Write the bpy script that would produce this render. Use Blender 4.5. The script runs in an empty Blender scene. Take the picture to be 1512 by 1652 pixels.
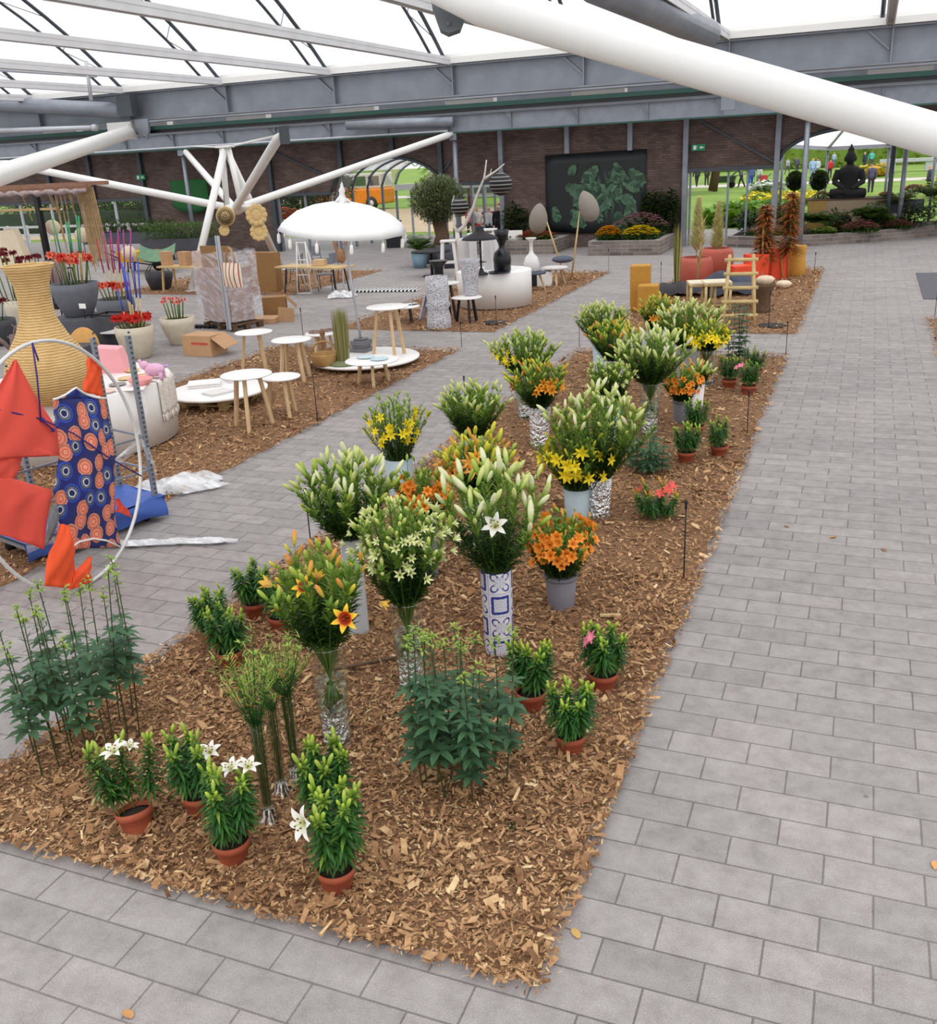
import bpy, math, random
import numpy as np
from mathutils import Vector, Matrix, Quaternion
from math import sin, cos, pi, radians, sqrt, atan2
rnd = random.Random(11)
col = bpy.context.scene.collection
scene = bpy.context.scene

# ------------------------------------------------------------------ camera
FPX, PITCH, ROLL, YAW, CAMH = 1552.1, radians(20.301), radians(-2.9154), radians(22.525), 3.4
fw = Vector((-sin(YAW)*cos(PITCH), cos(YAW)*cos(PITCH), -sin(PITCH)))
r0 = Vector((cos(YAW), sin(YAW), 0)); u0 = r0.cross(fw)
RV = r0*cos(ROLL)+u0*sin(ROLL); UV_ = -r0*sin(ROLL)+u0*cos(ROLL)
CAM = Vector((0, 0, CAMH))
cd = bpy.data.cameras.new('camera'); cam = bpy.data.objects.new('camera', cd); col.objects.link(cam)
cd.sensor_fit = 'VERTICAL'; cd.sensor_height = 36; cd.sensor_width = 36
cd.lens = FPX*36/1652; cd.clip_start = .05; cd.clip_end = 900
M = Matrix((RV, UV_, -fw)).transposed().to_4x4(); M.translation = CAM
cam.matrix_world = M; scene.camera = cam

# surveying helpers: where a sight line of the photograph meets the ground / an upright plane
def ray(x, y): return fw+RV*((x-756)/FPX)-UV_*((y-826)/FPX)
def G(x, y, h=0.):
    d = ray(x, y); return CAM+d*((h-CAMH)/d.z)
def PY(x, y, Y):
    d = ray(x, y); return CAM+d*(Y/d.y)
def PX(x, y, X):
    d = ray(x, y); return CAM+d*(X/d.x)
def proj(p):
    q = Vector(p)-CAM; z = q.dot(fw); return (756+FPX*q.dot(RV)/z, 826-FPX*q.dot(UV_)/z, z)
def hgt(b, ty):
    lo, hi = 0., 9.
    for _ in range(40):
        m = (lo+hi)/2
        if proj(b+Vector((0, 0, m)))[1] > ty: lo = m
        else: hi = m
    return lo
def ppm(p): return FPX/proj(p)[2]

# ------------------------------------------------------------------ materials
class NG:
    def __init__(s, name):
        s.m = bpy.data.materials.new(name); s.m.use_nodes = True; s.t = s.m.node_tree
        s.b = s.t.nodes['Principled BSDF']; s.o = s.t.nodes['Material Output']
    def n(s, ty, **kw):
        nd = s.t.nodes.new('ShaderNode'+ty)
        for k, v in kw.items():
            if k.startswith('i_'):
                key = k[2:]; key = int(key) if key.isdigit() else key.replace('_', ' ')
                s.put(nd.inputs[key], v)
            else: setattr(nd, k, v)
        return nd
    def put(s, sock, v):
        if isinstance(v, bpy.types.NodeSocket): s.t.links.new(v, sock)
        elif hasattr(v, 'outputs'): s.t.links.new(v.outputs[0], sock)
        else:
            if isinstance(v, (tuple, list)) and len(v) == 3 and sock.type == 'RGBA': v = (*v, 1)
            sock.default_value = v
    def math(s, op, a, b=None, c=None):
        nd = s.n('Math', operation=op); s.put(nd.inputs[0], a)
        if b is not None: s.put(nd.inputs[1], b)
        if c is not None: s.put(nd.inputs[2], c)
        return nd.outputs[0]
    def mix(s, f, a, b, blend='MIX'):
        nd = s.n('Mix', data_type='RGBA', blend_type=blend)
        s.put(nd.inputs[0], f); s.put(nd.inputs[6], a); s.put(nd.inputs[7], b); return nd.outputs[2]
    def ramp(s, f, stops, interp='LINEAR'):
        nd = s.n('ValToRGB'); r = nd.color_ramp; r.interpolation = interp
        while len(r.elements) < len(stops): r.elements.new(.5)
        for e, (p, c) in zip(r.elements, stops):
            e.position = p; e.color = (*c, 1) if len(c) == 3 else c
        s.put(nd.inputs[0], f); return nd.outputs[0]
    def coord(s, w='Object'): return s.n('TexCoord').outputs[w]
    def xyz(s, v):
        nd = s.n('SeparateXYZ'); s.put(nd.inputs[0], v); return nd.outputs
    def comb(s, x, y, z):
        nd = s.n('CombineXYZ')
        for i, v in enumerate((x, y, z)): s.put(nd.inputs[i], v)
        return nd.outputs[0]
    def noise(s, scale, detail=3, v=None, out=0, rough=.5):
        nd = s.n('TexNoise'); nd.inputs['Scale'].default_value = scale; nd.inputs['Detail'].default_value = detail
        nd.inputs['Roughness'].default_value = rough
        s.put(nd.inputs['Vector'], v if v is not None else s.coord()); return nd.outputs[out]
    def bump(s, h, strength=.3, dist=.01):
        nd = s.n('Bump'); nd.inputs['Strength'].default_value = strength; nd.inputs['Distance'].default_value = dist
        s.put(nd.inputs['Height'], h); s.put(s.b.inputs['Normal'], nd.outputs[0]); return nd
    def base(s, c): s.put(s.b.inputs['Base Color'], c)
    def set(s, **kw):
        for k, v in kw.items(): s.put(s.b.inputs[k.replace('_', ' ')], v)
def lin(c):
    return tuple((v/255/12.92 if v/255 <= .04045 else ((v/255+.055)/1.055)**2.4) for v in c)
def sc(c, k): return tuple(min(1, v*k) for v in c)
MATS = {}
def mat(name, rgb, rough=.6, metal=0, var=.15, scale=6, bump=0, bscale=40, spec=.4):
    """plain surface with a soft procedural variation; rgb as seen in sRGB 0-255"""
    if name in MATS: return MATS[name]
    g = NG(name); c = lin(rgb)
    f = g.noise(scale, 4)
    g.base(g.ramp(f, [(.25, sc(c, 1-var)), (.75, sc(c, 1+var))]))
    g.set(Roughness=rough, Metallic=metal, Specular_IOR_Level=spec)
    if bump: g.bump(g.noise(bscale, 4), bump, .01)
    MATS[name] = g.m; return g.m
def leafmat(name, a, b, trans=.25, rough=.45):
    g = NG(name); rr = g.n('NewGeometry').outputs['Random Per Island']
    c = g.mix(rr, lin(a), lin(b)); g.base(c); g.set(Roughness=rough, Specular_IOR_Level=.35)
    tr = g.n('BsdfTranslucent'); g.put(tr.inputs[0], g.mix(.5, c, (.35, .5, .05)))
    mx = g.n('MixShader'); mx.inputs[0].default_value = trans
    g.put(mx.inputs[1], g.b.outputs[0]); g.put(mx.inputs[2], tr.outputs[0]); g.put(g.o.inputs[0], mx.outputs[0])
    MATS[name] = g.m; return g.m
def radmat(name, stops, R, trans=.2, axis='r', spots=None):
    """petal / bud: colour runs along the distance from the flower axis (or along its length)"""
    g = NG(name); x, y, z = g.xyz(g.coord())
    if axis == 'r': d = g.math('SQRT', g.math('ADD', g.math('MULTIPLY', x, x), g.math('MULTIPLY', y, y)))
    else: d = z
    f = g.math('DIVIDE', d, R)
    f = g.math('ADD', f, g.math('MULTIPLY', g.math('SUBTRACT', g.noise(60), .5), .12))
    c = g.ramp(f, [(p, lin(k)) for p, k in stops]); g.base(c); g.set(Roughness=.5, Specular_IOR_Level=.3)
    tr = g.n('BsdfTranslucent'); g.put(tr.inputs[0], c)
    mx = g.n('MixShader'); mx.inputs[0].default_value = trans
    g.put(mx.inputs[1], g.b.outputs[0]); g.put(mx.inputs[2], tr.outputs[0]); g.put(g.o.inputs[0], mx.outputs[0])
    MATS[name] = g.m; return g.m
def glassmat(name, tint=(.93, .97, .95), body=.06, rough=.02):
    g = NG(name)
    t = g.n('BsdfTransparent'); t.inputs[0].default_value = (*tint, 1)
    gl = g.n('BsdfGlossy'); gl.inputs['Roughness'].default_value = rough
    lw = g.n('LayerWeight'); lw.inputs[0].default_value = .3
    f = g.math('MULTIPLY_ADD', lw.outputs['Facing'], .45, body)
    mx = g.n('MixShader'); g.put(mx.inputs[0], f); g.put(mx.inputs[1], t.outputs[0]); g.put(mx.inputs[2], gl.outputs[0])
    g.put(g.o.inputs[0], mx.outputs[0]); MATS[name] = g.m; return g.m
def filmmat(name, colr=(.9, .9, .92), alpha=.35, rough=.15):
    g = NG(name); _x, _y, _z = g.xyz(g.coord()); f = g.ramp(g.noise(3.2, 3, g.comb(g.math('MULTIPLY', g.math('ADD', _x, _y), 1.6), _y, g.math('MULTIPLY', g.math('ADD', _z, g.math('MULTIPLY', _x, .5)), 4)), rough=.55), [(.42, (alpha*.5,)*3), (.7, (min(1, alpha*1.8),)*3)])
    t = g.n('BsdfTransparent'); g.base(colr); g.set(Roughness=rough, Specular_IOR_Level=.8)
    g.bump(g.noise(7, 3, rough=.5), .7, .04)
    mx = g.n('MixShader'); g.put(mx.inputs[0], f); g.put(mx.inputs[1], t.outputs[0]); g.put(mx.inputs[2], g.b.outputs[0])
    g.put(g.o.inputs[0], mx.outputs[0]); MATS[name] = g.m; return g.m

# ------------------------------------------------------------------ mesh builder
def align(d, up=(0, 0, 1)):
    d = Vector(d).normalized(); return d.to_track_quat('Z', 'Y').to_matrix()
class MB:
    def __init__(s): s.v = []; s.f = []; s.mi = []; s.sm = []
    def add(s, vs, fs, m=0, smooth=True, X=None):
        o = len(s.v)
        if X is not None: vs = [X @ Vector(p) for p in vs]
        s.v.extend(tuple(p) for p in vs)
        for f in fs: s.f.append(tuple(i+o for i in f)); s.mi.append(m); s.sm.append(smooth)
        return s
    def box(s, c, d, m=0, X=None, rz=0, taper=1):
        x, y, z = d[0]/2, d[1]/2, d[2]/2
        vs = [(-x, -y, -z), (x, -y, -z), (x, y, -z), (-x, y, -z)]+[(a*taper, b*taper, z) for a, b in ((-x, -y), (x, -y), (x, y), (-x, y))]
        T = Matrix.Translation(c) @ Matrix.Rotation(rz, 4, 'Z')
        if X is not None: T = X @ T
        return s.add(vs, [(3, 2, 1, 0), (4, 5, 6, 7), (0, 1, 5, 4), (1, 2, 6, 5), (2, 3, 7, 6), (3, 0, 4, 7)], m, False, T)
    def bar(s, a, b, w, h=None, m=0, up=(0, 0, 1)):
        a, b = Vector(a), Vector(b); d = b-a; L = d.length
        if L < 1e-6: return s
        z = d/L; u = Vector(up)
        if abs(z.dot(u)) > .99: u = Vector((0, 1, 0))
        x = u.cross(z).normalized(); y = z.cross(x)
        R = Matrix((x, y, z)).transposed().to_4x4(); R.translation = (a+b)/2
        return s.box((0, 0, 0), (w, h or w, L), m, R)
    def tube(s, pts, r, seg=8, m=0, cap=True, smooth=True):
        pts = [Vector(p) for p in pts]; n = len(pts)
        rs = r if isinstance(r, (list, tuple)) else [r]*n
        vs = []; u = None
        for i, p in enumerate(pts):
            t = (pts[min(i+1, n-1)]-pts[max(i-1, 0)])
            if t.length < 1e-9: t = Vector((0, 0, 1))
            t.normalize()
            if u is None: u = t.orthogonal().normalized()
            else:
                u = u-t*u.dot(t)
                u = u.normalized() if u.length > 1e-6 else t.orthogonal().normalized()
            w = t.cross(u)
            for k in range(seg):
                a = 2*pi*k/seg; vs.append(p+(u*cos(a)+w*sin(a))*rs[i])
        fs = [(i*seg+k, i*seg+(k+1) % seg, (i+1)*seg+(k+1) % seg, (i+1)*seg+k) for i in range(n-1) for k in range(seg)]
        if cap: fs += [tuple(range(seg-1, -1, -1)), tuple((n-1)*seg+k for k in range(seg))]
        return s.add(vs, fs, m, smooth)
    def lathe(s, prof, seg=24, c=(0, 0, 0), m=0, X=None, wob=None, smooth=True, sx=1, sy=1):
        vs = []; n = len(prof)
        for i, (r, z) in enumerate(prof):
            for k in range(seg):
                a = 2*pi*k/seg; q = r*(wob(a, z) if wob else 1)
                vs.append((c[0]+q*cos(a)*sx, c[1]+q*sin(a)*sy, c[2]+z))
        fs = [(i*seg+k, i*seg+(k+1) % seg, (i+1)*seg+(k+1) % seg, (i+1)*seg+k) for i in range(n-1) for k in range(seg)]
        if prof[0][0] > 1e-4: fs.append(tuple(range(seg-1, -1, -1)))
        if prof[-1][0] > 1e-4: fs.append(tuple((n-1)*seg+k for k in range(seg)))
        return s.add(vs, fs, m, smooth, X)
    def ball(s, c, r, seg=12, rings=8, m=0, sx=1, sy=1, sz=1, X=None):
        return s.lathe([(max(1e-5, r*sin(pi*i/rings)), -r*cos(pi*i/rings)*sz) for i in range(rings+1)], seg, c, m, X, sx=sx, sy=sy)
    def leaf(s, b, d, L, w, droop=.3, m=0, seg=3, fold=.25, side=None):
        """a lance-shaped blade from b along d, arching down by droop"""
        d = Vector(d).normalized(); b = Vector(b)
        x = side if side is not None else d.cross(Vector((0, 0, 1)))
        x = x.normalized() if x.length > 1e-3 else Vector((1, 0, 0))
        vs = []; up = x.cross(d)
        for i in range(seg+1):
            t = i/seg; p = b+d*(L*t)-Vector((0, 0, 1))*(droop*L*t*t)
            ww = w*.5*(sin(pi*min(1, .12+.88*t))**.8) if i < seg else 0
            if i == seg: vs.append(p)
            else: vs += [p-x*ww+up*ww*fold, p-up*ww*fold*.3, p+x*ww+up*ww*fold]
        fs = []
        for i in range(seg-1):
            o = i*3; fs += [(o, o+1, o+4, o+3), (o+1, o+2, o+5, o+4)]
        o = (seg-1)*3; fs += [(o, o+1, o+3), (o+1, o+2, o+3)]
        return s.add(vs, fs, m)
    def quadgrid(s, fn, nu, nv, m=0, smooth=True):
        vs = [fn(i/nu, j/nv) for j in range(nv+1) for i in range(nu+1)]
        return s.add(vs, [(j*(nu+1)+i, j*(nu+1)+i+1, (j+1)*(nu+1)+i+1, (j+1)*(nu+1)+i) for j in range(nv) for i in range(nu)], m, smooth)
    def poly(s, pts, m=0): return s.add(pts, [tuple(range(len(pts)))], m, False)
    def prism(s, pts, dv, m=0):
        n = len(pts); dv = Vector(dv)
        vs = [Vector(p) for p in pts]+[Vector(p)+dv for p in pts]
        return s.add(vs, [tuple(range(n-1, -1, -1)), tuple(range(n, 2*n))]+[(i, (i+1) % n, n+(i+1) % n, n+i) for i in range(n)], m, False)
    def mesh(s, name, ms):
        me = bpy.data.meshes.new(name); me.from_pydata(s.v, [], s.f)
        for m in (ms if isinstance(ms, (list, tuple)) else [ms]): me.materials.append(m)
        me.polygons.foreach_set('material_index', s.mi); me.polygons.foreach_set('use_smooth', s.sm)
        me.update(); return me
def link(name, data, parent=None):
    o = bpy.data.objects.new(name, data); col.objects.link(o)
    if parent is not None: o.parent = parent
    return o
def part(mb, name, ms, parent, label=None, bevel=0, solid=0):
    o = link(name, mb.mesh(name, ms) if isinstance(mb, MB) else mb, parent)
    if label: o['label'] = label
    mods(o, bevel, solid); return o
def mods(o, bevel, solid):
    if solid:
        md = o.modifiers.new('thickness', 'SOLIDIFY'); md.thickness = solid; md.offset = 0
    if bevel:
        md = o.modifiers.new('edges', 'BEVEL'); md.width = bevel; md.segments = 2; md.limit_method = 'ANGLE'
def tag(o, label, cat, group=None, kind=None):
    o['label'] = label; o['category'] = cat
    if group: o['group'] = group
    if kind: o['kind'] = kind
    return o
def thing(name, label, cat, loc=(0, 0, 0), rz=0, group=None):
    o = link(name, None); o.location = loc; o.rotation_euler = (0, 0, rz); o.empty_display_size = .1
    return tag(o, label, cat, group)
def solo(mb, name, ms, label, cat, loc=(0, 0, 0), rz=0, group=None, bevel=0, solid=0):
    o = part(mb, name, ms, None, None, bevel, solid); o.location = loc; o.rotation_euler = (0, 0, rz)
    return tag(o, label, cat, group)
def struct(mb, name, ms, bevel=0, solid=0, smooth=False):
    o = part(mb, name, ms, None, None, bevel, solid); o['kind'] = 'structure'; return o
def stuff(mb, name, ms, label, cat):
    o = part(mb, name, ms, None); tag(o, label, cat); o['kind'] = 'stuff'; return o
def dup(root, loc=None, rz=None, label=None, group=None, scale=None):
    def cp(o, par):
        c = o.copy(); col.objects.link(c)
        if par is not None: c.parent = par
        for ch in list(o.children): cp(ch, c)
        return c
    r = cp(root, None)
    if loc is not None: r.location = loc
    if rz is not None: r.rotation_euler[2] = rz
    if scale: r.scale = (scale,)*3
    if label: r['label'] = label
    if group: r['group'] = group
    return r
# ------------------------------------------------------------------ named materials
steel = mat('galvanised_steel', (136, 141, 150), .45, .35, .14, 3)
steel_dark = mat('dark_steel', (74, 80, 86), .5, .3, .12, 3)
steel_light = mat('pale_steel', (186, 190, 196), .4, .3, .08, 3)
white_tube = mat('white_painted_steel', (232, 231, 228), .35, 0, .03, 2)
green_paint = mat('green_rail_paint', (44, 82, 74), .5, 0, .1, 3)
black = mat('black_lacquer', (24, 22, 26), .3, 0, .1)
blackm = mat('black_matt', (34, 33, 37), .7, 0, .1)
white = mat('white_lacquer', (240, 238, 236), .45, 0, .02)
whitew = mat('white_painted_wood', (226, 224, 224), .5, 0, .04)
terracotta = mat('terracotta', (158, 78, 52), .75, 0, .14, 14, .15, 60)
soil = mat('potting_soil', (44, 34, 27), .95, 0, .3, 50, .8, 60)
mulch_base = mat('mulch_base', (132, 98, 70), .95, 0, .3, 30, 1, 30)
tubgrey = mat('grey_concrete_tub', (104, 106, 114), .8, 0, .08, 8)
tubdark = mat('dark_grey_tub', (72, 73, 80), .7, 0, .08, 8)
cream_pot = mat('cream_urn', (208, 197, 176), .7, 0, .07, 8)
cardb = mat('cardboard', (190, 150, 112), .8, 0, .07, 7)
cardb2 = mat('brown_cardboard', (150, 112, 70), .8, 0, .07, 7)
oak = mat('pale_oak', (208, 178, 138), .55, 0, .1, 9)
pine = mat('weathered_pine', (196, 168, 120), .7, 0, .13, 9)
bark = mat('bark_brown', (98, 76, 58), .9, 0, .25, 12, .6, 40)
bamboo = mat('bamboo', (204, 180, 126), .6, 0, .14, 10)
redpaint = mat('vermilion_paint', (232, 78, 42), .45, 0, .05)
rosepot = mat('rose_terracotta_glaze', (178, 88, 72), .6, 0, .07)
mustard = mat('mustard_weave', (192, 140, 58), .8, 0, .15, 30, .4, 60)
pinkp = mat('pink_plastic', (240, 170, 178), .4, 0, .03)
lilac = mat('lilac_plastic', (226, 176, 206), .4, 0, .05)
bluepot = mat('pale_blue_pot', (128, 158, 178), .6, 0, .06)
greybucket = mat('grey_plastic_bucket', (112, 108, 116), .5, 0, .04)
palebucket = mat('zinc_blue_vase', (176, 192, 200), .5, .1, .07, 8)
greywhite = mat('pale_grey_vase', (186, 188, 192), .6, 0, .05)
navy = mat('navy_cloth', (66, 70, 84), .9, 0, .15, 9, .4, 20)
fur = mat('grey_fur', (86, 92, 106), 1, 0, .25, 40, 1, 80)
stone = mat('statue_stone', (44, 44, 46), .8, 0, .2, 9, .4, 30)
hessian = mat('straw_weave', (214, 182, 126), .8, 0, .12, 25, .4, 90)
rust = mat('rust_fern', (150, 78, 40), .8, 0, .2, 9)
dry = mat('dry_grass', (172, 150, 96), .8, 0, .2, 9)
skin = mat('skin', (206, 160, 136), .6, 0, .05)
signgreen = mat('exit_green', (20, 140, 96), .5, 0, .03)
paper = mat('white_paper', (240, 238, 232), .8, 0, .02)
lampcream = mat('paper_lantern_cream', (226, 208, 182), .8, 0, .05)
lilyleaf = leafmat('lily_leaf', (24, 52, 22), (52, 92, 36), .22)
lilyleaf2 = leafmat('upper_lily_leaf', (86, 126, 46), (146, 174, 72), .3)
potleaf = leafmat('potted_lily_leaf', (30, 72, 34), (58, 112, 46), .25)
stemg = leafmat('green_stem', (84, 116, 52), (110, 140, 62), .1)
martleaf = leafmat('whorled_leaf', (48, 84, 62), (78, 116, 82), .22, .5)
bushleaf = leafmat('bush_leaf', (34, 66, 28), (74, 112, 46), .25)
darkleaf = leafmat('dark_leaf', (20, 40, 22), (44, 70, 36), .2)
oliveleaf = leafmat('olive_leaf', (78, 88, 62), (118, 126, 92), .2)
freshleaf = leafmat('fresh_leaf', (96, 140, 40), (150, 182, 70), .35)
headg = leafmat('flower_head_green', (128, 160, 62), (176, 196, 96), .3)
fernrust = leafmat('rust_frond', (122, 58, 26), (176, 98, 46), .25)
chips = None

# floor: long grey pavers in half bond
def paver_mat():
    g = NG('grey_pavers'); v = g.coord()
    x, y, z = g.xyz(v)
    v2 = g.comb(g.math('ADD', x, .156), g.math('ADD', y, -.06), 0)
    br = g.n('TexBrick', offset=.5, offset_frequency=2); g.put(br.inputs['Vector'], v2)
    for k, q in (('Color1', lin((160, 154, 152))), ('Color2', lin((143, 138, 137))), ('Mortar', lin((100, 94, 91)))): g.put(br.inputs[k], q)
    for k, q in (('Scale', 1), ('Mortar Size', .0055), ('Mortar Smooth', .3), ('Bias', 0), ('Brick Width', .459), ('Row Height', .2225)): br.inputs[k].default_value = q
    n1 = g.noise(.35, 4, v); n2 = g.noise(7, 6, v, rough=.7); n3 = g.noise(160, 3, v)
    c = g.mix(g.math('MULTIPLY', n1, .5), br.outputs[0], g.ramp(n1, [(.3, lin((132, 128, 128))), (.7, lin((172, 165, 163)))]))
    c = g.mix(.42, c, g.ramp(n2, [(.3, (.16, .16, .16)), (.5, (.5, .5, .5)), (.75, (.85, .85, .85))]), 'SOFT_LIGHT')
    c = g.mix(.55, c, g.ramp(n3, [(.3, (.2, .2, .2)), (.7, (.8, .8, .8))]), 'SOFT_LIGHT')
    sp = g.n('TexVoronoi'); sp.inputs['Scale'].default_value = 3.2; g.put(sp.inputs['Vector'], v)
    spot = g.math('MULTIPLY', g.math('LESS_THAN', g.math('ADD', sp.outputs['Distance'], g.math('MULTIPLY', n2, .1)), .1), g.math('GREATER_THAN', g.xyz(sp.outputs['Color'])[0], .72))
    c = g.mix(g.math('MULTIPLY', spot, .45), c, lin((78, 70, 64)))
    g.base(c); g.set(Roughness=.85, Specular_IOR_Level=.25)
    h = g.math('MULTIPLY_ADD', n3, .12, g.math('SUBTRACT', 1, br.outputs['Fac'])); g.bump(h, .5, .012)
    return g.m
def brick_mat(name, a, b, mo, w=.26, h=.085, swap=True):
    g = NG(name); x, y, z = g.xyz(g.coord()); v = g.comb(g.math('ADD', x, y), z, 0)
    br = g.n('TexBrick', offset=.5); g.put(br.inputs['Vector'], v)
    for k, q in (('Color1', lin(a)), ('Color2', lin(b)), ('Mortar', lin(mo))): g.put(br.inputs[k], q)
    for k, q in (('Scale', 1), ('Mortar Size', .008), ('Brick Width', w), ('Row Height', h), ('Bias', 0)): br.inputs[k].default_value = q
    c = g.mix(.5, br.outputs[0], g.ramp(g.noise(1.2, 5), [(.3, (.2, .2, .2)), (.7, (.75, .75, .75))]), 'SOFT_LIGHT')
    g.base(c); g.set(Roughness=.9, Specular_IOR_Level=.2); g.bump(g.math('SUBTRACT', 1, br.outputs['Fac']), .5, .01); return g.m
pavers = paver_mat()
brickw = brick_mat('shaded_brick', (116, 98, 92), (94, 80, 76), (88, 76, 72))  # brick colour darkened to stand in for shade from the roof edge
brickp = brick_mat('planter_brick', (136, 124, 118), (104, 96, 92), (150, 146, 142), .42, .12)
def chip_mat():
    g = NG('wood_chips'); rr = g.n('NewGeometry').outputs['Random Per Island']
    c = g.ramp(rr, [(0, lin((104, 74, 52))), (.25, lin((146, 108, 76))), (.6, lin((172, 132, 94))), (.9, lin((192, 154, 112))), (1, lin((222, 194, 150)))])
    c = g.mix(.5, c, g.ramp(g.noise(30, 4), [(.3, (.2, .2, .2)), (.7, (.75, .75, .75))]), 'SOFT_LIGHT')
    pos = g.n('NewGeometry').outputs['Position']
    far = g.ramp(g.noise(.7, 3, pos), [(.35, (.38, .38, .38)), (.65, (.62, .62, .62))])
    c = g.mix(.8, c, far, 'SOFT_LIGHT')
    g.base(c); g.set(Roughness=.8, Specular_IOR_Level=.25); return g.m
chipm = chip_mat()
def grass_mat():
    g = NG('lawn'); c = g.ramp(g.noise(.25, 5, g.n('NewGeometry').outputs['Position']), [(.3, lin((96, 130, 40))), (.7, lin((132, 160, 62)))])
    g.base(c); g.set(Roughness=.9); g.bump(g.noise(12, 4), .5, .1); return g.m
lawn_m = grass_mat()
foil = NG('crinkled_foil'); foil.set(Metallic=.8, Roughness=.27); foil.base((.93, .93, .95))
foil.bump(foil.noise(24, 2), 1, .09); foil = foil.m
glass = glassmat('clear_glass', (.93, .97, .95), .1); glass2 = glassmat('pane_glass', (.9, .93, .93), .0)
for _n in glass2.node_tree.nodes:
    if _n.type == 'MATH': _n.inputs[1].default_value = .12
glassthick = glassmat('thick_glass_base', (.85, .9, .9), .25)
water = glassmat('vase_water', (.86, .92, .84), .03)
roofglass = glassmat('roof_glazing', (.99, .99, 1.), .0)
for _n in roofglass.node_tree.nodes:
    if _n.type == 'LAYER_WEIGHT': roofglass.node_tree.nodes.remove(_n); break
for _n in roofglass.node_tree.nodes:
    if _n.type == 'MATH': _n.inputs[0].default_value = .06
frosted = NG('frosted_roof'); frosted.base((.95, .95, .95)); _t = frosted.n('BsdfTranslucent'); _t.inputs[0].default_value = (.97, .97, .97, 1); _m = frosted.n('MixShader'); _m.inputs[0].default_value = .85
frosted.put(_m.inputs[1], frosted.b.outputs[0]); frosted.put(_m.inputs[2], _t.outputs[0]); frosted.put(frosted.o.inputs[0], _m.outputs[0]); frosted = frosted.m
film = filmmat('stretch_film', (.92, .92, .94), .35)
filmdense = filmmat('crumpled_film', (.92, .92, .94), .6)
porchglass = glassmat('porch_glazing', (.72, .74, .72), .1)
def tile_mat():
    g = NG('blue_white_tiles'); x, y, z = g.xyz(g.coord())
    a = g.math('ARCTAN2', y, x); u = g.math('MULTIPLY', a, 4/(2*pi)*1.0); v = g.math('DIVIDE', z, .175)
    u = g.math('ADD', u, 5.13); v = g.math('ADD', v, 4)
    cu, cv = g.math('FLOOR', u), g.math('FLOOR', v)
    p, q = g.math('SUBTRACT', g.math('FRACT', u), .5), g.math('SUBTRACT', g.math('FRACT', v), .5)
    rr = g.math('SQRT', g.math('ADD', g.math('MULTIPLY', p, p), g.math('MULTIPLY', q, q)))
    ph = g.math('ARCTAN2', q, p); s2 = g.math('ABSOLUTE', g.math('SINE', g.math('MULTIPLY', ph, 2)))
    s4 = g.math('ABSOLUTE', g.math('SINE', g.math('MULTIPLY', ph, 4)))
    petal = g.math('LESS_THAN', g.math('ABSOLUTE', g.math('SUBTRACT', rr, g.math('MULTIPLY', s2, .5))), .045)
    petal2 = g.math('LESS_THAN', g.math('ABSOLUTE', g.math('SUBTRACT', rr, g.math('MULTIPLY', s4, .3))), .03)
    flower = g.math('MAXIMUM', petal, petal2)
    mx = g.math('MAXIMUM', g.math('ABSOLUTE', p), g.math('ABSOLUTE', q))
    sq = g.math('LESS_THAN', g.math('ABSOLUTE', g.math('SUBTRACT', mx, .34)), .055)
    lines = g.math('LESS_THAN', g.math('FRACT', g.math('MULTIPLY', g.math('ADD', mx, g.math('MULTIPLY', s4, .08)), 9)), .4)
    inner = g.math('MULTIPLY', lines, g.math('LESS_THAN', mx, .42))
    alt = g.math('MAXIMUM', sq, g.math('MULTIPLY', inner, .55))
    par = g.math('MODULO', g.math('ADD', cu, cv), 2); f = g.math('ADD', g.math('MULTIPLY', flower, par), g.math('MULTIPLY', alt, g.math('SUBTRACT', 1, par)))
    bord = g.math('GREATER_THAN', mx, .475)
    f = g.math('MAXIMUM', f, g.math('MULTIPLY', bord, .35)); f = g.math('MINIMUM', f, 1)
    g.base(g.mix(f, lin((222, 220, 226)), lin((52, 62, 140)))); g.set(Roughness=.3); return g.m
tilem = tile_mat()
def flowercloth():
    g = NG('floral_cloth'); v = g.coord()
    vo = g.n('TexVoronoi', feature='F1', voronoi_dimensions='2D'); vo.inputs['Scale'].default_value = 6.2; vo.inputs['Randomness'].default_value = .55
    vv = g.xyz(v); g.put(vo.inputs['Vector'], g.comb(vv[1], vv[2], 0))
    d = vo.outputs['Distance']; rc = g.xyz(vo.outputs['Color'])[0]
    w = g.math('MULTIPLY', g.math('SUBTRACT', g.noise(45, 2, v), .5), .09); d = g.math('ADD', d, w)
    coral = g.ramp(d, [(0, lin((190, 60, 50))), (.07, lin((250, 190, 160))), (.13, lin((214, 92, 74))), (.27, lin((240, 150, 120))), (.36, lin((170, 90, 70))), (.44, lin((232, 150, 124))), (.5, lin((34, 40, 96)))])
    blue = g.ramp(d, [(0, lin((24, 28, 70))), (.15, lin((30, 34, 90))), (.2, lin((226, 232, 240))), (.25, lin((40, 50, 90))), (.33, lin((120, 120, 130))), (.37, lin((20, 24, 60))), (.45, lin((46, 84, 190))), (.52, lin((30, 36, 110)))])
    g.base(g.mix(g.math('GREATER_THAN', rc, .42), blue, coral)); g.set(Roughness=.8); return g.m
floral = flowercloth()
redcloth = mat('coral_red_cloth', (226, 82, 68), .8, 0, .05, 3)
orangecloth = mat('orange_cloth', (236, 88, 44), .8, 0, .07, 5)
bluecloth = mat('blue_plastic_sheet', (66, 98, 176), .5, 0, .12, 5, .4, 12)
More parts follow.
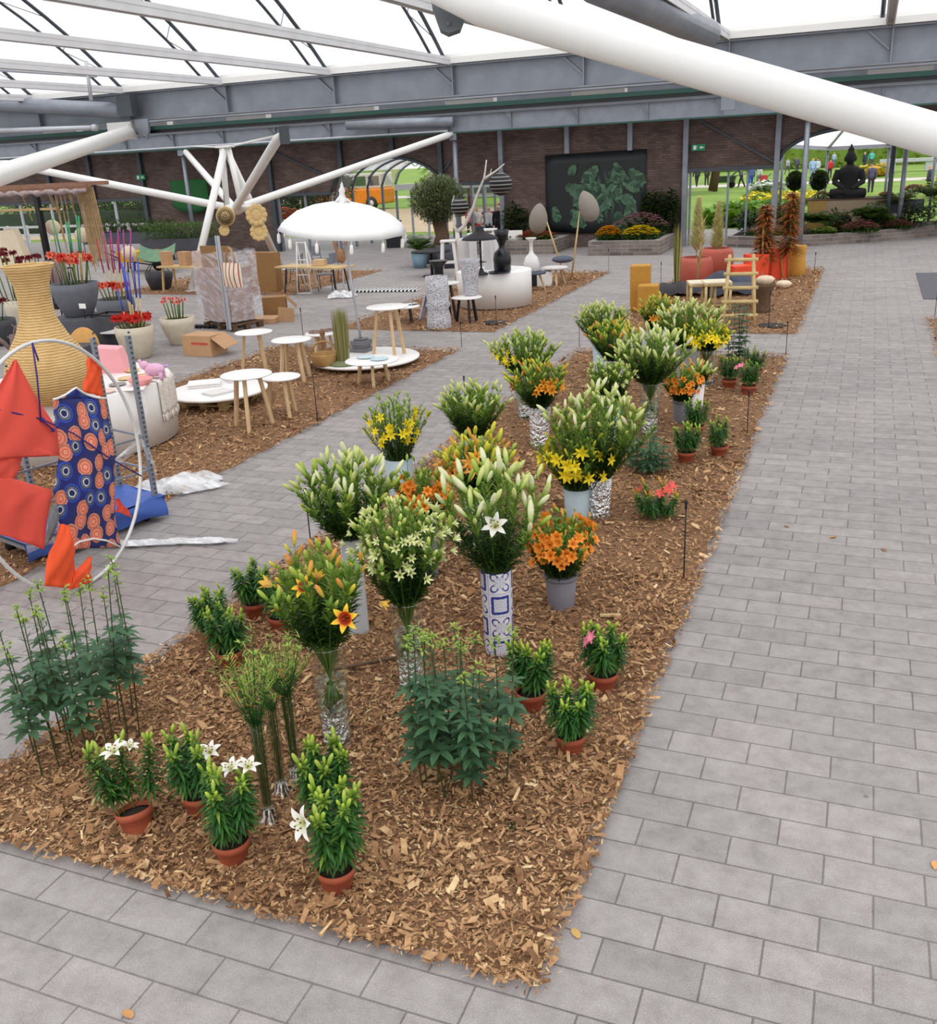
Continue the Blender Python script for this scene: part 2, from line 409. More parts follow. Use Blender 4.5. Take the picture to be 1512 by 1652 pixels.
def stripes(name, a, b, ax, n, duty=.5, rough=.6):
    g = NG(name); c = g.xyz(g.coord())[ax]
    g.base(g.mix(g.math('LESS_THAN', g.math('FRACT', g.math('MULTIPLY', c, n)), duty), lin(a), lin(b))); g.set(Roughness=rough); return g.m
def weave(name, a, b, sc_=40, rough=.8):
    g = NG(name); w = g.n('TexWave', wave_type='BANDS', bands_direction='Z'); w.inputs['Scale'].default_value = sc_; w.inputs['Distortion'].default_value = 2.5
    w.inputs['Detail'].default_value = 2
    g.put(w.inputs['Vector'], g.coord()); c = g.mix(w.outputs['Fac'], lin(a), lin(b))
    g.base(g.mix(.4, c, g.ramp(g.noise(8, 4), [(.3, (.25, .25, .25)), (.7, (.75, .75, .75))]), 'SOFT_LIGHT')); g.set(Roughness=rough); g.bump(w.outputs['Fac'], .5, .01); return g.m
rattan = weave('rattan_strip', (186, 146, 90), (226, 192, 132), 11)
wicker = weave('wicker', (150, 110, 62), (214, 174, 112), 30)
knit = NG('grey_knit'); _v = knit.n('TexVoronoi', i_Scale=26.); knit.put(_v.inputs['Vector'], knit.coord())
knit.base(knit.ramp(_v.outputs['Distance'], [(.1, lin((110, 110, 118))), (.45, lin((206, 204, 210)))])); knit.set(Roughness=.9); knit.bump(_v.outputs['Distance'], .8, .03); knit = knit.m
lantern_m = stripes('black_rib_lantern', (150, 148, 148), (14, 14, 16), 2, 10.5, .8)
bagstripe = stripes('striped_canvas', (176, 70, 52), (228, 218, 198), 0, 7.5, .74, .9)
rugm = stripes('striped_rug', (238, 238, 238), (30, 30, 34), 0, 9, .5, .9)
def mono_pattern():
    g = NG('black_white_print'); vo = g.n('TexVoronoi', i_Scale=14.); g.put(vo.inputs['Vector'], g.coord())
    g.base(g.ramp(vo.outputs['Distance'], [(.0, (.02, .02, .02)), (.3, (.02, .02, .02)), (.34, (.85, .85, .85)), (.6, (.85, .85, .85)), (.64, (.05, .05, .05))], 'CONSTANT')); g.set(Roughness=.5); return g.m
monop = mono_pattern()
# ------------------------------------------------------------------ the setting
fl = MB(); fl.box((-20, 20, -.05), (80, 46, .1)); struct(fl, 'floor', pavers)
lw = MB(); lw.box((0, 190, -.09), (420, 300, .1)); struct(lw, 'lawn_ground', lawn_m)
gp = MB(); gp.box((-34, 56, -.05), (34, 22, .06)); struct(gp, 'gravel_ground', mat('tan_gravel', (186, 164, 136), .9, 0, .12, 2))
pp = MB(); pp.box((-10, 88, -.03), (160, 5, .03)); struct(pp, 'garden_path', mat('pale_path', (196, 188, 180), .9, 0, .05))

def bed(name, chipname, x0, x1, y0, y1, label, dens, seed):
    rg = np.random.default_rng(seed)
    nx, ny = max(2, int((x1-x0)/.12)), max(2, int((y1-y0)/.12))
    mb = MB()
    def fn(u, v):
        x, y = x0+.05+(x1-x0-.1)*u, y0+.05+(y1-y0-.1)*v
        x += .025*sin(y*9+x)*(1 if abs(u-.5) > .47 else 0); y += .025*sin(x*11)*(1 if abs(v-.5) > .47 else 0)
        e = min(u*(x1-x0), (1-u)*(x1-x0), v*(y1-y0), (1-v)*(y1-y0))
        z = .002+min(e, .12)/.12*(.022+.012*sin(x*3.1+y*1.7)*sin(y*2.3-x))
        return (x, y, z)
    mb.quadgrid(fn, nx, ny); o = struct(mb, name, mulch_base)
    # loose chips
    P = []
    y = y0
    while y < y1:
        yy = min(y+.5, y1); n = int(1.8*dens(.5*(y+yy))*(x1-x0)*(yy-y))
        P.append(np.c_[rg.uniform(x0-.015, x1+.015, n), rg.uniform(y, yy, n)]); y = yy
    P = np.concatenate(P)
    pe = int(2*((x1-x0)+(y1-y0))*60); t = rg.random(pe); s4 = rg.integers(0, 4, pe); o_ = rg.normal(0, .022, pe)
    E_ = np.where((s4 < 2)[:, None], np.c_[x0+(x1-x0)*t, np.where(s4 == 0, y0, y1)+o_], np.c_[np.where(s4 == 2, x0, x1)+o_, y0+(y1-y0)*t]); P = np.concatenate([P, E_]); n = len(P)
    edge = rg.random(n) < .0
    L = rg.lognormal(-3.72, .55, n).clip(.01, .1)*.5*(1+.012*(P[:, 1]-3).clip(0, 30)); W = L*rg.uniform(.22, .6, n)
    yaw = rg.uniform(0, 2*pi, n); pit = rg.normal(0, .3, n); rol = rg.normal(0, .35, n)
    z = .03+rg.uniform(0, .016, n)+np.abs(np.sin(pit))*L
    ex = np.c_[np.cos(yaw)*np.cos(pit), np.sin(yaw)*np.cos(pit), np.sin(pit)]
    ey0 = np.c_[-np.sin(yaw), np.cos(yaw), np.zeros(n)]
    ez0 = np.cross(ex, ey0); ey = ey0*np.cos(rol)[:, None]+ez0*np.sin(rol)[:, None]
    cpt = np.c_[P, z]
    V = np.empty((n, 4, 3))
    for k, (a, b) in enumerate(((-1, -.8), (.8, -1), (1.1, .7), (-.9, 1))):
        ja = a*rg.uniform(.7, 1.1, n); jb = b*rg.uniform(.5, 1.1, n)
        V[:, k] = cpt+ex*(L*ja)[:, None]+ey*(W*jb)[:, None]
    V[:, :, 2] = V[:, :, 2].clip(.008, None)
    me = bpy.data.meshes.new(chipname); me.vertices.add(4*n); me.vertices.foreach_set('co', V.ravel())
    me.loops.add(4*n); me.loops.foreach_set('vertex_index', np.arange(4*n)); me.polygons.add(n)
    me.polygons.foreach_set('loop_start', np.arange(n)*4); me.update(calc_edges=True); me.materials.append(chipm)
    c = link(chipname, me); tag(c, label, 'wood chips'); c['kind'] = 'stuff'
bed('mulch_bed', 'wood_chips', -4.67, -1.03, 3.0, 16.8, 'brown wood chips covering the long lily bed in the middle', lambda y: 2600 if y < 5 else (1700 if y < 7.5 else (900 if y < 11 else 480)), 1)
bed('mulch_bed', 'wood_chips', -4.67, -1.0, 18.8, 29.0, 'brown wood chips under the terracotta pots and bamboo ladder', lambda y: 300, 2)
bed('mulch_bed', 'wood_chips', -10.8, -6.85, 4.4, 16.5, 'brown wood chips under the white oak-legged tables', lambda y: 700 if y < 12 else 420, 3)
bed('mulch_bed', 'wood_chips', -10.6, -6.85, 18.4, 28.3, 'brown wood chips under the black and white display', lambda y: 280, 4)
bed('mulch_bed', 'wood_chips', -21.0, -14.6, 23.4, 29.0, 'brown wood chips around the foot of the white steel tree column', lambda y: 160, 5)
bed('mulch_bed', 'wood_chips', 1.24, 4.8, 9.0, 20.8, 'brown wood chips at the far right edge of the walkway', lambda y: 200, 6)
# entrance mat lying on the paving, right
mm = MB(); mm.box((0, 0, .006), (2.2, 4.6, .012)); solo(mm, 'floor_mat', mat('dark_mat', (92, 92, 98), .95, 0, .1, 20), 'dark grey floor mat lying on the paving at the right', 'mat', (2.38, 25.6, 0))

# --- main beam across the hall
def beam(Y, z0, z1, x0, x1, ww=.28):
    b = MB(); b.box(((x0+x1)/2, Y, (z0+z1)/2), (x1-x0, .02, z1-z0)); b.box(((x0+x1)/2, Y, z0), (x1-x0, ww, .025)); b.box(((x0+x1)/2, Y, z1), (x1-x0, ww, .025))
    x = -14.45+.05
    for k in range(-12, 9):
        X = x+2.42*k
        if x0 < X < x1: b.box((X, Y-.06, (z0+z1)/2), (.02, .12, z1-z0-.03)); b.bar((X-.35, Y-.05, z1-.03), (X-.03, Y-.05, z0+.2), .03)
    struct(b, 'roof_beam', steel)
beam(17.6, 4.42, 4.93, -48, 8)
gut = MB(); gut.box((-20, 17.5, 5.0), (56, .22, .10)); gut.box((-20, 17.62, 5.09), (56, .06, .06)); struct(gut, 'roof_gutter', white_tube)
bp = MB(); bp.box((-20, 18.6, 4.34), (56, .02, .36)); bp.box((-20, 18.55, 4.17), (56, .12, .02)); struct(bp, 'roof_beam', steel)
gr = MB(); gr.box((-20, 17.5, 4.24), (56, .09, .075)); gr.box((-20, 17.46, 4.215), (56, .03, .02)); struct(gr, 'rail_trim', green_paint)
bc = MB(); bc.box((-20, 17.52, 4.175), (56, .07, .06)); struct(bc, 'shade_roll', black)
rl = MB(); rl.tube([(-48, 17.35, 4.36), (8, 17.35, 4.36)], .022); struct(rl, 'handrail', steel)
for k in range(11):   # pale tube luminaires under the roof
    m = MB(); X = -21.5+2.42*k; m.box((X, 17.95, 4.35), (.95, .2, .12), 0)
    solo(m, 'ceiling_light', white, 'pale tube luminaire under the roof beam, in the long row behind the green rail', 'light', group='tube luminaires behind the green rail')
# --- far beam along the back wall
beam(34.7, 4.24, 4.8, -48, 8, .22)
r2 = MB(); r2.tube([(-48, 34.4, 4.86), (8, 34.4, 4.86)], .04); struct(r2, 'handrail', white_tube)
r3 = MB(); r3.box((-20, 34.6, 4.2), (56, .14, .05)); struct(r3, 'rail_trim', green_paint)
r3 = MB(); r3.tube([(-48, 34.35, 4.27), (-14.3, 34.35, 4.27)], .035); struct(r3, 'handrail', steel_light)
m = MB(); m.box((-15.9, 34.3, 4.55), (1.35, .14, .12)); solo(m, 'ceiling_light', white, 'single white tube luminaire on the far beam above the entrance arch', 'light')

tie_m = mat('tie_beam_paint', (212, 212, 214), .5, .1, .08, 3)
# --- barrel-vault roof: ties, arched trusses, glazing
def arc(u, y0=.6, y1=17.6, zb=5.03, R=14.1, dr=0):
    h = (y1-y0)/2; zc = zb-sqrt(R*R-h*h); a = math.asin(h/R); t = -a+2*a*u
    return ((y0+y1)/2+(R-dr)*sin(t), zc+(R-dr)*cos(t))
for b_, (y0, y1) in enumerate(((.6, 17.6), (17.6, 34.7))):
    cov = MB(); cov.quadgrid(lambda u, v: (-48+56*u, *arc(v, y0, y1, dr=-.1)), 1, 28); struct(cov, 'roof_glazing', roofglass)
    for k in range(-9, 9):
        X = -14.45+2.42*k
        t = MB(); t.box((X, (y0+y1)/2, 5.03), (.13, y1-y0, .05)); t.box((X-.05, (y0+y1)/2, 4.98), (.02, y1-y0, .1)); t.box((X+.05, (y0+y1)/2, 4.98), (.02, y1-y0, .1))
        if b_ == 0 or k % 2 == 0: struct(t, 'tie_beam', tie_m)
        if b_ == 0:
            a = MB(); N = 34
            up = [Vector((X-.12, *arc(i/N, y0, y1))) for i in range(N+1)]; lo = [Vector((X-.12, *arc(i/N, y0, y1, dr=.34))) for i in range(N+1)]
            lo = [p for p in lo if p.z > 5.02]
            a.tube(up, .034, 6); a.tube(lo, .026, 6)
            j = 0
            for i in range(0, len(lo), 3): a.tube([lo[i], up[min(N, i+1)]], .007, 4); a.tube([lo[i], up[min(N, i+3)]], .007, 4)
            struct(a, 'arched_truss', steel_dark)
# --- columns under the far beam
for X in (-2.02, -14.2, -26.2):
    c = MB(); c.tube([(X, 34.7, 0), (X, 34.7, 4.24)], .085, 14); c.box((X, 34.7, .01), (.3, .3, .02)); c.box((X, 34.6, 4.1), (.26, .1, .3)); struct(c, 'column', steel)
# --- tree-like white steel columns
def strut(a, b, r=.12, name='strut', parent=None):
    m = MB(); a, b = Vector(a), Vector(b); d = (b-a).normalized()
    m.tube([a, a+d*.25, b-d*.3, b], [r*.6, r, r, r*.55], 20); m.tube([b-d*.06, b+d*.12], .05, 10)
    return part(m, name, white_tube, parent)
hub = Vector((-18.2, 26.3, 2.2))
tr = thing('tree_column', 'white steel tree column with spreading tubular struts rising from wood chips', 'column')
for e in ((-14.2, 34.6, 4.18), (-27.3, 26.3, 3.94), (-26.0, 34.6, 4.12)): strut(hub, e, .115, 'strut', tr)
e = PY(452, 218, 21.5); strut(hub, e, .12, 'strut', tr)
top = PY(363, 238, 26.3)
for ft in (G(309, 470), G(456, 436)):
    m = MB(); m.tube([top, ft+Vector((0, 0, .01))], .11, 16); m.lathe([(.2, 0), (.2, .03), (.12, .04)], 14, c=ft); part(m, 'leg', white_tube, tr)
for dx in (-.28, .28):
    m = MB(); m.tube([top+Vector((dx*.4, 0, 0)), hub+Vector((dx, 0, 0))], .09, 14); part(m, 'leg', white_tube, tr)
m = MB(); m.ball(hub, .3, 16, 10, sz=.6); m.tube([hub+Vector((-.75, .4, .02)), hub+Vector((.9, -.4, .02))], .1, 14); part(m, 'hub', white_tube, tr)
m = MB(); m.box(top+Vector((0, 0, .03)), (.5, .3, .07)); m.tube([top, e], .03, 8); m.tube([top, PY(307, 236, 30)], .02, 8); part(m, 'cap_plate', white_tube, tr)
m = MB(); m.box(e+Vector((.12, 0, .1)), (.1, .3, .62)); struct(m, 'bracket', steel_dark)
b3 = MB(); b3.box((-20, 21.6, 4.62), (56, .2, .3)); struct(b3, 'roof_beam', steel)
# second tree column: one strut reaching in from the left
t2 = thing('tree_column', 'thick white tubular strut reaching in from the left edge to the beam bracket', 'column')
n2 = Vector((-14.35, 17.4, 4.2)); d2 = (CAM+ray(0, 282)*11.8)-n2
h2 = n2+d2*1.75; strut(h2, n2, .125, 'strut', t2)
for q in ((-1.5, -.6), (.3, -1.6)):
    m = MB(); m.tube([h2, (h2.x+q[0], h2.y+q[1], .01)], .1, 14); part(m, 'leg', white_tube, t2)
m = MB(); m.box((-14.55, 17.32, 4.28), (.62, .05, .22)); m.box((-14.3, 17.36, 4.2), (.06, .2, .3)); part(m, 'bracket', white_tube, t2)
m = MB(); m.prism([(-14.14, 17.3, 4.42), (-13.8, 17.3, 4.42), (-13.82, 17.3, 4.2), (-13.9, 17.3, 4.03), (-14.0, 17.3, 4.03), (-14.14, 17.3, 4.2)], (0, .06, 0)); m.tube([(-13.95, 17.28, 4.1), (-13.95, 17.4, 4.1)], .025, 8); struct(m, 'bracket', steel)
# near tree column: big tube crossing the upper right
t3 = thing('tree_column', 'very large white tube crossing the upper right corner', 'column')
a3 = CAM+ray(700, -14)*5.75; b3_ = CAM+ray(1560, 232)*5.75
h3 = a3+(b3_-a3)*1.9; strut(h3, a3, .119, 'strut', t3)
for q in ((.6, -1.7), (.5, 1.7)):
    m = MB(); m.tube([h3, (h3.x+q[0], h3.y+q[1], .01)], .1, 14); part(m, 'leg', white_tube, t3)
m = MB(); q = CAM+ray(724, 10)*5.9; F = Matrix((RV, UV_, -fw)).transposed().to_4x4()
F.translation = q
pts = [(-.12, .12), (.12, .12), (.115, -.02), (.07, -.14), (.0, -.165), (-.05, -.14), (-.1, 0)]
m.prism([F @ Vector((x, y, 0)) for x, y in pts], F.to_3x3() @ Vector((0, 0, -.05))); m.tube([F @ Vector((.0, -.11, .012)), F @ Vector((0, -.11, -.02))], .014, 10)
part(m, 'bracket', mat('bracket_grey', (98, 102, 106), .5, .2), t3)
# grey tie tubes at the beam ends
for a, b, r in ((PY(-60, 166, 17.2), PY(196, 178, 17.3), .15), (PY(560, 202, 34.2), PY(731, 196, 34.4), .17), (PX(960, -30, -2.6), PX(1142, 54, -2.4), .19)):
    m = MB(); m.tube([a, b], r, 18); struct(m, 'tie_tube', steel)
m = MB(); m.tube([PY(-40, 212, 17), PY(150, 206, 17)], .05, 12); m.tube([PY(150, 206, 17), PY(156, 206, 17)], .07, 12); struct(m, 'handrail', steel_light)
m = MB(); m.box((-14.2, 17.25, 4.68), (.35, .25, .4)); struct(m, 'bracket', steel_dark)
m = MB(); m.box((-2.25, 17.3, 4.1), (.22, .2, .42)); struct(m, 'bracket', steel)
m = MB(); m.tube([PY(-10, 112, 16), PY(155, 122, 16)], .035, 8); m.tube([PY(139, 98, 16), PY(147, 162, 16)], .035, 8); struct(m, 'vent_rod', steel_light)

# --- back wall (brick), with openings, arches
Wy = 36.0
wb = MB()
def panel(x0, x1, zf, n=1, top=5.05, th=.25):
    for i in range(n):
        a, b = x0+(x1-x0)*i/n, x0+(x1-x0)*(i+1)/n; za, zb = zf(a), zf(b)
        vs = [(a, Wy, za), (b, Wy, zb), (b, Wy, top), (a, Wy, top), (a, Wy+th, za), (b, Wy+th, zb), (b, Wy+th, top), (a, Wy+th, top)]
        wb.add(vs, [(0, 1, 2, 3), (5, 4, 7, 6), (4, 5, 1, 0)], 0, False)
        if i == 0: wb.add([vs[k] for k in (0, 3, 7, 4)], [(0, 1, 2, 3)], 0, False)
        if i == n-1: wb.add([vs[k] for k in (1, 5, 6, 2)], [(0, 1, 2, 3)], 0, False)
ar1 = lambda x: 2.3+1.2*sqrt(max(0, 1-((x+17.75)/2.42)**2))
ar2 = lambda x: 2.62+1.05*sqrt(max(0, 1-((x+.55)/2.45)**2))
panel(-52, -29.3, lambda x: 2.35); panel(-29.3, -22.8, lambda x: 0); panel(-22.8, -20.17, lambda x: 2.3); panel(-20.17, -15.33, ar1, 24)
panel(-15.33, -12.85, lambda x: 2.45); panel(-12.85, -6.0, lambda x: 0); panel(-6.0, -3.0, lambda x: 2.6); panel(-3.0, 1.9, ar2, 24); panel(1.9, 8, lambda x: 2.6)
struct(wb, 'wall_back', brickw)
cl = MB(); cl.box((-20, 36, 5.12), (60, 2.6, .08)); struct(cl, 'ceiling', mat('dark_soffit', (96, 98, 104), .7))
ch = MB()
for x0, x1, z in ((-52, -29.3, 2.3), (-22.8, -20.17, 2.25), (-15.33, -12.85, 2.4), (-6, -3, 2.55), (1.9, 8, 2.55)): ch.box(((x0+x1)/2, Wy-.03, z), (x1-x0, .16, .12))
struct(ch, 'lintel', steel_dark)
for f, x0, x1 in ((ar1, -20.17, -15.33), (ar2, -3.0, 1.9)):
    m = MB(); m.tube([(x0+(x1-x0)*i/30, Wy-.04, f(x0+(x1-x0)*i/30)) for i in range(31)], .06, 8); struct(m, 'arch_trim', steel_dark)
for x, z in ((-34.6, 2.35), (-32.2, 2.35), (-29.4, 0), (-22.9, 0), (-19.6, 3.2), (-17.3, 3.5), (-15.3, 0), (-12.85, 0), (-10.3, 3.3), (-8, 3.3), (-6.05, 0), (-3.0, 0)):
    m = MB(); m.box((x, Wy-.1, z/2+2.35), (.17, .2, 4.7-z)); struct(m, 'wall_post', steel_dark if x < -13 else steel)
for a, b in (((-5.7, 4.2), (-3.1, 2.7)), ((-22.6, 3.9), (-20.3, 2.9)), ((-14.5, 3.7), (-15.2, 2.9))):
    m = MB(); m.bar((a[0], Wy-.06, a[1]), (b[0], Wy-.06, b[1]), .06); struct(m, 'wall_brace', steel_dark)
# windows of the back wall
wn = 0
for x0, x1, n in ((-46, -29.4, 9), (-22.75, -20.2, 2)):
    wn += 1; w = thing('window_%d' % wn, '', ''); del w['label'], w['category']; w['kind'] = 'structure'
    for i in range(n+1):
        m = MB(); X = x0+(x1-x0)*i/n; m.box((X, Wy+.05, 1.15), (.08, .1, 2.3)); part(m, 'mullion', steel_light if wn == 1 else steel, w)
    for i in range(n):
        m = MB(); a, b = x0+(x1-x0)*i/n, x0+(x1-x0)*(i+1)/n; m.poly([(a, Wy+.06, 0), (b, Wy+.06, 0), (b, Wy+.06, 2.3), (a, Wy+.06, 2.3)]); part(m, 'pane', glass2, w)
w = thing('window_3', '', ''); del w['label'], w['category']; w['kind'] = 'structure'
for X in (-5.9, -4.6, -3.95, -3.05):
    m = MB(); m.box((X, Wy+.12, 1.3), (.07, .08, 2.6)); part(m, 'mullion', steel, w)
m = MB(); m.poly([(-3.95, Wy+.12, 0), (-3.05, Wy+.12, 0), (-3.05, Wy+.12, 2.6), (-3.95, Wy+.12, 2.6)]); part(m, 'pane', glass2, w)
# entrance porch: glazed barrel tunnel
for i in range(5):
    m = MB(); Y = Wy+.3+i*1.4; m.tube([(-20.17+4.84*k/20, Y, ar1(-20.17+4.84*k/20)) for k in range(21)], .05, 6)
    for X in (-20.15, -15.35): m.box((X, Y, 1.15), (.09, .09, 2.3))
    struct(m, 'porch_frame', steel)
m = MB(); m.quadgrid(lambda u, v: (-20.17+4.84*u, Wy+.3+5.6*v, ar1(-20.17+4.84*u)+.03), 24, 1); struct(m, 'porch_glazing', porchglass)
for X in (-20.17, -15.33):
    m = MB(); m.poly([(X, Wy+.3, .0), (X, Wy+5.9, .0), (X, Wy+5.9, 2.3), (X, Wy+.3, 2.3)]); struct(m, 'porch_glazing', glass2)
d = thing('door_1', '', ''); del d['label'], d['category']; d['kind'] = 'structure'
m = MB(); m.box((-17.75, Wy+5.9, 2.2), (4.8, .3, .26)); part(m, 'header', white_tube, d)
for X in (-19.4, -18.6, -17.2, -16.4, -15.8): m = MB(); m.box((X, Wy+5.9, 1.05), (.08, .1, 2.1)); part(m, 'frame', steel_light, d)
for a, b in ((-20.1, -19.4), (-19.4, -18.6), (-16.4, -15.4)): m = MB(); m.poly([(a, Wy+5.9, 0), (b, Wy+5.9, 0), (b, Wy+5.9, 2.1), (a, Wy+5.9, 2.1)]); part(m, 'pane', glass2, d)
m = MB(); m.bar((-17.3, Wy+5.6, 3.35), (-15.7, Wy+5.6, 2.3), .14, .1); struct(m, 'porch_frame', white_tube)
# garden room behind the statue
gx, gy = -.55, 39.3
ring = [Vector((gx+2.85*cos(a), gy+2.6*sin(a)+.2, 3.72 if sin(a) < -.5 else (3.3 if sin(a) < 0 else (3.2 if sin(a) < .5 else 3.02)))) for a in [radians(22.5+45*k) for k in range(8)]]
apx = Vector((gx, gy, 4.3))
m = MB()
for k in range(8): m.add([ring[k], ring[(k+1) % 8], apx], [(0, 1, 2)], 0, False)
struct(m, 'porch_glazing', frosted)
for k in range(8):
    m = MB(); m.bar(ring[k], apx, .09); m.bar(ring[k], ring[(k+1) % 8], .14, .2); struct(m, 'porch_frame', steel_light)
    if ring[k].y > gy:
        m = MB(); m.tube([Vector((ring[k].x, ring[k].y, 0)), ring[k]], .05, 8); struct(m, 'porch_post', steel)
for px in (1436, 1456):
    m = MB(); p = PY(px-4, 345, 37.6); m.tube([Vector((p.x, p.y, 0)), Vector((p.x, p.y, 3.1))], .08, 10); struct(m, 'porch_post', steel if px > 1440 else steel_dark)
# ------------------------------------------------------------------ lilies
def bud_mesh(name, ms, L=.09, r=.012, openf=0):
    m = MB(); n = 7
    prof = [(r*.25, 0), (r*.7, L*.12), (r*.85, L*.35), (r, L*.6), (r*.85, L*.8), (r*.45, L*.95), (0.0005, L)]
    m.lathe(prof, 7, wob=lambda a, z: 1+.1*cos(3*a)); return m.mesh(name, ms)
def petal(m, k, n, L, w, flare, recurve, mi=0, seg=6, wob=0):
    a = 2*pi*k/n; ca, sa = cos(a), sin(a); vs = []
    for i in range(seg+1):
        t = i/seg; ang = flare[0]+(flare[1]-flare[0])*t
        # integrate a curve opening outwards
        if i == 0: rr, zz = .004, 0
        else: rr, zz = rr+L/seg*sin(ang), zz+L/seg*cos(ang)
        ww = w*.5*(sin(pi*(.1+.9*t)**.85)**.75 if i < seg else .03)
        for s_, lift in ((-1, .25), (0, 0), (1, .25)):
            x, y, z = rr, ww*s_, zz+ww*lift*(1 if s_ else 0)+wob*sin(5*t+k)
            vs.append((x*ca-y*sa, x*sa+y*ca, z))
    fs = []
    for i in range(seg):
        for j in (0, 1): o = i*3+j; fs.append((o, o+1, o+4, o+3))
    m.add(vs, fs, mi)
def bloom_mesh(name, ms, L=.085, w=.04, f1=(.35, 1.75), f2=(.3, 1.6), w2=None):
    m = MB()
    for k in (1, 3, 5): petal(m, k, 6, L, w2 or w*.8, f1, 0)
    for k in (0, 2, 4): petal(m, k, 6, L*.98, w, f2, 0)
    return m.mesh(name, ms)
def stamen_mesh(name, ms, L=.06):
    m = MB()
    for k in range(6):
        a = 2*pi*k/6+.3; t = Vector((cos(a)*L*.38, sin(a)*L*.38, L*.85))
        m.tube([(0, 0, .005), t*.6+Vector((0, 0, .004)), t], .0011, 4, 0); m.ball(t, .0042, 6, 4, 1, sx=1.6)
    m.tube([(0, 0, 0), (0, 0, L)], .0018, 4, 0); m.ball((0, 0, L), .004, 6, 4, 0); return m.mesh(name, ms)
pollen = mat('pollen_brown', (120, 62, 24), .8); greenst = mat('pale_green_filament', (190, 204, 120), .6)
bm = {
 'cream': radmat('cream_bud', [(0, (120, 154, 70)), (.35, (180, 200, 104)), (.7, (224, 228, 156)), (1, (206, 220, 130))], .1, .25, 'z'),
 'white': radmat('white_bud', [(0, (148, 176, 88)), (.3, (200, 216, 132)), (.6, (240, 240, 206)), (1, (226, 232, 178))], .1, .25, 'z'),
 'green': radmat('green_bud', [(0, (96, 138, 46)), (.5, (158, 186, 70)), (1, (186, 200, 96))], .08, .25, 'z'),
 'yellow': radmat('yellow_bud', [(0, (134, 166, 50)), (.5, (196, 204, 70)), (1, (236, 216, 70))], .08, .25, 'z'),
 'orange': radmat('orange_bud', [(0, (150, 166, 58)), (.45, (222, 178, 78)), (1, (236, 150, 76))], .09, .25, 'z'),
 'lime': radmat('lime_bud', [(0, (104, 148, 40)), (.5, (164, 196, 60)), (1, (200, 214, 100))], .06, .3, 'z'),
}
BUD = {k: bud_mesh(k+'_bud', v, .1 if k in ('cream', 'white') else .085, .0125) for k, v in bm.items()}
BUD['lime'] = bud_mesh('lime_bud', bm['lime'], .055, .0105)
BUD['pale'] = bud_mesh('pale_bud', radmat('pale_lime_bud', [(0, (112, 150, 56)), (.5, (190, 208, 104)), (1, (226, 226, 150))], .06, .3, 'z'), .06, .012)
pm = {
 'white': radmat('white_petal', [(0, (208, 216, 140)), (.25, (240, 238, 214)), (.5, (250, 248, 240)), (1, (248, 246, 238))], .085, .25),
 'bicolor': radmat('yellow_red_petal', [(0, (210, 150, 40)), (.14, (160, 40, 20)), (.36, (190, 60, 24)), (.48, (240, 178, 44)), (.7, (250, 208, 56)), (1, (250, 212, 70))], .085),
 'half': radmat('half_open_petal', [(0, (170, 176, 70)), (.3, (232, 176, 104)), (.6, (240, 196, 80)), (1, (250, 216, 70))], .085, .2, 'z'),
 'yellow': radmat('yellow_petal', [(0, (214, 196, 40)), (.4, (248, 222, 34)), (1, (252, 230, 50))], .06),
 'orange': radmat('orange_petal', [(0, (206, 96, 24)), (.4, (244, 148, 44)), (1, (250, 172, 76))], .05),
 'peach': radmat('peach_petal', [(0, (214, 150, 40)), (.3, (240, 190, 80)), (.7, (238, 152, 84)), (1, (242, 178, 110))], .09),
 'amber': radmat('amber_petal', [(0, (190, 90, 20)), (.4, (230, 150, 36)), (1, (248, 190, 60))], .07),
 'pink': radmat('pink_petal', [(0, (250, 190, 190)), (.5, (244, 130, 160)), (1, (246, 150, 176))], .07),
 'coral': radmat('coral_petal', [(0, (250, 160, 120)), (.4, (238, 90, 86)), (1, (240, 110, 110))], .07),
 'creamstar': radmat('cream_star_petal', [(0, (170, 190, 90)), (.4, (222, 226, 160)), (1, (240, 238, 206))], .032),
 'red': radmat('red_petal', [(0, (120, 16, 14)), (.4, (196, 34, 26)), (1, (214, 54, 40))], .08),
 'salmon': radmat('salmon_petal', [(0, (190, 50, 30)), (.4, (226, 92, 70)), (1, (240, 140, 110))], .08),
 'dark': radmat('dark_red_petal', [(0, (70, 12, 18)), (1, (130, 28, 36))], .07),
 'blush': radmat('blush_petal', [(0, (196, 60, 60)), (.5, (232, 120, 116)), (1, (244, 220, 208))], .06),
}
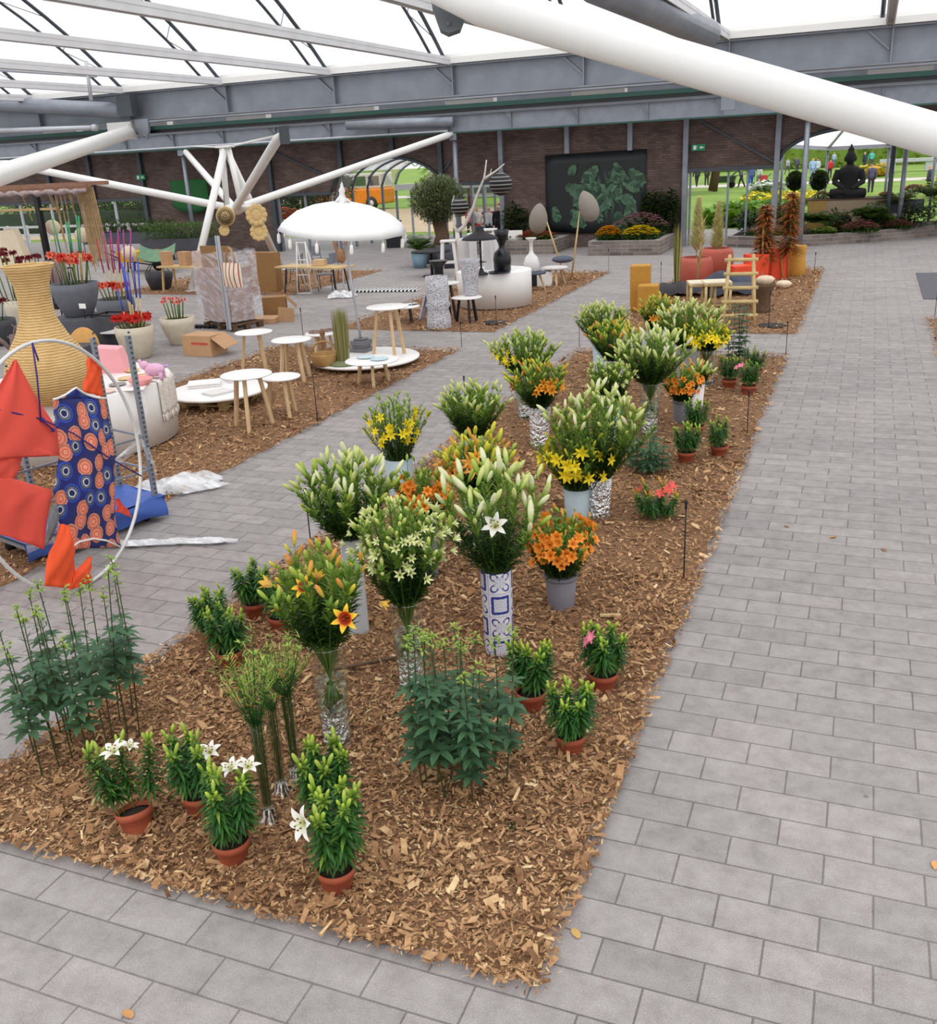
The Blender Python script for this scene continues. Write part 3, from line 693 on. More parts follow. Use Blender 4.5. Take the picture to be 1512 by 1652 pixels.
BL = {
 'white': bloom_mesh('white_bloom', pm['white'], .095, .045), 'bicolor': bloom_mesh('bicolor_bloom', pm['bicolor'], .09, .04),
 'bicolorhalf': bloom_mesh('half_open_bloom', pm['half'], .085, .034, (.15, .9), (.15, .8)),
 'yellow': bloom_mesh('yellow_bloom', pm['yellow'], .062, .026, (.7, 1.8), (.6, 1.7)),
 'orange': bloom_mesh('orange_bloom', pm['orange'], .042, .03, (.6, 1.7), (.5, 1.5)),
 'peach': bloom_mesh('peach_bloom', pm['peach'], .095, .024, (.3, 1.6), (.25, 1.4)),
 'amber': bloom_mesh('amber_bloom', pm['amber'], .075, .028, (.4, 1.7), (.4, 1.6)),
 'pink': bloom_mesh('pink_bloom', pm['pink'], .075, .036), 'coral': bloom_mesh('coral_bloom', pm['coral'], .075, .036),
 'creamstar': bloom_mesh('cream_star_bloom', pm['creamstar'], .042, .014, (.25, 1.2), (.2, .9)),
 'red': bloom_mesh('red_bloom', pm['red'], .1, .055, (.4, 1.7), (.4, 1.6)), 'salmon': bloom_mesh('salmon_bloom', pm['salmon'], .1, .052, (.4, 1.7), (.4, 1.6)),
 'dark': bloom_mesh('dark_bloom', pm['dark'], .085, .04), 'blush': bloom_mesh('blush_bloom', pm['blush'], .075, .04, (.3, 1.4), (.3, 1.3)),
}
STAMEN = {'white': stamen_mesh('stamen', [greenst, pollen], .06), 'bicolor': stamen_mesh('stamen', [mat('red_filament', (170, 60, 30)), pollen], .05)}
def orient(o, p, d, s=1., spin=0):
    q = Vector(d).normalized().to_track_quat('Z', 'Y') @ Quaternion((0, 0, 1), spin)
    o.rotation_mode = 'QUATERNION'; o.rotation_quaternion = q; o.location = p; o.scale = (s, s, s)
def bunch(name, label, base, z0, zt, spread, seed, buds=('cream',), nb=30, blooms=(), stems=16, neck=.06, leafL=.135, leafW=.021, leaves=84, group=None, budscale=1., toward=0, twist=0, flat=.42, down=.16):
    """a bundle of cut lily stems standing in a vase whose rim is at z0; tops reach zt"""
    R = random.Random(seed); root = thing(name, label, 'lilies', base, 0, group); stems = int(stems*1.45); nb = int(nb*1.3)
    zt -= .07*budscale; st, fo = MB(), MB(); H = zt-z0; tips = []
    for i in range(stems):
        u = (i+.5)/stems; a = i*2.39996+R.uniform(-.3, .3); rr = spread*sqrt(u)*R.uniform(.8, 1.02)
        tip = Vector((rr*cos(a), rr*sin(a), zt-H*flat*u**1.3*R.uniform(.75, 1.1)))
        b0 = Vector((-neck*.7*sqrt(u)*cos(a), -neck*.7*sqrt(u)*sin(a), max(.06, z0*.45))); b1 = Vector((neck*sqrt(u)*cos(a), neck*sqrt(u)*sin(a), z0))
        c = Vector((rr*.72*cos(a), rr*.72*sin(a), z0+H*.34)); pts = [b0, b1]
        for k in range(1, 7):
            t = k/6; pts.append(b1*(1-t)**2+c*2*t*(1-t)+tip*t*t)
        st.tube(pts, [.0048]*2+[.0042]*5+[.003], 5, cap=False)
        d = (pts[-1]-pts[-2]).normalized(); tips.append((tip, d, u, a))
        for j in range(leaves):
            t = (j+R.random())/leaves; t = t**.9
            p = b1*(1-t)**2+c*2*t*(1-t)+tip*t*t; la = j*2.4+R.random()
            dd = Vector((cos(la), sin(la), .35+.55*t+R.uniform(-.25, .25)))+d*.5
            upper_leaf = t > .62+R.uniform(-.15, .15)  # leaves high on the stem take the yellow-green leaf material
            fo.leaf(p, dd, leafL*R.uniform(.65, 1.15)*(1.1-.45*t), leafW*R.uniform(.8, 1.15), R.uniform(.1, .5), 1 if upper_leaf else 0, 2)
        # buds on short stalks around every tip
    k = 0; per = nb/stems; B = []
    for i, (tip, d, u, a) in enumerate(tips):
        n = int(per*(i+1))-int(per*i)
        for j in range(n):
            aa = a+2*pi*(j+R.random()*.6)/max(1, n); o = Vector((cos(aa), sin(aa), R.uniform(-.1, .9)))
            dd = (d*1.0+o*.75).normalized(); q = tip+d*R.uniform(-.12, .03)+dd*R.uniform(.03, .08)
            st.tube([tip-d*.05, q], .002, 4, cap=False); B.append((q, dd))
            if R.random() < .8: fo.leaf(tip-d*.04, o+d, .06, .012, .2, 1, 2)
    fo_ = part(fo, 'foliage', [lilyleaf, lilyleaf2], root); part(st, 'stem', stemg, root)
    for q, dd in B[:95]:
        kk = buds[R.randrange(len(buds))]; o = link('bud', BUD[kk], root); orient(o, q, dd, budscale*1.32*R.uniform(.65, 1.1), R.random()*6)
    # open flowers: (kind, n, size)
    for kind, n, s, *zone in blooms:
        for j in range(n):
            i = R.randrange(stems//3, stems); tip, d, u, a = tips[i]
            zn = zone[0] if zone else None
            if zn is not None: a = zn[0]+R.uniform(-zn[1], zn[1])
            lo, hi = (zone[1] if len(zone) > 1 else (.55, 1.))
            f = R.uniform(lo, hi); rr = spread*R.uniform(.55, 1.)
            q = Vector((rr*cos(a)*min(1, .45+f*.6), rr*sin(a)*min(1, .45+f*.6), z0+H*f*(.98-.25*(rr/spread)**2)))
            dd = Vector((cos(a), sin(a), R.uniform(-.05, .7)))
            o = link('bloom', BL[kind], root); orient(o, q, dd, s*R.uniform(.85, 1.1), R.random()*6)
    return root
def bloom_at(root, kind, px, py, dist_off, d, s=1., key=None):
    """an open flower seen at a given place on its bunch"""
    base = root.location; c = base+Vector((0, 0, .9)); rr = ray(px, py)
    z = proj(c)[2]-dist_off; p = CAM+rr*z
    o = link('bloom', BL[kind], root); orient(o, p-base, d, s, .4)
    if key: k = link('stamen', STAMEN[key], o)
    return o
def vase(kind, label, base, h, r, group=None, rb=None):
    """the container a bunch stands in; returns rim height"""
    m = MB(); rb = rb or r*.8
    if kind == 'glass':
        o = thing('glass_vase', label, 'vase', base, 0, group)
        m.lathe([(rb, .0), (rb*.98, .04), (rb, h*.3), (r*.93, h*.7), (r, h)], 28)
        m.f = [f for f in m.f if len(f) == 4]; m.mi = m.mi[:len(m.f)]; m.sm = m.sm[:len(m.f)]
        part(m, 'glass_wall', glass, o)
        b = MB(); b.lathe([(rb*.97, 0.002), (rb*.97, .035), (0, .04)], 28); part(b, 'glass_base', glassthick, o)
        w = MB(); w.lathe([(rb*.94, h*.38), (r*.86, h*.66), (0, h*.662)], 24); part(w, 'water', water, o)
        rim = MB(); rim.tube([(r*cos(2*pi*i/28), r*sin(2*pi*i/28), h) for i in range(29)], .003, 6, cap=False); part(rim, 'rim', glassthick, o)
        f = MB(); R = random.Random(int(base[0]*1000)); ph = R.random()*6
        f.lathe([(rb*.9, .06), (rb*.9, .12), (rb*.84, .18), (rb*.92, .24), (rb*.86, .28), (rb*.94, h*.47)], 30, wob=lambda a, z: 1+.05*sin(5*a+z*60+ph)+.04*sin(11*a-z*90)-.02)
        f.v = [(x, y, z+(.05*sin(3*atan2(y, x)+ph)+.03*sin(7*atan2(y, x)) if z > h*.46 else 0)) for x, y, z in f.v]
        f.f = [q for q in f.f if len(q) == 4]; f.mi = f.mi[:len(f.f)]; f.sm = f.sm[:len(f.f)]
        part(f, 'foil_lining', foil, o, 'crumpled silver foil inside the vase')
        return o
    if kind == 'foil':
        m.lathe([(rb, 0), (rb*1.02, h*.2), (r*.9, h*.6), (r, h), (r*.94, h), (r*.9, h*.9)], 30, wob=lambda a, z: 1+.04*sin(6*a+z*50)+.03*sin(13*a-z*70))
        return solo(m, 'foil_vase', foil, label, 'vase', base, 0, group)
    if kind == 'tile':
        m.lathe([(r*.9, 0), (r*.9, .01), (r*1.0, h*.98), (r*1.0, h), (r*.93, h), (r*.9, h-.05)], 40)
        return solo(m, 'tiled_vase', tilem, label, 'vase', base, 0, group)
    if kind == 'bucket':
        o = thing('plastic_bucket', label, 'bucket', base, 0, group)
        m.lathe([(rb, 0), (rb, .005), (r, h), (r*.95, h), (rb*.97, h*.3), (0, h*.3)], 32); part(m, 'body', greybucket, o)
        m = MB(); m.lathe([(r*1.0, h-.03), (r*1.05, h-.025), (r*1.05, h), (r*.98, h+.002)], 32); part(m, 'rim', greybucket, o); return o
    ms = {'zinc': palebucket, 'white': greywhite, 'pail': whitew}[kind]
    if kind == 'white':
        m.box((0, 0, h/2), (r*1.7, r*1.5, h), rz=.5); return solo(m, 'tall_vase', ms, label, 'vase', base, 0, group, bevel=.012)
    m.lathe([(rb, 0), (rb, .006), (r, h), (r*.94, h), (r*.9, h*.8)], 32)
    return solo(m, 'tapered_vase', ms, label, 'vase', base, 0, group)
GV, GB = 'vases and buckets standing in the lily bed', 'bunches of cut lilies in vases'
def display(kind, vlabel, name, blabel, bx, by, rim_y, top_y, wpx, rpx, seed, **kw):
    """vase base pixel, rim pixel, flower top pixel, flower width and vase width in the photograph"""
    b = G(bx, by); hv = hgt(b, rim_y); s = ppm(b+Vector((0, 0, hv)))
    vase(kind, vlabel, b, hv, rpx/s/2, GV)
    zt = hgt(b, top_y); sp = wpx/ppm(b+Vector((0, 0, zt)))/2
    return bunch(name, blabel, b, hv-.01, zt, sp*1.02, seed, group=GB, neck=rpx/s/2*.75, **kw)
d = display('glass', 'clear tapered glass vase with crumpled foil, nearest of the glass vases', 'lily_bunch', 'yellow and red bicolor lilies in the nearest glass vase', 545, 1203, 1038, 884, 178, 62, 1, buds=('green', 'yellow', 'green', 'orange'), nb=34, stems=15, budscale=.85)
bloom_at(d, 'bicolor', 560, 997, .27, (.12, -.8, .3), 1.12, 'bicolor'); bloom_at(d, 'bicolor', 494, 948, .2, (-.1, -.7, .55), 1., 'bicolor')
bloom_at(d, 'bicolorhalf', 440, 946, .12, (-1, .1, .3), 1.05); bloom_at(d, 'bicolorhalf', 512, 938, .12, (.3, -.2, 1), .95)
bloom_at(d, 'bicolorhalf', 455, 985, .2, (-.5, -.3, .4), .8); bloom_at(d, 'bicolorhalf', 612, 972, .1, (.9, .1, -.2), .8)
display('glass', 'clear glass vase with foil, behind the big-leaved plant', 'lily_bunch', 'small cream-green double star lilies, dense dome in a glass vase', 665, 1112, 968, 812, 180, 56, 2, buds=('pale',), nb=70, stems=26, blooms=(('creamstar', 98, 1.25, (-.6, 3.2), (.5, 1.12)),), budscale=.8, leafL=.1)
d = display('tile', 'tall vase with blue and white tile pattern', 'lily_bunch', 'large white lilies with long cream buds in the blue and white tile vase', 806, 1055, 917, 748, 205, 52, 3, buds=('white', 'cream', 'white', 'green'), nb=52, stems=15, budscale=1.25, flat=.5)
bloom_at(d, 'white', 800, 850, .3, (.1, -.6, .5), 1.15, 'white')
display('bucket', 'grey plastic bucket of orange lilies beside the tile vase', 'lily_bunch', 'small orange double lilies in the grey bucket beside the tile vase', 906, 984, 926, 832, 140, 52, 4, buds=('lime', 'orange'), nb=26, stems=22, blooms=(('orange', 92, 1.2, (-1.2, 3.0), (.5, 1.12)),), leafL=.09, budscale=.7)
display('white', 'tall pale grey rectangular vase behind the yellow and red lilies', 'lily_bunch', 'cream lily buds spreading left, above the rectangular grey vase', 580, 1022, 868, 738, 175, 40, 5, buds=('cream', 'white', 'cream', 'green'), nb=58, stems=20, budscale=1.0)
display('bucket', 'grey bucket hidden behind the cream star lilies', 'lily_bunch', 'small orange lilies crowded behind the cream star lilies', 690, 935, 845, 752, 110, 44, 6, buds=('lime', 'green'), nb=22, stems=16, blooms=(('orange', 64, 1.2, (-1.2, 2.8), (.5, 1.1)),), leafL=.09, budscale=.7)
display('zinc', 'pale zinc vase of yellow lilies by the left edge of the bed', 'lily_bunch', 'airy yellow lilies with thin green stems, leftmost of the bunches in the bed', 648, 805, 738, 640, 115, 46, 7, buds=('lime', 'green'), nb=50, stems=24, blooms=(('yellow', 40, 1., (-1.2, 2.8), (.4, 1.)),), leafL=.1, leafW=.011, budscale=.7)
display('foil', 'foil-wrapped vase behind the white lilies in the tile vase', 'lily_bunch', 'orange-yellow trumpet lilies with long buds in the middle of the bed', 778, 905, 800, 704, 128, 46, 8, buds=('yellow', 'orange', 'green', 'yellow'), nb=54, stems=18, blooms=(('peach', 22, 1.1, (-1.2, 2.6), (.6, 1.05)),), budscale=1.15)
display('zinc', 'zinc vase hidden behind the orange-yellow trumpet lilies', 'lily_bunch', 'green-white lily buds standing behind the orange-yellow trumpet lilies', 768, 800, 702, 622, 118, 42, 9, buds=('cream', 'green', 'cream'), nb=50, stems=18)
display('zinc', 'pale blue zinc vase under the bright yellow lilies', 'lily_bunch', 'bright yellow open lilies in the pale blue zinc vase', 932, 838, 786, 690, 140, 46, 10, buds=('lime', 'yellow'), nb=46, stems=24, blooms=(('yellow', 56, 1.2, (-1.2, 2.6), (.35, .95)),), leafL=.11, leafW=.012, budscale=.75)
display('foil', 'crinkled foil vase just right of the pale blue zinc vase', 'lily_bunch', 'large cream lily bunch with white buds above the bright yellow lilies', 966, 836, 768, 634, 185, 44, 12, buds=('cream', 'white', 'pale'), nb=90, stems=30, budscale=1.1)
display('foil', 'foil vase under the amber lilies', 'lily_bunch', 'amber-orange star lilies left of the tall cream lilies', 872, 724, 655, 582, 105, 36, 13, buds=('yellow', 'green', 'orange'), nb=54, stems=20, blooms=(('amber', 15, 1.05, (-1.6, 1.8), (.5, .9)),))
display('glass', 'glass vase with foil at the far left of the bed', 'lily_bunch', 'mixed yellow and cream lilies at the far left of the bed', 850, 676, 606, 537, 120, 38, 14, buds=('cream', 'cream', 'green'), nb=64, stems=24, blooms=(('yellow', 22, 1., (3.6, .9), (.4, .95)),))
display('glass', 'tall straight glass vase of cream lilies near the grey bucket', 'lily_bunch', 'cream lilies fanning wide above the tall straight glass vase', 1048, 704, 618, 536, 128, 36, 15, buds=('cream', 'white', 'cream'), nb=74, stems=24, budscale=1.15)
display('bucket', 'grey bucket of orange lilies at the right edge of the bunches', 'lily_bunch', 'round bunch of orange lilies in the grey bucket, right edge of the bunches', 1100, 683, 645, 592, 74, 30, 16, buds=('lime',), nb=14, stems=18, blooms=(('orange', 50, 1.2, (-1.2, 2.6), (.45, 1.05)),), leafL=.09, budscale=.7)
display('pail', 'white pail behind the orange lilies', 'lily_bunch', 'cream and orange buds in the white pail behind the orange lilies', 1122, 660, 618, 586, 54, 28, 17, buds=('orange', 'cream'), nb=26, stems=12, blooms=(('orange', 8, 1.),))
display('zinc', 'zinc vase of pale stars behind the cream lily bunch', 'lily_bunch', 'pale silvery star lilies behind the large cream bunch', 985, 722, 648, 582, 82, 34, 18, buds=('pale',), nb=60, stems=20, blooms=(('creamstar', 34, 1.1, (0, 3.2), (.5, 1.05)),), budscale=.85)
display('foil', 'foil vase under the yellow-orange buds at the far end', 'lily_bunch', 'yellow-orange lily buds in front of the far cream bunch', 990, 650, 580, 520, 92, 32, 19, buds=('yellow', 'orange', 'green'), nb=60, stems=18, budscale=1.1)
display('zinc', 'zinc vase at the far left end of the bed', 'lily_bunch', 'dense pale cream lilies at the far left end of the bed', 972, 618, 552, 492, 95, 32, 20, buds=('cream', 'pale'), nb=85, stems=26, blooms=(('creamstar', 20, 1.2, (0, 3.2), (.6, 1.05)),))
display('zinc', 'zinc vase of amber lilies at the far end', 'lily_bunch', 'amber lilies rising behind the others at the far end of the bed', 1060, 590, 530, 480, 70, 28, 21, buds=('yellow', 'orange', 'green'), nb=50, stems=16, blooms=(('amber', 8, 1.2, (-1.5, 2), (.6, .95)),))
display('white', 'pale rectangular vase at the far end of the bed', 'lily_bunch', 'tall cream lilies fanning at the far right end of the bed', 1108, 608, 560, 490, 118, 34, 22, buds=('cream', 'white', 'cream'), nb=80, stems=24, budscale=1.2)
display('glass', 'glass vase under the far yellow lilies', 'lily_bunch', 'bright yellow lilies at the far right end of the bed', 1138, 622, 565, 518, 82, 34, 23, buds=('yellow', 'lime'), nb=40, stems=20, blooms=(('yellow', 34, 1.5, (-1.2, 2.4), (.4, .95)),), leafL=.11)

# ------------------------------------------------------------------ potted lilies
def potted(label, bx, by, h, stems, seed, buds='lime', nb=4, blooms=(), r=.1, hp=.15, group='potted lilies in terracotta pots', spread=1., tilt=0, loc=None, stempos=None, sunk=False, leafn=100, leafL=.098):
    R = random.Random(seed); b = loc or G(bx, by)
    root = thing('potted_lily', label, 'potted plant', b, R.random()*6, group)
    if tilt: root.rotation_euler = (tilt*.6, tilt, 0)
    if not sunk:
        m = MB(); m.lathe([(r*.7, 0), (r*.7, .004), (r*.9, hp*.72), (r*.98, hp*.74), (r, hp), (r*.93, hp), (r*.9, hp*.8)], 28); part(m, 'pot', terracotta, root)
        m = MB(); m.lathe([(r*.9, hp*.83), (r*.5, hp*.86), (0, hp*.88)], 20, wob=lambda a, z: 1); part(m, 'soil', soil, root)
    else: hp = .02
    st, fo = MB(), MB(); tips = []
    for i in range(stems):
        if stempos: sx, sy = stempos[i]
        else: a = 2*pi*i/stems+R.random()*.7; rr = r*(.5 if i else .1); sx, sy = rr*cos(a), rr*sin(a)
        hh = h*R.uniform(.82, 1.05); top = Vector((sx*(1+1.5*spread), sy*(1+1.5*spread), hp+hh*.86)); b0 = Vector((sx, sy, hp*.85))
        mid = (b0+top)/2+Vector((R.uniform(-.01, .01), R.uniform(-.01, .01), 0)); st.tube([b0, mid, top], .004, 5, cap=False)
        for j in range(leafn):
            t = .24+.76*(j+R.random())/leafn; p = b0.lerp(top, t); la = j*2.4+R.random()*.6
            L = leafL*R.uniform(.75, 1.15)*(1.05-.5*max(0, t-.6)/.4)
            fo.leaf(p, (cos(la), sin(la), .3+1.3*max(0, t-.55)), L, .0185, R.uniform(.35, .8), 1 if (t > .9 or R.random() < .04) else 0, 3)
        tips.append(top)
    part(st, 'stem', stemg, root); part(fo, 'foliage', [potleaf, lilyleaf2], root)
    for i, tp in enumerate(tips):
        for j in range(nb):
            a = 2*pi*j/max(1, nb)+R.random(); d = Vector((cos(a)*.45, sin(a)*.45, 1)); k = buds[R.randrange(len(buds))] if isinstance(buds, tuple) else buds
            o = link('bud', BUD[k], root); orient(o, tp+Vector((cos(a)*.012, sin(a)*.012, R.uniform(-.015, .02))), d, R.uniform(.7, 1.15), R.random()*6)
    rot = root.rotation_euler.to_matrix(); inv = rot.inverted()
    for kind, px, py, off, d, s in blooms:
        z = proj(b+Vector((0, 0, h*.8)))[2]-off; p = CAM+ray(px, py)*z
        o = link('bloom', BL[kind], root); lp = inv @ (p-b); orient(o, lp, inv @ Vector(d), s, .5)
        if kind == 'white': link('stamen', STAMEN['white'], o)
        near = min(tips, key=lambda t: (t-lp).length)
        m = MB(); m.tube([near-Vector((0, 0, .08)), (near+lp)/2-Vector((0, 0, .03)), lp], .003, 5, cap=False); part(m, 'flower_stalk', stemg, root)
    return root
TOP = (0, -.35, .9)
potted('potted white lily in a tilted terracotta pot, leftmost of the front row', 226, 1345, .42, 4, 31, nb=3, buds=('lime', 'green'), blooms=(('white', 187, 1216, .05, (-.15, -.3, .9), .95), ('white', 208, 1208, 0, (.3, .2, .9), .7)), tilt=-.22, stempos=[(-.075, 0), (-.05, .05), (-.06, -.05), (.06, .06)], spread=.6)
potted('white potted lily with dark buds behind the middle front pot', 326, 1312, .4, 5, 32, nb=3, buds=('green', 'lime'), blooms=(('white', 340, 1216, .08, (.1, -.3, .9), .85),))
potted('white potted lily with two open flowers, middle of the front row', 378, 1390, .44, 5, 33, nb=3, buds=('lime', 'green'), blooms=(('white', 375, 1244, .02, (-.2, -.2, .9), .9), ('white', 400, 1240, 0, (.3, -.1, .9), .8)), leafn=110)
potted('potted lily with upright pale buds behind the right front pot', 528, 1330, .4, 6, 34, nb=4, buds=('green', 'lime'))
potted('potted lily with one big white flower hanging left, right of the front row', 546, 1435, .46, 6, 35, nb=4, buds=('lime', 'lime', 'green'), blooms=(('white', 497, 1326, .16, (-.35, -.75, .25), 1.15),), leafn=116)
potted('bushy green potted lily nearest the right edge of the bed, no flowers', 921, 1217, .33, 6, 36, nb=4, r=.092)
potted('bushy green potted lily just right of the tile vase', 857, 1146, .34, 6, 37, nb=4, r=.098)
potted('potted lily with one pink flower near the walkway edge', 973, 1115, .33, 6, 38, nb=3, buds='lime', blooms=(('pink', 957, 1030, .08, (-.5, -.5, .5), .85), ('pink', 949, 1036, .08, (-.8, -.5, .2), .7)), r=.1)
potted('green potted lily in front of the pair left of the yellow and red lilies', 374, 1077, .36, 6, 39, nb=2, r=.1)
potted('green potted lily at the left bed edge, behind its twin', 347, 1040, .36, 6, 40, nb=2, r=.1)
potted('green potted lily at the left bed edge, half hidden by the yellow and red lilies', 414, 997, .36, 6, 41, nb=1, r=.1)
potted('dark potted lily mostly hidden behind the yellow and red lilies', 456, 1020, .36, 5, 42, nb=1, r=.1)
potted('low clump of red-pink lilies sunk into the chips by the thin stake', 1060, 838, .3, 6, 43, nb=3, buds=('orange', 'lime'), blooms=(('coral', 1077, 792, .06, (.3, -.5, .6), 1.), ('coral', 1083, 786, .0, (.5, -.2, .7), 1.), ('coral', 1066, 797, .08, (0, -.6, .5), .9), ('coral', 1035, 790, .04, (-.6, -.3, .6), .7)), sunk=True, r=.16, leafn=90)
potted('green potted lily, front one of the trio beyond the pink clump', 1107, 748, .34, 6, 44, nb=3, r=.105)
potted('green potted lily with two separate tufts, right one of the trio', 1160, 738, .3, 4, 45, nb=2, r=.105, stempos=[(-.09, .0), (-.07, .05), (.09, .02), (.08, -.03)], spread=.5)
potted('green potted lily, rear one of the trio', 1122, 705, .32, 6, 46, nb=2, r=.105)
potted('green potted lily, left one of the far trio', 1176, 628, .36, 6, 47, nb=2, r=.11)
potted('green potted lily with pink flower, front one of the far trio', 1207, 638, .36, 6, 48, nb=1, blooms=(('pink', 1196, 592, .1, (-.2, -.4, .8), .9), ('pink', 1190, 594, .1, (-.5, -.4, .6), .8)), r=.11)
potted('green potted lily, rear one of the far trio', 1218, 612, .36, 5, 49, nb=1, r=.11)
# seedling in the chips
m = MB()
for j in range(14):
    a = j*2.4; m.leaf((.05*(j % 3-1), .03*(j % 2), .02), (cos(a), sin(a), .5), .05, .026, .3, 0, 2)
solo(m, 'seedling', bushleaf, 'tiny green seedling low in the chips near the front corner', 'plant', G(838, 1345))

# ------------------------------------------------------------------ tall whorled-leaf plants
def whorl_plant(label, cx, cy, stems, seed, h, sp, nwh=4, name='turk_cap_lily', zlo=.36, zhi=.7, head=True, lf=.13):
    R = random.Random(seed); b = G(cx, cy); root = thing(name, label, 'plant', b); st, fo = MB(), MB(); HD = []
    for i in range(stems):
        a = i*2.4+R.random(); rr = sp*sqrt((i+.5)/stems); x, y = rr*cos(a), rr*sin(a)
        hh = h*R.uniform(.8, 1.05); lean = R.uniform(.05, .3); top = Vector((x*(1+lean)+R.uniform(-.05, .05), y*(1+lean), hh)); b0 = Vector((x, y, 0))
        mid = (b0+top)/2+Vector((R.uniform(-.02, .02),)*3); st.tube([b0, mid, top], [.0055, .0045, .003], 5, cap=False)
        for w in range(nwh):
            t = zlo+(zhi-zlo)*(w+R.uniform(.2, .8))/nwh; p = b0.lerp(top, t); sz = lf*R.uniform(.75, 1.15)*(1.1-.4*w/nwh); n = 7
            off = R.random()*6
            for k in range(n):
                la = off+2*pi*k/n; fo.leaf(p+Vector((cos(la), sin(la), 0))*.01, (cos(la), sin(la), .4), sz*R.uniform(.8, 1.1), sz*.36, R.uniform(.3, .6), 0, 3)
        for k in range(10):
            t = zhi+(1-zhi)*(k+R.random())/11; p = b0.lerp(top, t); la = k*2.4; fo.leaf(p, (cos(la), sin(la), .6), .055, .011, .3, 0, 2)
        if head:
            hd = MB()
            for k in range(14):
                la = k*2.4; e = top+Vector((cos(la)*.028*R.random(), sin(la)*.028*R.random(), R.uniform(-.05, .03))); hd.leaf(e, (cos(la), sin(la), R.uniform(-.6, .8)), .03, .015, .2, 0, 2)
                if k % 3 == 0: hd.ball(e, .009, 6, 4)
            HD.append(hd)
    part(st, 'stem', leafmat('dark_stem%d' % seed, (44, 62, 34), (84, 80, 52), .05), root); part(fo, 'foliage', martleaf, root)
    for hd in HD: part(hd, 'flower_head', headg, root)
    return root
whorl_plant('tall clump of whorled dark green leaves with green heads at the left edge', 140, 1212, 17, 61, 1.14, .36, 4, lf=.125)
whorl_plant('big-leaved blue-green clump with budded stems in front of the tile vase', 748, 1268, 15, 62, 1.02, .26, 5, zlo=.22, zhi=.72, lf=.13)
whorl_plant('loose dark green clump below the tall straight glass vase', 1045, 762, 8, 63, .5, .22, 4, zlo=.15, zhi=.85, head=False, lf=.13)
whorl_plant('slim dark green plant beside the bamboo ladder', 1188, 585, 6, 64, .95, .16, 9, zlo=.1, zhi=.97, head=False, lf=.12)
# slim glass tubes with grassy stems
def grasstube(label, bx, by, ty, rimy, seed, n=40, r=.045):
    b = G(bx, by); R = random.Random(seed); H = hgt(b, ty); hv = hgt(b, rimy)
    o = thing('glass_tube_vase', label+' glass tube vase', 'vase', b, 0, 'slim glass tubes in the lily bed')
    m = MB(); m.lathe([(.03, .07), (.032, .12), (r*.92, hv), ], 20); m.f = m.f[:-2]; m.mi = m.mi[:-2]; m.sm = m.sm[:-2]; part(m, 'glass_wall', glass, o)
    m = MB(); m.lathe([(.078, 0), (.084, .014), (.07, .034), (.04, .06), (.034, .1), (0, .11)], 24); part(m, 'glass_foot', glassthick, o)
    g = thing('grassy_stems', label+' bundle of grassy green stems', 'flowers', b, 0, 'grassy stems in glass tubes'); st, tw, bd = MB(), MB(), MB()
    for i in range(n):
        a = R.random()*6.28; q = R.random()**.5; z1 = hv; e = Vector((q*.17*cos(a), q*.17*sin(a), H*R.uniform(.8, 1.02)))
        p0 = Vector((.02*q*cos(a), .02*q*sin(a), .12)); p1 = Vector((r*.7*q*cos(a), r*.7*q*sin(a), z1)); st.tube([p0, p1, (p1+e)/2, e], .0014, 4, cap=False)
        for k in range(22):
            t = R.uniform(-.12, 1); p = p1.lerp(e, t); la = R.random()*6.28; tw.leaf(p, (cos(la), sin(la), .7), .06*R.uniform(.5, 1.2), .006, .1, 0 if t < .45 else 1, 2)
        if i % 5 == 0: p = p1.lerp(e, R.uniform(.2, .8)); bd.leaf(p, (R.uniform(-1, 1), R.uniform(-1, 1), .2), .03, .01, .2, 0, 2)
        if i % 4 == 0:
            for k in range(4): la = R.random()*6; tw.leaf(e, (cos(la), sin(la), .5), .035, .012, .1, 1, 2)
    part(st, 'stem', potleaf, g); part(tw, 'foliage', [potleaf, headg], g); part(bd, 'blossom', mat('orange_floret', (232, 120, 50)), g, 'orange flecks')
grasstube('left', 436, 1328, 1040, 1165, 71, 34); grasstube('middle', 456, 1285, 1050, 1140, 72, 20); grasstube('right', 480, 1262, 1030, 1120, 73, 28)
# thin black stakes
def stake(label, bx, by, ty, knob=True):
    b = G(bx, by); h = hgt(b, ty); o = thing('ground_stake', label, 'stake', b, 0, 'thin black stakes')
    m = MB(); m.tube([(0, 0, 0), (0, 0, h)], .006, 6); part(m, 'rod', blackm, o)
    m = MB(); m.ball((0, 0, h), .017, 8, 6); m.tube([(0, 0, h-.06), (0, 0, h)], .011, 6); part(m, 'tip', blackm, o)
for a in (('thin black stake near the right edge beside the red-pink clump', 1103, 940, 810), ('thin black stake in front of the oak-legged stools', 513, 685, 588), ('thin black stake left of the cream lilies, by the bed edge', 502, 880, 790), ('thin black stake between yellow and cream bunches', 750, 640, 608), ('thin black stake in front of the second white drum', 801, 524, 478), ('thin black stake beside the green trio at the right edge', 1205, 705, 632), ('thin black stake at the far corner of the lily bed', 1268, 572, 520), ('thin black stake in chips near the bamboo ladder', 1240, 530, 470), ('thin black stake behind the wrapped trolley stools', 490, 550, 498), ('thin black stake beside the black-legged table', 745, 560, 520), ('thin black stake behind the far left bunch', 935, 560, 518), ('thin black stake by the terracotta pots', 1066, 470, 424), ('thin black stake at the tip of the black and white bed', 982, 440, 402), ('thin black stake at the far right bed', 1508, 512, 448), ('thin black stake near the mustard stool', 1314, 440, 408)): stake(*a)
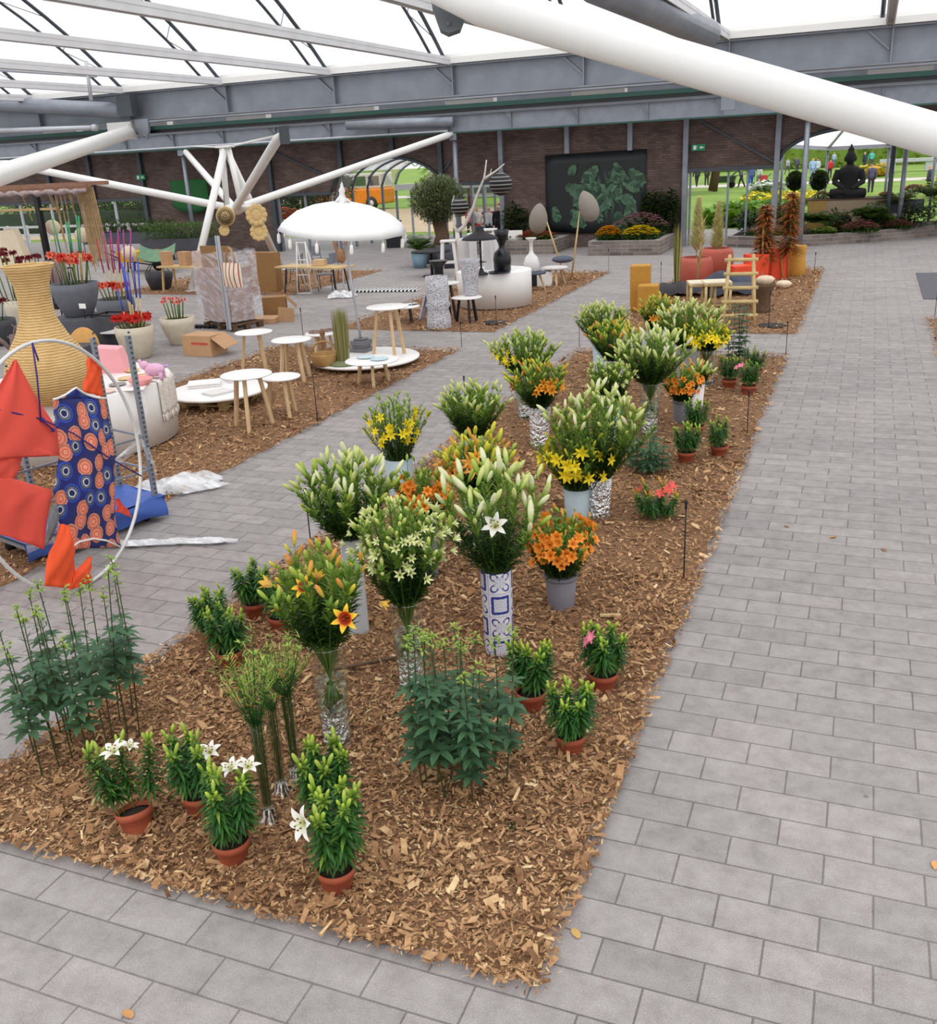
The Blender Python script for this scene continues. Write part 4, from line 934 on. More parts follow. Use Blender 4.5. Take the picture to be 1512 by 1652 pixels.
for l, x, y in (('black round ground cover in the chips before the white drum', 800, 523), ('black round ground cover in the chips near the bamboo ladder', 1246, 528)):
    m = MB(); m.lathe([(.26, 0.03), (.27, .045), (.24, .05), (0, .048)], 24); solo(m, 'ground_cover', blackm, l, 'lid', G(x, y))
m = MB(); m.tube([(-.25, -.2, .06), (0, .02, .05), (.3, .22, .07)], [.012, .014, .008], 6); solo(m, 'stick', bark, 'dark bent twig lying on the chips', 'twig', G(612, 1078))
m = MB(); m.box((0, 0, .05), (.16, .035, .015), rz=.3); solo(m, 'wood_offcut', pine, 'pale wood splinter on the chips above the pink potted lily', 'wood', G(985, 1002))
# white bloom standing alone on the left of the far bunches
# ------------------------------------------------------------------ hoop with cloth, trolley
HX = -6.206; HC = Vector((HX, 6.0, 1.075)); HR = 1.062; HTH, HTI = 1.68, .065
HD_ = Vector((cos(HTH), sin(HTH), 0)); HE = Vector((-sin(HTH)*sin(HTI), cos(HTH)*sin(HTI), cos(HTI))); HN = HD_.cross(HE).normalized()
def hp(px, py, off=0.):
    d = ray(px, py); return CAM+d*((HC+HN*off-CAM).dot(HN)/d.dot(HN))
hoop = thing('hoop_sculpture', 'large white metal hoop strung with red and floral cloth, leaning on the trolley', 'sculpture', (HX, 6.0, 0))
HL = Vector(hoop.location)
m = MB(); m.tube([HC-HL+HD_*HR*cos(2*pi*i/72)+HE*HR*sin(2*pi*i/72) for i in range(73)], .016, 10, cap=False); part(m, 'hoop', mat('hoop_white', (214, 214, 212), .35, .2, .04), hoop)
def clothpoly(outline, off, ms, name, label=None, n=12, bulge=.05, solid=.004, seed=0):
    """a stretched piece of cloth whose outline runs through the given places of the hoop plane: rows between left and right edge"""
    lf_, rt_ = outline; m = MB()
    def along(e, t):
        k = t*(len(e)-1); i = min(int(k), len(e)-2); f = k-i; a, b = e[i], e[i+1]; return (a[0]+(b[0]-a[0])*f, a[1]+(b[1]-a[1])*f)
    def fn(u, v):
        a, b = along(lf_, v), along(rt_, v); p = hp(a[0]+(b[0]-a[0])*u, a[1]+(b[1]-a[1])*u, off)-HL
        return p+HN*(bulge*sin(pi*u)*sin(pi*min(1, v+.1))+.012*sin(14*u+9*v+seed))
    m.quadgrid(fn, n, n*2)
    return part(m, name, ms, hoop, label, solid=solid)
clothpoly(([(20, 583), (-20, 650), (-60, 700), (-110, 740), (-110, 770), (-60, 780)], [(24, 580), (58, 636), (92, 690), (94, 738), (66, 718), (54, 706)]), .02, redcloth, 'cloth', 'coral red cloth, pointed upper piece', 12, .04, seed=1)
clothpoly(([(-60, 740), (-60, 770), (-60, 800)], [(56, 704), (36, 740), (22, 775)]), .02, redcloth, 'cloth', 'coral red cloth at the far left', 8, .02, seed=6)
clothpoly(([(-60, 770), (-60, 820), (-40, 845), (0, 862)], [(22, 772), (82, 790), (82, 808), (72, 886)]), .03, redcloth, 'cloth', 'coral red cloth, lower left piece', 12, .03, seed=2)
clothpoly(([(86, 645), (90, 690), (94, 740), (84, 790), (96, 840), (112, 886)], [(172, 642), (177, 690), (184, 740), (186, 800), (188, 840), (194, 882)]), -.03, floral, 'floral_cloth', 'blue cloth printed with coral and white flowers', 16, .07, seed=3)
# neckline and hem piping
NK = lambda u: 645-3*u-19*max(0, 1-abs(u-.42)/.5)**1.9
for nm, pts in (('piping', [(86+86*i/14, NK(i/14)) for i in range(15)]), ('piping', [(112, 886), (128, 874), (150, 869), (172, 872), (194, 882)])):
    m = MB(); m.tube([hp(x, y, -.005)-HL for x, y in pts], .009, 6); part(m, nm, white, hoop, 'white edge of the floral cloth')
m = MB(); m.quadgrid(lambda u, v: hp(86+86*u, NK(u)*(1-v)+(646-3*u)*v, -.03)-HL, 18, 3); part(m, 'floral_cloth', floral, hoop, solid=.004)
m = MB(); m.quadgrid(lambda u, v: hp(112+82*u, 886-3*u-(15*sin(pi*u))*v, -.04)-HL, 12, 2); part(m, 'lining', mat('dark_lining', (92, 94, 98), .9), hoop)
clothpoly(([(142, 577), (138, 605), (134, 632)], [(144, 576), (164, 592), (165, 640)]), -.06, orangecloth, 'scarf', 'orange scarf tied high on the right', 8, .04, seed=4)
clothpoly(([(98, 845), (80, 890), (70, 945)], [(110, 850), (120, 890), (120, 950)]), .05, orangecloth, 'scarf', 'orange scarf hanging over the bottom of the hoop', 10, .08, seed=5)
clothpoly(([(142, 897), (120, 925), (112, 952)], [(144, 900), (143, 925), (151, 938)]), .06, orangecloth, 'scarf', None, 8, .06, seed=7)
clothpoly(([(188, 805), (188, 815), (188, 825)], [(190, 803), (205, 822), (216, 836)]), -.02, redcloth, 'cloth', 'small red tip at the lower right', 6, .0, seed=8)
clothpoly(([(84, 815), (76, 845), (74, 880)], [(92, 812), (94, 838), (86, 865)]), .0, mat('grey_cloth', (120, 120, 124), .9), 'cloth', 'grey backing cloth', 6, .03, seed=9)
cordm = mat('purple_cord', (62, 44, 120), .8)
m = MB()
for pts in (((52, 553), (60, 610), (66, 676)), ((66, 676), (-40, 652)), ((66, 676), (120, 700), (178, 740), (228, 768)), ((52, 553), (62, 582)), ((66, 676), (88, 696))): m.tube([hp(x, y, .05)-HL for x, y in pts], .007, 6)
m.ball(hp(68, 677, .05)-HL, .02, 8, 6); m.ball(hp(86, 694, .05)-HL, .017, 8, 6); part(m, 'cord', cordm, hoop)
# trolley behind
tb = thing('trolley', 'galvanised cage trolley with blue plastic sheet and stretch film behind the hoop', 'trolley', (-6.76, 6.88, 0))
TL = Vector(tb.location); ax = Vector((.27, .96, 0)).normalized(); ay = Vector((-.96, .27, 0)).normalized()
def tp(a, b, z): return ax*a+ay*b+Vector((0, 0, z))
A0, A1, B1 = -.78, .62, .62
m = MB()
X = Matrix((ax, ay, Vector((0, 0, 1)))).transposed().to_4x4()
m.box(((A0+A1)/2, B1/2, .2), (A1-A0+.1, B1+.06, .035), X=X); part(m, 'deck', steel, tb)
for a, b, h in ((A1, 0, 1.92), (A0, 0, 1.7), (A1, B1, 1.85), (A0+.45, B1, 1.62)):
    m = MB(); m.box((a, b, .15+(h-.15)/2), (.045, .045, h-.15), X=X)
    for k in range(int(h/.05)): m.box((a+.0, b-.024, .2+k*.05), (.022, .004, .02), 1, X=X)
    part(m, 'post', [steel, steel_dark], tb)
for a, b in ((A1-.1, .08), (A0+.1, .08), (A1-.1, B1-.08), (A0+.1, B1-.08)):
    m = MB(); m.tube([tp(a-.0, b, .07)-ay*.02, tp(a, b, .07)+ay*.02], .065, 16); m.box((a, b, .15), (.1, .06, .08), X=X); part(m, 'wheel', [blackm], tb)
m = MB()
for z in (.9, .55): m.bar(tp(A0, 0, z), tp(A1, 0, z), .02); m.bar(tp(A1, 0, z), tp(A1, B1, z), .02)
part(m, 'rail', steel, tb)
m = MB(); R = random.Random(3)
m.quadgrid(lambda u, v: tp(A0-.06+(A1-A0+.14)*u, -.05+.02*sin(13*u)+.1*v*v*0-.03*sin(7*u+4*v), .06+.2*v+.02*sin(17*u+5*v)), 24, 5)
m.quadgrid(lambda u, v: tp(A0-.06+(A1-A0+.14)*u, -.05+(B1+.08)*v, .255+.025*sin(9*u)*sin(8*v)), 20, 8)
m.quadgrid(lambda u, v: tp(A1+.07+.01*sin(9*v), -.05+(B1+.08)*u, .06+.2*v), 8, 4); part(m, 'plastic_sheet', bluecloth, tb, 'blue plastic sheet wrapped round the deck')
m = MB(); m.quadgrid(lambda u, v: tp(A0-.07+.9*u, -.075-.03*sin(9*u+6*v), .16+.25*v+.03*sin(8*u)), 16, 6)
m.quadgrid(lambda u, v: tp(A1+.01+.03*sin(9*v), .0+.02*sin(12*v)-.02*u, .25+1.1*v)+ax*(.05*u-.03), 3, 24)
part(m, 'stretch_film', film, tb)
m = MB(); m.quadgrid(lambda u, v: tp(A1-.75*(1-u)*(1-v), .08+.02*sin(8*u), .75-.55*(1-u)*.3+.25*v), 8, 6); part(m, 'stretch_film', film, tb)
# loose film on the paving
def crumple(name, label, c, sx, sy, sz, rz, seed, ms=filmdense, cat='plastic film'):
    R = random.Random(seed); ph = [R.uniform(0, 6) for _ in range(6)]; m = MB()
    for s_ in range(3):
        m.quadgrid(lambda u, v: (sx*(u-.5)*(1+.15*sin(7*v+ph[0]+s_)), sy*(v-.5)*(1+.3*sin(9*u+ph[1]+s_)), .012+sz*abs(sin(5*u+ph[2]+s_*1.3)*sin(4*v+ph[3]+s_))*sin(pi*u)**.5*sin(pi*v)**.5+.02*sin(19*u+s_)*sin(17*v)+.02), 22, 14)
    return solo(m, name, ms, label, cat, c, rz)
crumple('crumpled_film', 'crumpled clear stretch film lying between trolley and chips', G(286, 792), .95, .4, .18, .85, 4)
crumple('film_strip', 'long thin twisted strip of clear film trailing on the paving', G(268, 880), 1.25, .1, .03, .35, 5)

# ------------------------------------------------------------------ white drums
def drum(label, c, r, h, slot=False):
    m = MB(); m.lathe([(r-.03, 0), (r-.02, .02), (r-.02, .05)], 64, m=1); m.lathe([(r, .05), (r, h-.01), (r-.012, h), (0, h)], 72)
    o = solo(m, 'display_drum', [white, blackm], label, 'display table', c); return o
D1 = Vector((-9.62, 9.75, 0)); D1h, D1r = .84, 1.24
drum('big white round display drum carrying pink things and the rattan vase', D1, D1r, D1h)
m = MB(); m.lathe([(.33, 0), (.36, .02), (.47, .18), (.5, .36), (.44, .54), (.3, .74), (.21, .92), (.185, 1.1), (.2, 1.28), (.26, 1.44), (.3, 1.5), (.27, 1.5), (.19, 1.3)], 40)
vp = G(88, 646, D1h); s = hgt(vp, 427)
solo(m, 'rattan_vase', rattan, 'tall hourglass rattan vase standing on the big white drum', 'vase', vp).scale = (s/1.5*.92, s/1.5*.92, s/1.5)
def onD(px, py): return G(px, py, D1h)
m = MB(); q = onD(182, 602)
m.add([(-.2, 0, 0), (.2, 0, 0), (.14, -.05, .34), (-.2, -.05, .37), (-.2, .25, 0), (.2, .25, 0), (.14, .2, .34), (-.2, .2, .37)], [(0, 1, 2, 3), (5, 4, 7, 6), (4, 0, 3, 7), (1, 5, 6, 2), (3, 2, 6, 7)], 0, False)
solo(m, 'pink_bin', pinkp, 'tilted pink plastic bin standing on the big white drum', 'bin', q, .35, bevel=.02)
t = thing('toy_animal', 'small lilac-pink plastic animal on the drum edge', 'toy', onD(252, 612), .3)
m = MB(); m.ball((0, 0, .13), .1, 14, 10, sx=1.35, sz=.85); m.ball((-.13, 0, .19), .06, 12, 8); m.tube([(-.17, 0, .19), (-.19, 0, .27)], [.025, .02], 8)
for a, b in ((-.08, .05), (-.08, -.05), (.09, .05), (.09, -.05)): m.tube([(a, b, .1), (a, b, 0)], .028, 10)
part(m, 'body', lilac, t)
for i, (px, py, r, h, c, lb) in enumerate(((205, 612, .12, .02, (226, 200, 150), 'flat sand-coloured plate on the drum, beside the pink bin'), (228, 622, .16, .09, (238, 160, 160), 'shallow pink bowl at the drum edge'), (190, 622, .11, .02, (150, 150, 150), 'small grey plate on the drum'), (214, 600, .1, .03, (232, 196, 120), 'small yellow dish at the back of the drum'), (234, 608, .12, .02, (226, 130, 110), 'coral plate stacked near the toy animal'), (262, 592, .1, .02, (178, 140, 190), 'lilac dish at the back edge of the drum'), (172, 634, .12, .03, (244, 214, 208), 'pale pink plate behind the hoop'))):
    m = MB(); m.lathe([(r*.5, 0), (r*.6, .004), (r, h), (r*.97, h+.004), (r*.58, .012), (0, .01)], 28); solo(m, 'dish', mat('dish_%d' % i, c, .35, 0, .03), lb, 'dish', onD(px, py))
for i, (px, py, w, l, c, lb) in enumerate(((236, 606, .3, .22, (234, 214, 160), 'folded straw-yellow place mat on the drum'), (212, 628, .34, .24, (246, 236, 234), 'folded white-pink cloth on the drum, near the front'))):
    m = MB(); m.box((0, 0, .006), (w, l, .012)); solo(m, 'place_mat', mat('placemat_%d' % i, c, .9, 0, .1, 30), lb, 'cloth', onD(px, py)+Vector((0, 0, .003)), .5, bevel=.004)
# fringed throw over the drum edge
m = MB(); R = random.Random(5); a0 = .12
def thr(u, v):
    a = a0+.45*u; d = v*.75
    if d < .3: r, z = D1r-.3+d+.008, D1h+.012
    else: r, z = D1r+.02+.02*sin(20*u), D1h+.02-(d-.3)
    return (D1.x+r*cos(a), D1.y+r*sin(a), z+.006*sin(30*u+9*v))
m.quadgrid(thr, 16, 16)
for i in range(26):
    p = Vector(thr(i/25, 1)); m.tube([p, p+Vector((.01, 0, -.05)), p+Vector((R.uniform(-.01, .02), R.uniform(-.01, .01), -.11))], .006, 4)
solo(m, 'fringed_throw', mat('cream_throw', (226, 218, 210), .95, 0, .2, 30, .5, 60), 'cream fringed throw hanging over the right edge of the white drum', 'blanket', solid=.008)

# ------------------------------------------------------------------ low round white platforms
def platform(label, c, r, z, pallet=True):
    o = thing('low_platform', label, 'platform', c); m = MB(); m.lathe([(r-.02, z), (r, z+.015), (r, z+.035), (r-.015, z+.045), (0, z+.045)], 64); part(m, 'top', white, o)
    m = MB()
    for a in (-.45, 0, .45): m.box((a*r, 0, z-.05), (.1, r*1.2, .1)); 
    for b in (-.5, 0, .5): m.box((0, b*r, z-.11 if z > .14 else .012), (r*1.2, .1, .02))
    for a in (-.45, 0, .45):
        for b in (-.5, 0, .5): m.box((a*r, b*r, (z-.1)/2), (.1, .12, max(.02, z-.1)))
    part(m, 'pallet', pine, o); return o
P2 = G(590, 577, .13); P2.z = 0
platform('wide white round platform under the parasol foot and grass sheaf', P2, .96, .1)
P1 = G(352, 628, .24); P1.z = 0
platform('white round platform on a pallet, stacked with folded cloths', P1, .75, .2)
for i, (px, py, w, l, hh, lb) in enumerate(((330, 622, .5, .36, .06, 'stack of folded white cloths on the pallet platform, left'), (385, 612, .42, .32, .07, 'stack of folded white cloths on the pallet platform, right'), (352, 634, .4, .3, .03, 'flat grey-white folded cloth at the front of the pallet platform'))):
    m = MB()
    for k in range(max(1, int(hh/.015))): m.box((.004*(k % 2), .003*(k % 3), .0075+k*.015), (w-.01*(k % 2), l-.008*(k % 3), .014))
    solo(m, 'folded_cloth', mat('linen_%d' % i, (236-8*i, 232-8*i, 230-8*i), .95, 0, .05, 20), lb, 'cloth', G(px, py, .248), .6+.3*i, bevel=.004)

# ------------------------------------------------------------------ stool tables
def rtable(label, px, py, h, r, base=0., legs=3, lm=oak, tm=white, rz=.3, group='round white stool tables', splay=.2, lw=.05):
    c = G(px, py, base+h); c.z = base
    o = thing('stool_table', label, 'table', c, rz, group); m = MB(); m.lathe([(r-.01, h-.022), (r, h-.018), (r, h-.004), (r-.006, h), (0, h)], 48); part(m, 'table_top', tm, o)
    for k in range(legs):
        a = 2*pi*k/legs; d = Vector((cos(a), sin(a), 0)); m = MB(); m.bar(d*r*.5+Vector((0, 0, h-.02)), d*(r*.5+splay*h*.8), lw, lw, up=d); part(m, 'leg', lm, o, bevel=.004)
    return o
rtable('nearest tall white stool table with oak legs', 397, 603, .78, .345, rz=-1.15)
rtable('white oak-legged stool table tucked under the right of the nearest tall one', 452, 607, .6, .285, rz=-.7)
rtable('tall white oak-legged stool table behind the box with red print', 409, 535, .76, .32, rz=-.4)
rtable('white oak-legged stool table in the middle with four splayed legs', 470, 547, .7, .33, legs=4, rz=-.5)
rtable('low white stool table with wreaths behind the grass sheaf', 518, 537, .42, .3, rz=.4)
rtable('tallest white stool table, standing on the wide round platform', 625, 494, .88, .37, base=.145, rz=-.9)
rtable('low white stool table with plates in front of the wide platform', 600, 580, .42, .43, rz=-1.1)
rtable('low white stool table with black legs and patterned plates', 655, 494, .36, .31, lm=black, rz=-.6, group='white tables with black legs')
t9 = rtable('white table with black legs carrying the grey perforated vase', 753, 479, .56, .33, lm=black, rz=-1.0, group='white tables with black legs')
t10 = rtable('taller white table with black legs carrying the black flared vase', 718, 456, .8, .33, lm=black, rz=-.4, group='white tables with black legs')
def at(px, py, z): return G(px, py, z)
# things on them
for lb, px, py, z, r in (('black and white printed plate on the low black-legged table, left', 648, 495, .365, .13), ('black and white printed plate on the low black-legged table, right', 664, 491, .365, .14)):
    m = MB(); m.lathe([(r*.6, 0), (r, .018), (r*.97, .022), (r*.58, .008), (0, .007)], 28); solo(m, 'plate', monop, lb, 'plate', at(px, py, z))
for lb, px, py in (('grey printed plate on the low stool table in front of the platform', 590, 577), ('blue-grey printed plate on the low stool table, right', 612, 580)):
    m = MB(); m.lathe([(.09, 0), (.15, .014), (.145, .018), (.085, .006), (0, .005)], 28); solo(m, 'plate', mat('soft_print'+str(px), (206-px % 7*6, 214, 220), .4, 0, .2, 25), lb, 'plate', at(px, py, .423))
for lb, px, py in (('wreath of pebbles on the table behind the basket, left', 508, 537), ('wreath of pebbles on the table behind the basket, right', 532, 534)):
    m = MB(); R = random.Random(px)
    for k in range(16): a = k/16*2*pi; m.ball((.1*cos(a), .1*sin(a), .02), .024*R.uniform(.7, 1.1), 8, 5)
    solo(m, 'wreath', mat('pebble%d' % px, (150, 128, 116), .8, 0, .3, 40), lb, 'wreath', at(px, py, .423))
# grass sheaf on the platform
PB = .146
m = MB(); R = random.Random(8)
sh = thing('grass_sheaf', 'upright sheaf of dry green reeds on the wide white platform', 'dried grass', at(555, 588, PB))
for k in range(420):
    a = R.random()*6.28; q = sqrt(R.random()); d = Vector((cos(a)*q*.16, sin(a)*q*.16, 1.0*R.uniform(.9, 1.0))); b = Vector((cos(a)*q*.11, sin(a)*q*.11, .02)); m.leaf(b, d-b, (d-b).length, .009, 0, 0, 2)
part(m, 'reeds', leafmat('reed_green', (122, 120, 70), (176, 170, 112), .1), sh); sh.children[0].name = 'reed'
m = MB(); m.lathe([(.24, 0), (.25, .015), (.2, .04), (.12, .07), (0, .075)], 26); part(m, 'base', mat('moss_base', (122, 128, 96), .9, 0, .2, 30), sh)
# basket and mill
bk = thing('basket', 'round wicker basket with hoop handle on the wide white platform', 'basket', at(525, 588, PB), .3)
m = MB(); m.lathe([(.2, 0), (.22, .02), (.245, .18), (.23, .2), (.215, .18), (.2, .03), (0, .025)], 28); part(m, 'body', wicker, bk)
m = MB(); m.tube([(.22*cos(a), .0, .18+.22*sin(a)) for a in [pi*k/12 for k in range(13)]], .014, 8); part(m, 'handle', wicker, bk)
m = MB(); m.lathe([(.06, 0), (.065, .03), (.04, .14), (.055, .26), (.05, .34), (.03, .38), (.05, .43), (.045, .5), (0, .53)], 20); solo(m, 'wooden_mill', mat('walnut', (132, 92, 62), .5, 0, .2, 14), 'tall turned wooden mill behind the basket', 'mill', at(524, 578, PB))

# ------------------------------------------------------------------ parasol
pf = at(584, 566, PB); ps = thing('parasol', 'white fringed parasol leaning over the tables', 'parasol', pf)
ptop = PY(549, 348, pf.y+.25)-pf; pst = Vector((0, 0, .2))
m = MB(); m.box((0, 0, .03), (.34, .34, .06)); m.box((0, 0, .09), (.26, .26, .06)); m.box((0, 0, .16), (.3, .3, .08)); m.box((0, 0, .215), (.2, .2, .03)); part(m, 'foot', mat('parasol_foot', (112, 112, 118), .6), ps, bevel=.008)
m = MB(); m.tube([pst, ptop], .024, 12); part(m, 'pole', steel_light, ps)
ctr = PY(553, 371, pf.y+.25)-pf
axn = (Vector((.11, -.05, 1))).normalized(); Q = axn.to_track_quat('Z', 'Y').to_matrix().to_4x4(); Q.translation = ctr
Rp = 1.13; m = MB()
prof = [(1e-4, .50), (.1, .49), (.25, .465), (.5, .40), (.75, .28), (.92, .13), (1.0, 0)]
m.lathe([(r*Rp, z*.98) for r, z in prof], 64, X=Q, wob=lambda a, z: 1+(.018*cos(12*a) if z < .3 else 0)); canopy = part(m, 'canopy', mat('parasol_white', (244, 244, 244), .85, 0, .01), ps, solid=.006)
for k in range(12):
    m = MB(); a = 2*pi*k/12; p = Vector((Rp*cos(a), Rp*sin(a), -.01)); m.tube([Q @ p, Q @ (p-Vector((0, 0, .07)))], .008, 6)
    m.lathe([(.016, 0), (.03, -.02), (.034, -.13), (.02, -.17)], 8, X=Q @ Matrix.Translation(p-Vector((0, 0, .05)))); part(m, 'tassel', white, ps)
for k in range(12):
    m = MB(); a = 2*pi*k/12; m.tube([Q @ Vector((Rp*r*cos(a), Rp*r*sin(a), z*.98-.012)) for r, z in prof[1:]], .006, 4); part(m, 'rib', steel_light, ps)
m = MB(); m.lathe([(.14, .47), (.1, .53), (.06, .57), (.045, .63), (.06, .67), (.035, .72), (.012, .8), (0, .83)], 20, X=Q)
for k in range(6): a = k; m.leaf(Q @ Vector((.02*cos(a), .02*sin(a), .55)), (cos(a), sin(a), -.1), .2, .1, .8, 0, 3)
part(m, 'finial', whitew, ps, 'white ribbon and turned finial')

# ------------------------------------------------------------------ wrapped trolley around the tree column
wc = G(378, 528); w = thing('wrapped_trolley', 'stretch-wrapped stack of cardboard on a pallet at the tree column', 'wrapped goods', wc, -.35)
m = MB(); [m.box((x, 0, .13), (.1, .85, .03)) for x in (-.5, -.25, 0, .25, .5)]; [m.box((x, y, .06), (.12, .12, .1)) for x in (-.5, 0, .5) for y in (-.35, 0, .35)]; part(m, 'pallet', bark, w)
m = MB(); m.box((-.12, .0, .75), (.95, .7, 1.15)); part(m, 'carton', mat('wrapped_carton', (170, 142, 132), .7, 0, .2, 3), w)
m = MB(); m.box((-.2, -.1, 1.42), (.95, .05, .75), rz=.1); part(m, 'carton_flap', cardb2, w, 'brown cardboard leaning on top')
m = MB()
for sy in (-1, 1): m.quadgrid(lambda u, v: (-.68+1.24*u, sy*(.42+.02*sin(7*u+5*v)), .2+1.5*v+.03*sin(9*u)), 14, 16)
for sx in (-.68, .56): m.quadgrid(lambda u, v: (sx+.02*sin(8*v), -.42+.84*u, .2+1.5*v), 8, 14)
part(m, 'stretch_film', filmmat('wrap_film', (.86, .86, .92), .3), w)
for x in (.42, .5):
    m = MB(); m.box((x, -.45, 1.05), (.045, .04, 2.0)); part(m, 'post', [steel_light], w)
tc = Vector((-18.2, 26.3, 0))
def hang(px, py, Y): return PY(px, py, Y)
# round woven ornaments hanging on the column
def ornament(label, px, py, Y, r, kind, name='woven_ornament'):
    c = hang(px, py, Y); o = thing(name, label, 'ornament', c); m = MB(); n = Vector((.36, -.93, .1)).normalized(); X = n.to_track_quat('Z', 'Y').to_matrix().to_4x4()
    if kind == 0:
        m.lathe([(r*.9, -.02), (r, 0), (r*.9, .02)], 36, X=X)
        m.lathe([(0, .022), (r*.32, .024), (r*.32, .03), (0, .032)], 24, X=X)
        m.lathe([(0, .02), (r*.9, .021)], 36, X=X)
        part(m, 'disc', hessian, o)
        d = MB()
        for k in range(20): a = 2*pi*k/20; d.add([X @ Vector((r*q*cos(a+s_), r*q*sin(a+s_), .03)) for q, s_ in ((.55, -.1), (.55, .1), (.8, 0))], [(0, 1, 2)], 0, False)
        for k in range(8): a = 2*pi*k/8; d.add([X @ Vector((r*q*cos(a+s_), r*q*sin(a+s_), .036)) for q, s_ in ((.05, 0), (.2, -.3), (.36, 0), (.2, .3))], [(0, 1, 2, 3)], 0, False)
        part(d, 'pattern', mat('dark_raffia', (44, 34, 30), .9), o)
        m = MB(); m.tube([X @ Vector((0, r, 0)), X @ Vector((.0, r+.3, 0))], .01, 5); part(m, 'cord', bark, o)
    else:
        R = random.Random(int(px))
        m.lathe([(r*.25, -.02), (r*.6, .0), (r*.62, .02), (r*.25, .03)], 24, X=X)
        for k in range(11):
            a = 2*pi*k/11; m.lathe([(r*.1, .01), (r*.3, .0), (r*.31, .02), (r*.12, .03)], 14, X=X @ Matrix.Translation((r*.72*cos(a), r*.72*sin(a), 0)))
        part(m, 'disc', hessian, o)
    return o
ornament('round straw disc with dark zigzag rings, hanging high on the column', 364, 349, 23.6, .27, 0)
ornament('ragged straw wreath hanging high on the column, right of the disc', 414, 347, 23.6, .3, 1)
ornament('smaller ragged straw wreath below the ragged one', 418, 374, 23.6, .25, 1)
ornament('small straw rosette below the zigzag disc', 362, 372, 23.6, .15, 1)
bagc = hang(374, 440, 17.35); bg = thing('striped_bag', 'cream canvas bag with red stripes hanging on the wrapped stack', 'bag', bagc, -.3)
m = MB(); m.quadgrid(lambda u, v: (-.32+.64*u, -.06*sin(pi*u)*sin(pi*v), -.28+.48*v-.03*sin(pi*u)*(1-v)), 10, 8); m.quadgrid(lambda u, v: (.32-.64*u, .06*sin(pi*u)*sin(pi*v)+.01, -.28+.48*v), 10, 8); part(m, 'body', bagstripe, bg)
m = MB()
for y in (-.01, .02): m.tube([(-.14, y, .2), (-.1, y, .42), (0, y, .52), (.1, y, .42), (.14, y, .2)], .01, 6)
part(m, 'handle', cardb, bg)
# loose cardboard
def carton(label, px, py, d, rz, ms, flaps=True, name='cardboard_box', mark=False, tilt=0, lift=0.):
    o = thing(name, label, 'box', G(px, py)+Vector((0, 0, lift)), rz, None); m = MB(); m.box((0, 0, d[2]/2), d); part(m, 'body', ms, o, bevel=.006)
    if flaps: m = MB(); m.bar((d[0]/2, 0, d[2]-.02), (d[0]/2+d[0]*.42, .02, d[2]*.45), d[1]*.9, .006, up=(1, 0, 0)); part(m, 'flap', ms, o)
    if mark:
        m = MB(); R = random.Random(2)
        for k in range(9): m.box((.02+.045*k-.12, -d[1]/2-.003, d[2]*.62+.0), (.032, .003, .045))
        part(m, 'print', mat('red_print', (206, 56, 54), .7), o, 'red block lettering')
    if tilt: o.rotation_euler = (tilt, 0, rz)
    return o
carton('brown cardboard box with red print lying on the paving', 333, 571, (.68, .5, .4), -.05, cardb, True, mark=True)
carton('open brown cardboard box with torn flaps beside the wrapped stack', 446, 512, (.55, .4, .5), .5, cardb2, True)
carton('tall brown cardboard sheet box behind the wrapped stack', 432, 470, (.95, .3, 1.1), -.1, cardb2, False)
carton('flat opened carton lying under the torn box', 420, 520, (.9, .55, .12), .2, cardb, True)
carton('dark-bottomed carton under the wrapped stack', 392, 520, (.4, .35, .22), .4, mat('dark_carton', (110, 86, 66), .8), False)  # whole carton in one darker cardboard brown

# ------------------------------------------------------------------ pots with amaryllis
def amaryllis(label, loc, z0, H, sp, n, kinds, seed, per=4, s=1., group='pots of amaryllis'):
    R = random.Random(seed); o = thing('amaryllis', label, 'flowers', loc, 0, group); st, gr_ = MB(), MB()
    for i in range(n):
        a = i*2.4; q = sp*sqrt((i+.5)/n); tip = Vector((q*cos(a), q*sin(a), z0+H*R.uniform(.75, 1.0))); st.tube([(q*.7*cos(a), q*.7*sin(a), z0), tip], .013, 6)
        for k in range(per):
            aa = 2*pi*k/per+R.random(); b = link('bloom', BL[kinds[R.randrange(len(kinds))]], o); orient(b, tip+Vector((cos(aa)*.03, sin(aa)*.03, 0)), (cos(aa), sin(aa), R.uniform(-.1, .5)), s*R.uniform(.85, 1.1), R.random())
    for k in range(90): a = R.random()*6.28; q = sp*sqrt(R.random())*.95; gr_.leaf((q*cos(a), q*sin(a), z0-.03), (R.uniform(-1, 1), R.uniform(-1, 1), .8), .08, .02, .3, 0, 2)
    part(st, 'stem', stemg, o); part(gr_, 'moss', bushleaf, o); return o
def tub(label, c, rt, rb, h, ms, name='plant_tub', cat='pot', curve=.1):
    m = MB(); m.lathe([(rb*.9, 0), (rb, .02), (rb+(rt-rb)*.45+curve*rt*.6, h*.4), (rt*.97+curve*rt*.3, h*.75), (rt, h), (rt*.92, h), (rt*.9, h*.9)], 40); m.lathe([(rt*.91, h*.9), (0, h*.92)], 24, m=1)
    return solo(m, name, [ms, soil], label, cat, c)
u1 = G(224, 577); tub('cream urn of red amaryllis, nearest of the two urns', u1, .36, .24, .62, cream_pot); amaryllis('bright red amaryllis in the nearer cream urn', u1, .58, .22, .33, 13, ('red',), 81, 4)
u2 = G(292, 555); tub('cream urn of striped pink amaryllis, beside the cardboard box', u2, .35, .2, .56, cream_pot); amaryllis('sparse striped red-white amaryllis in the farther cream urn', u2, .53, .42, .26, 8, ('blush',), 82, 3, .9)
b1 = Vector((-16.0, 17.3, 0)); dd = G(145, 565); b1 = Vector((dd.x, dd.y, 0))
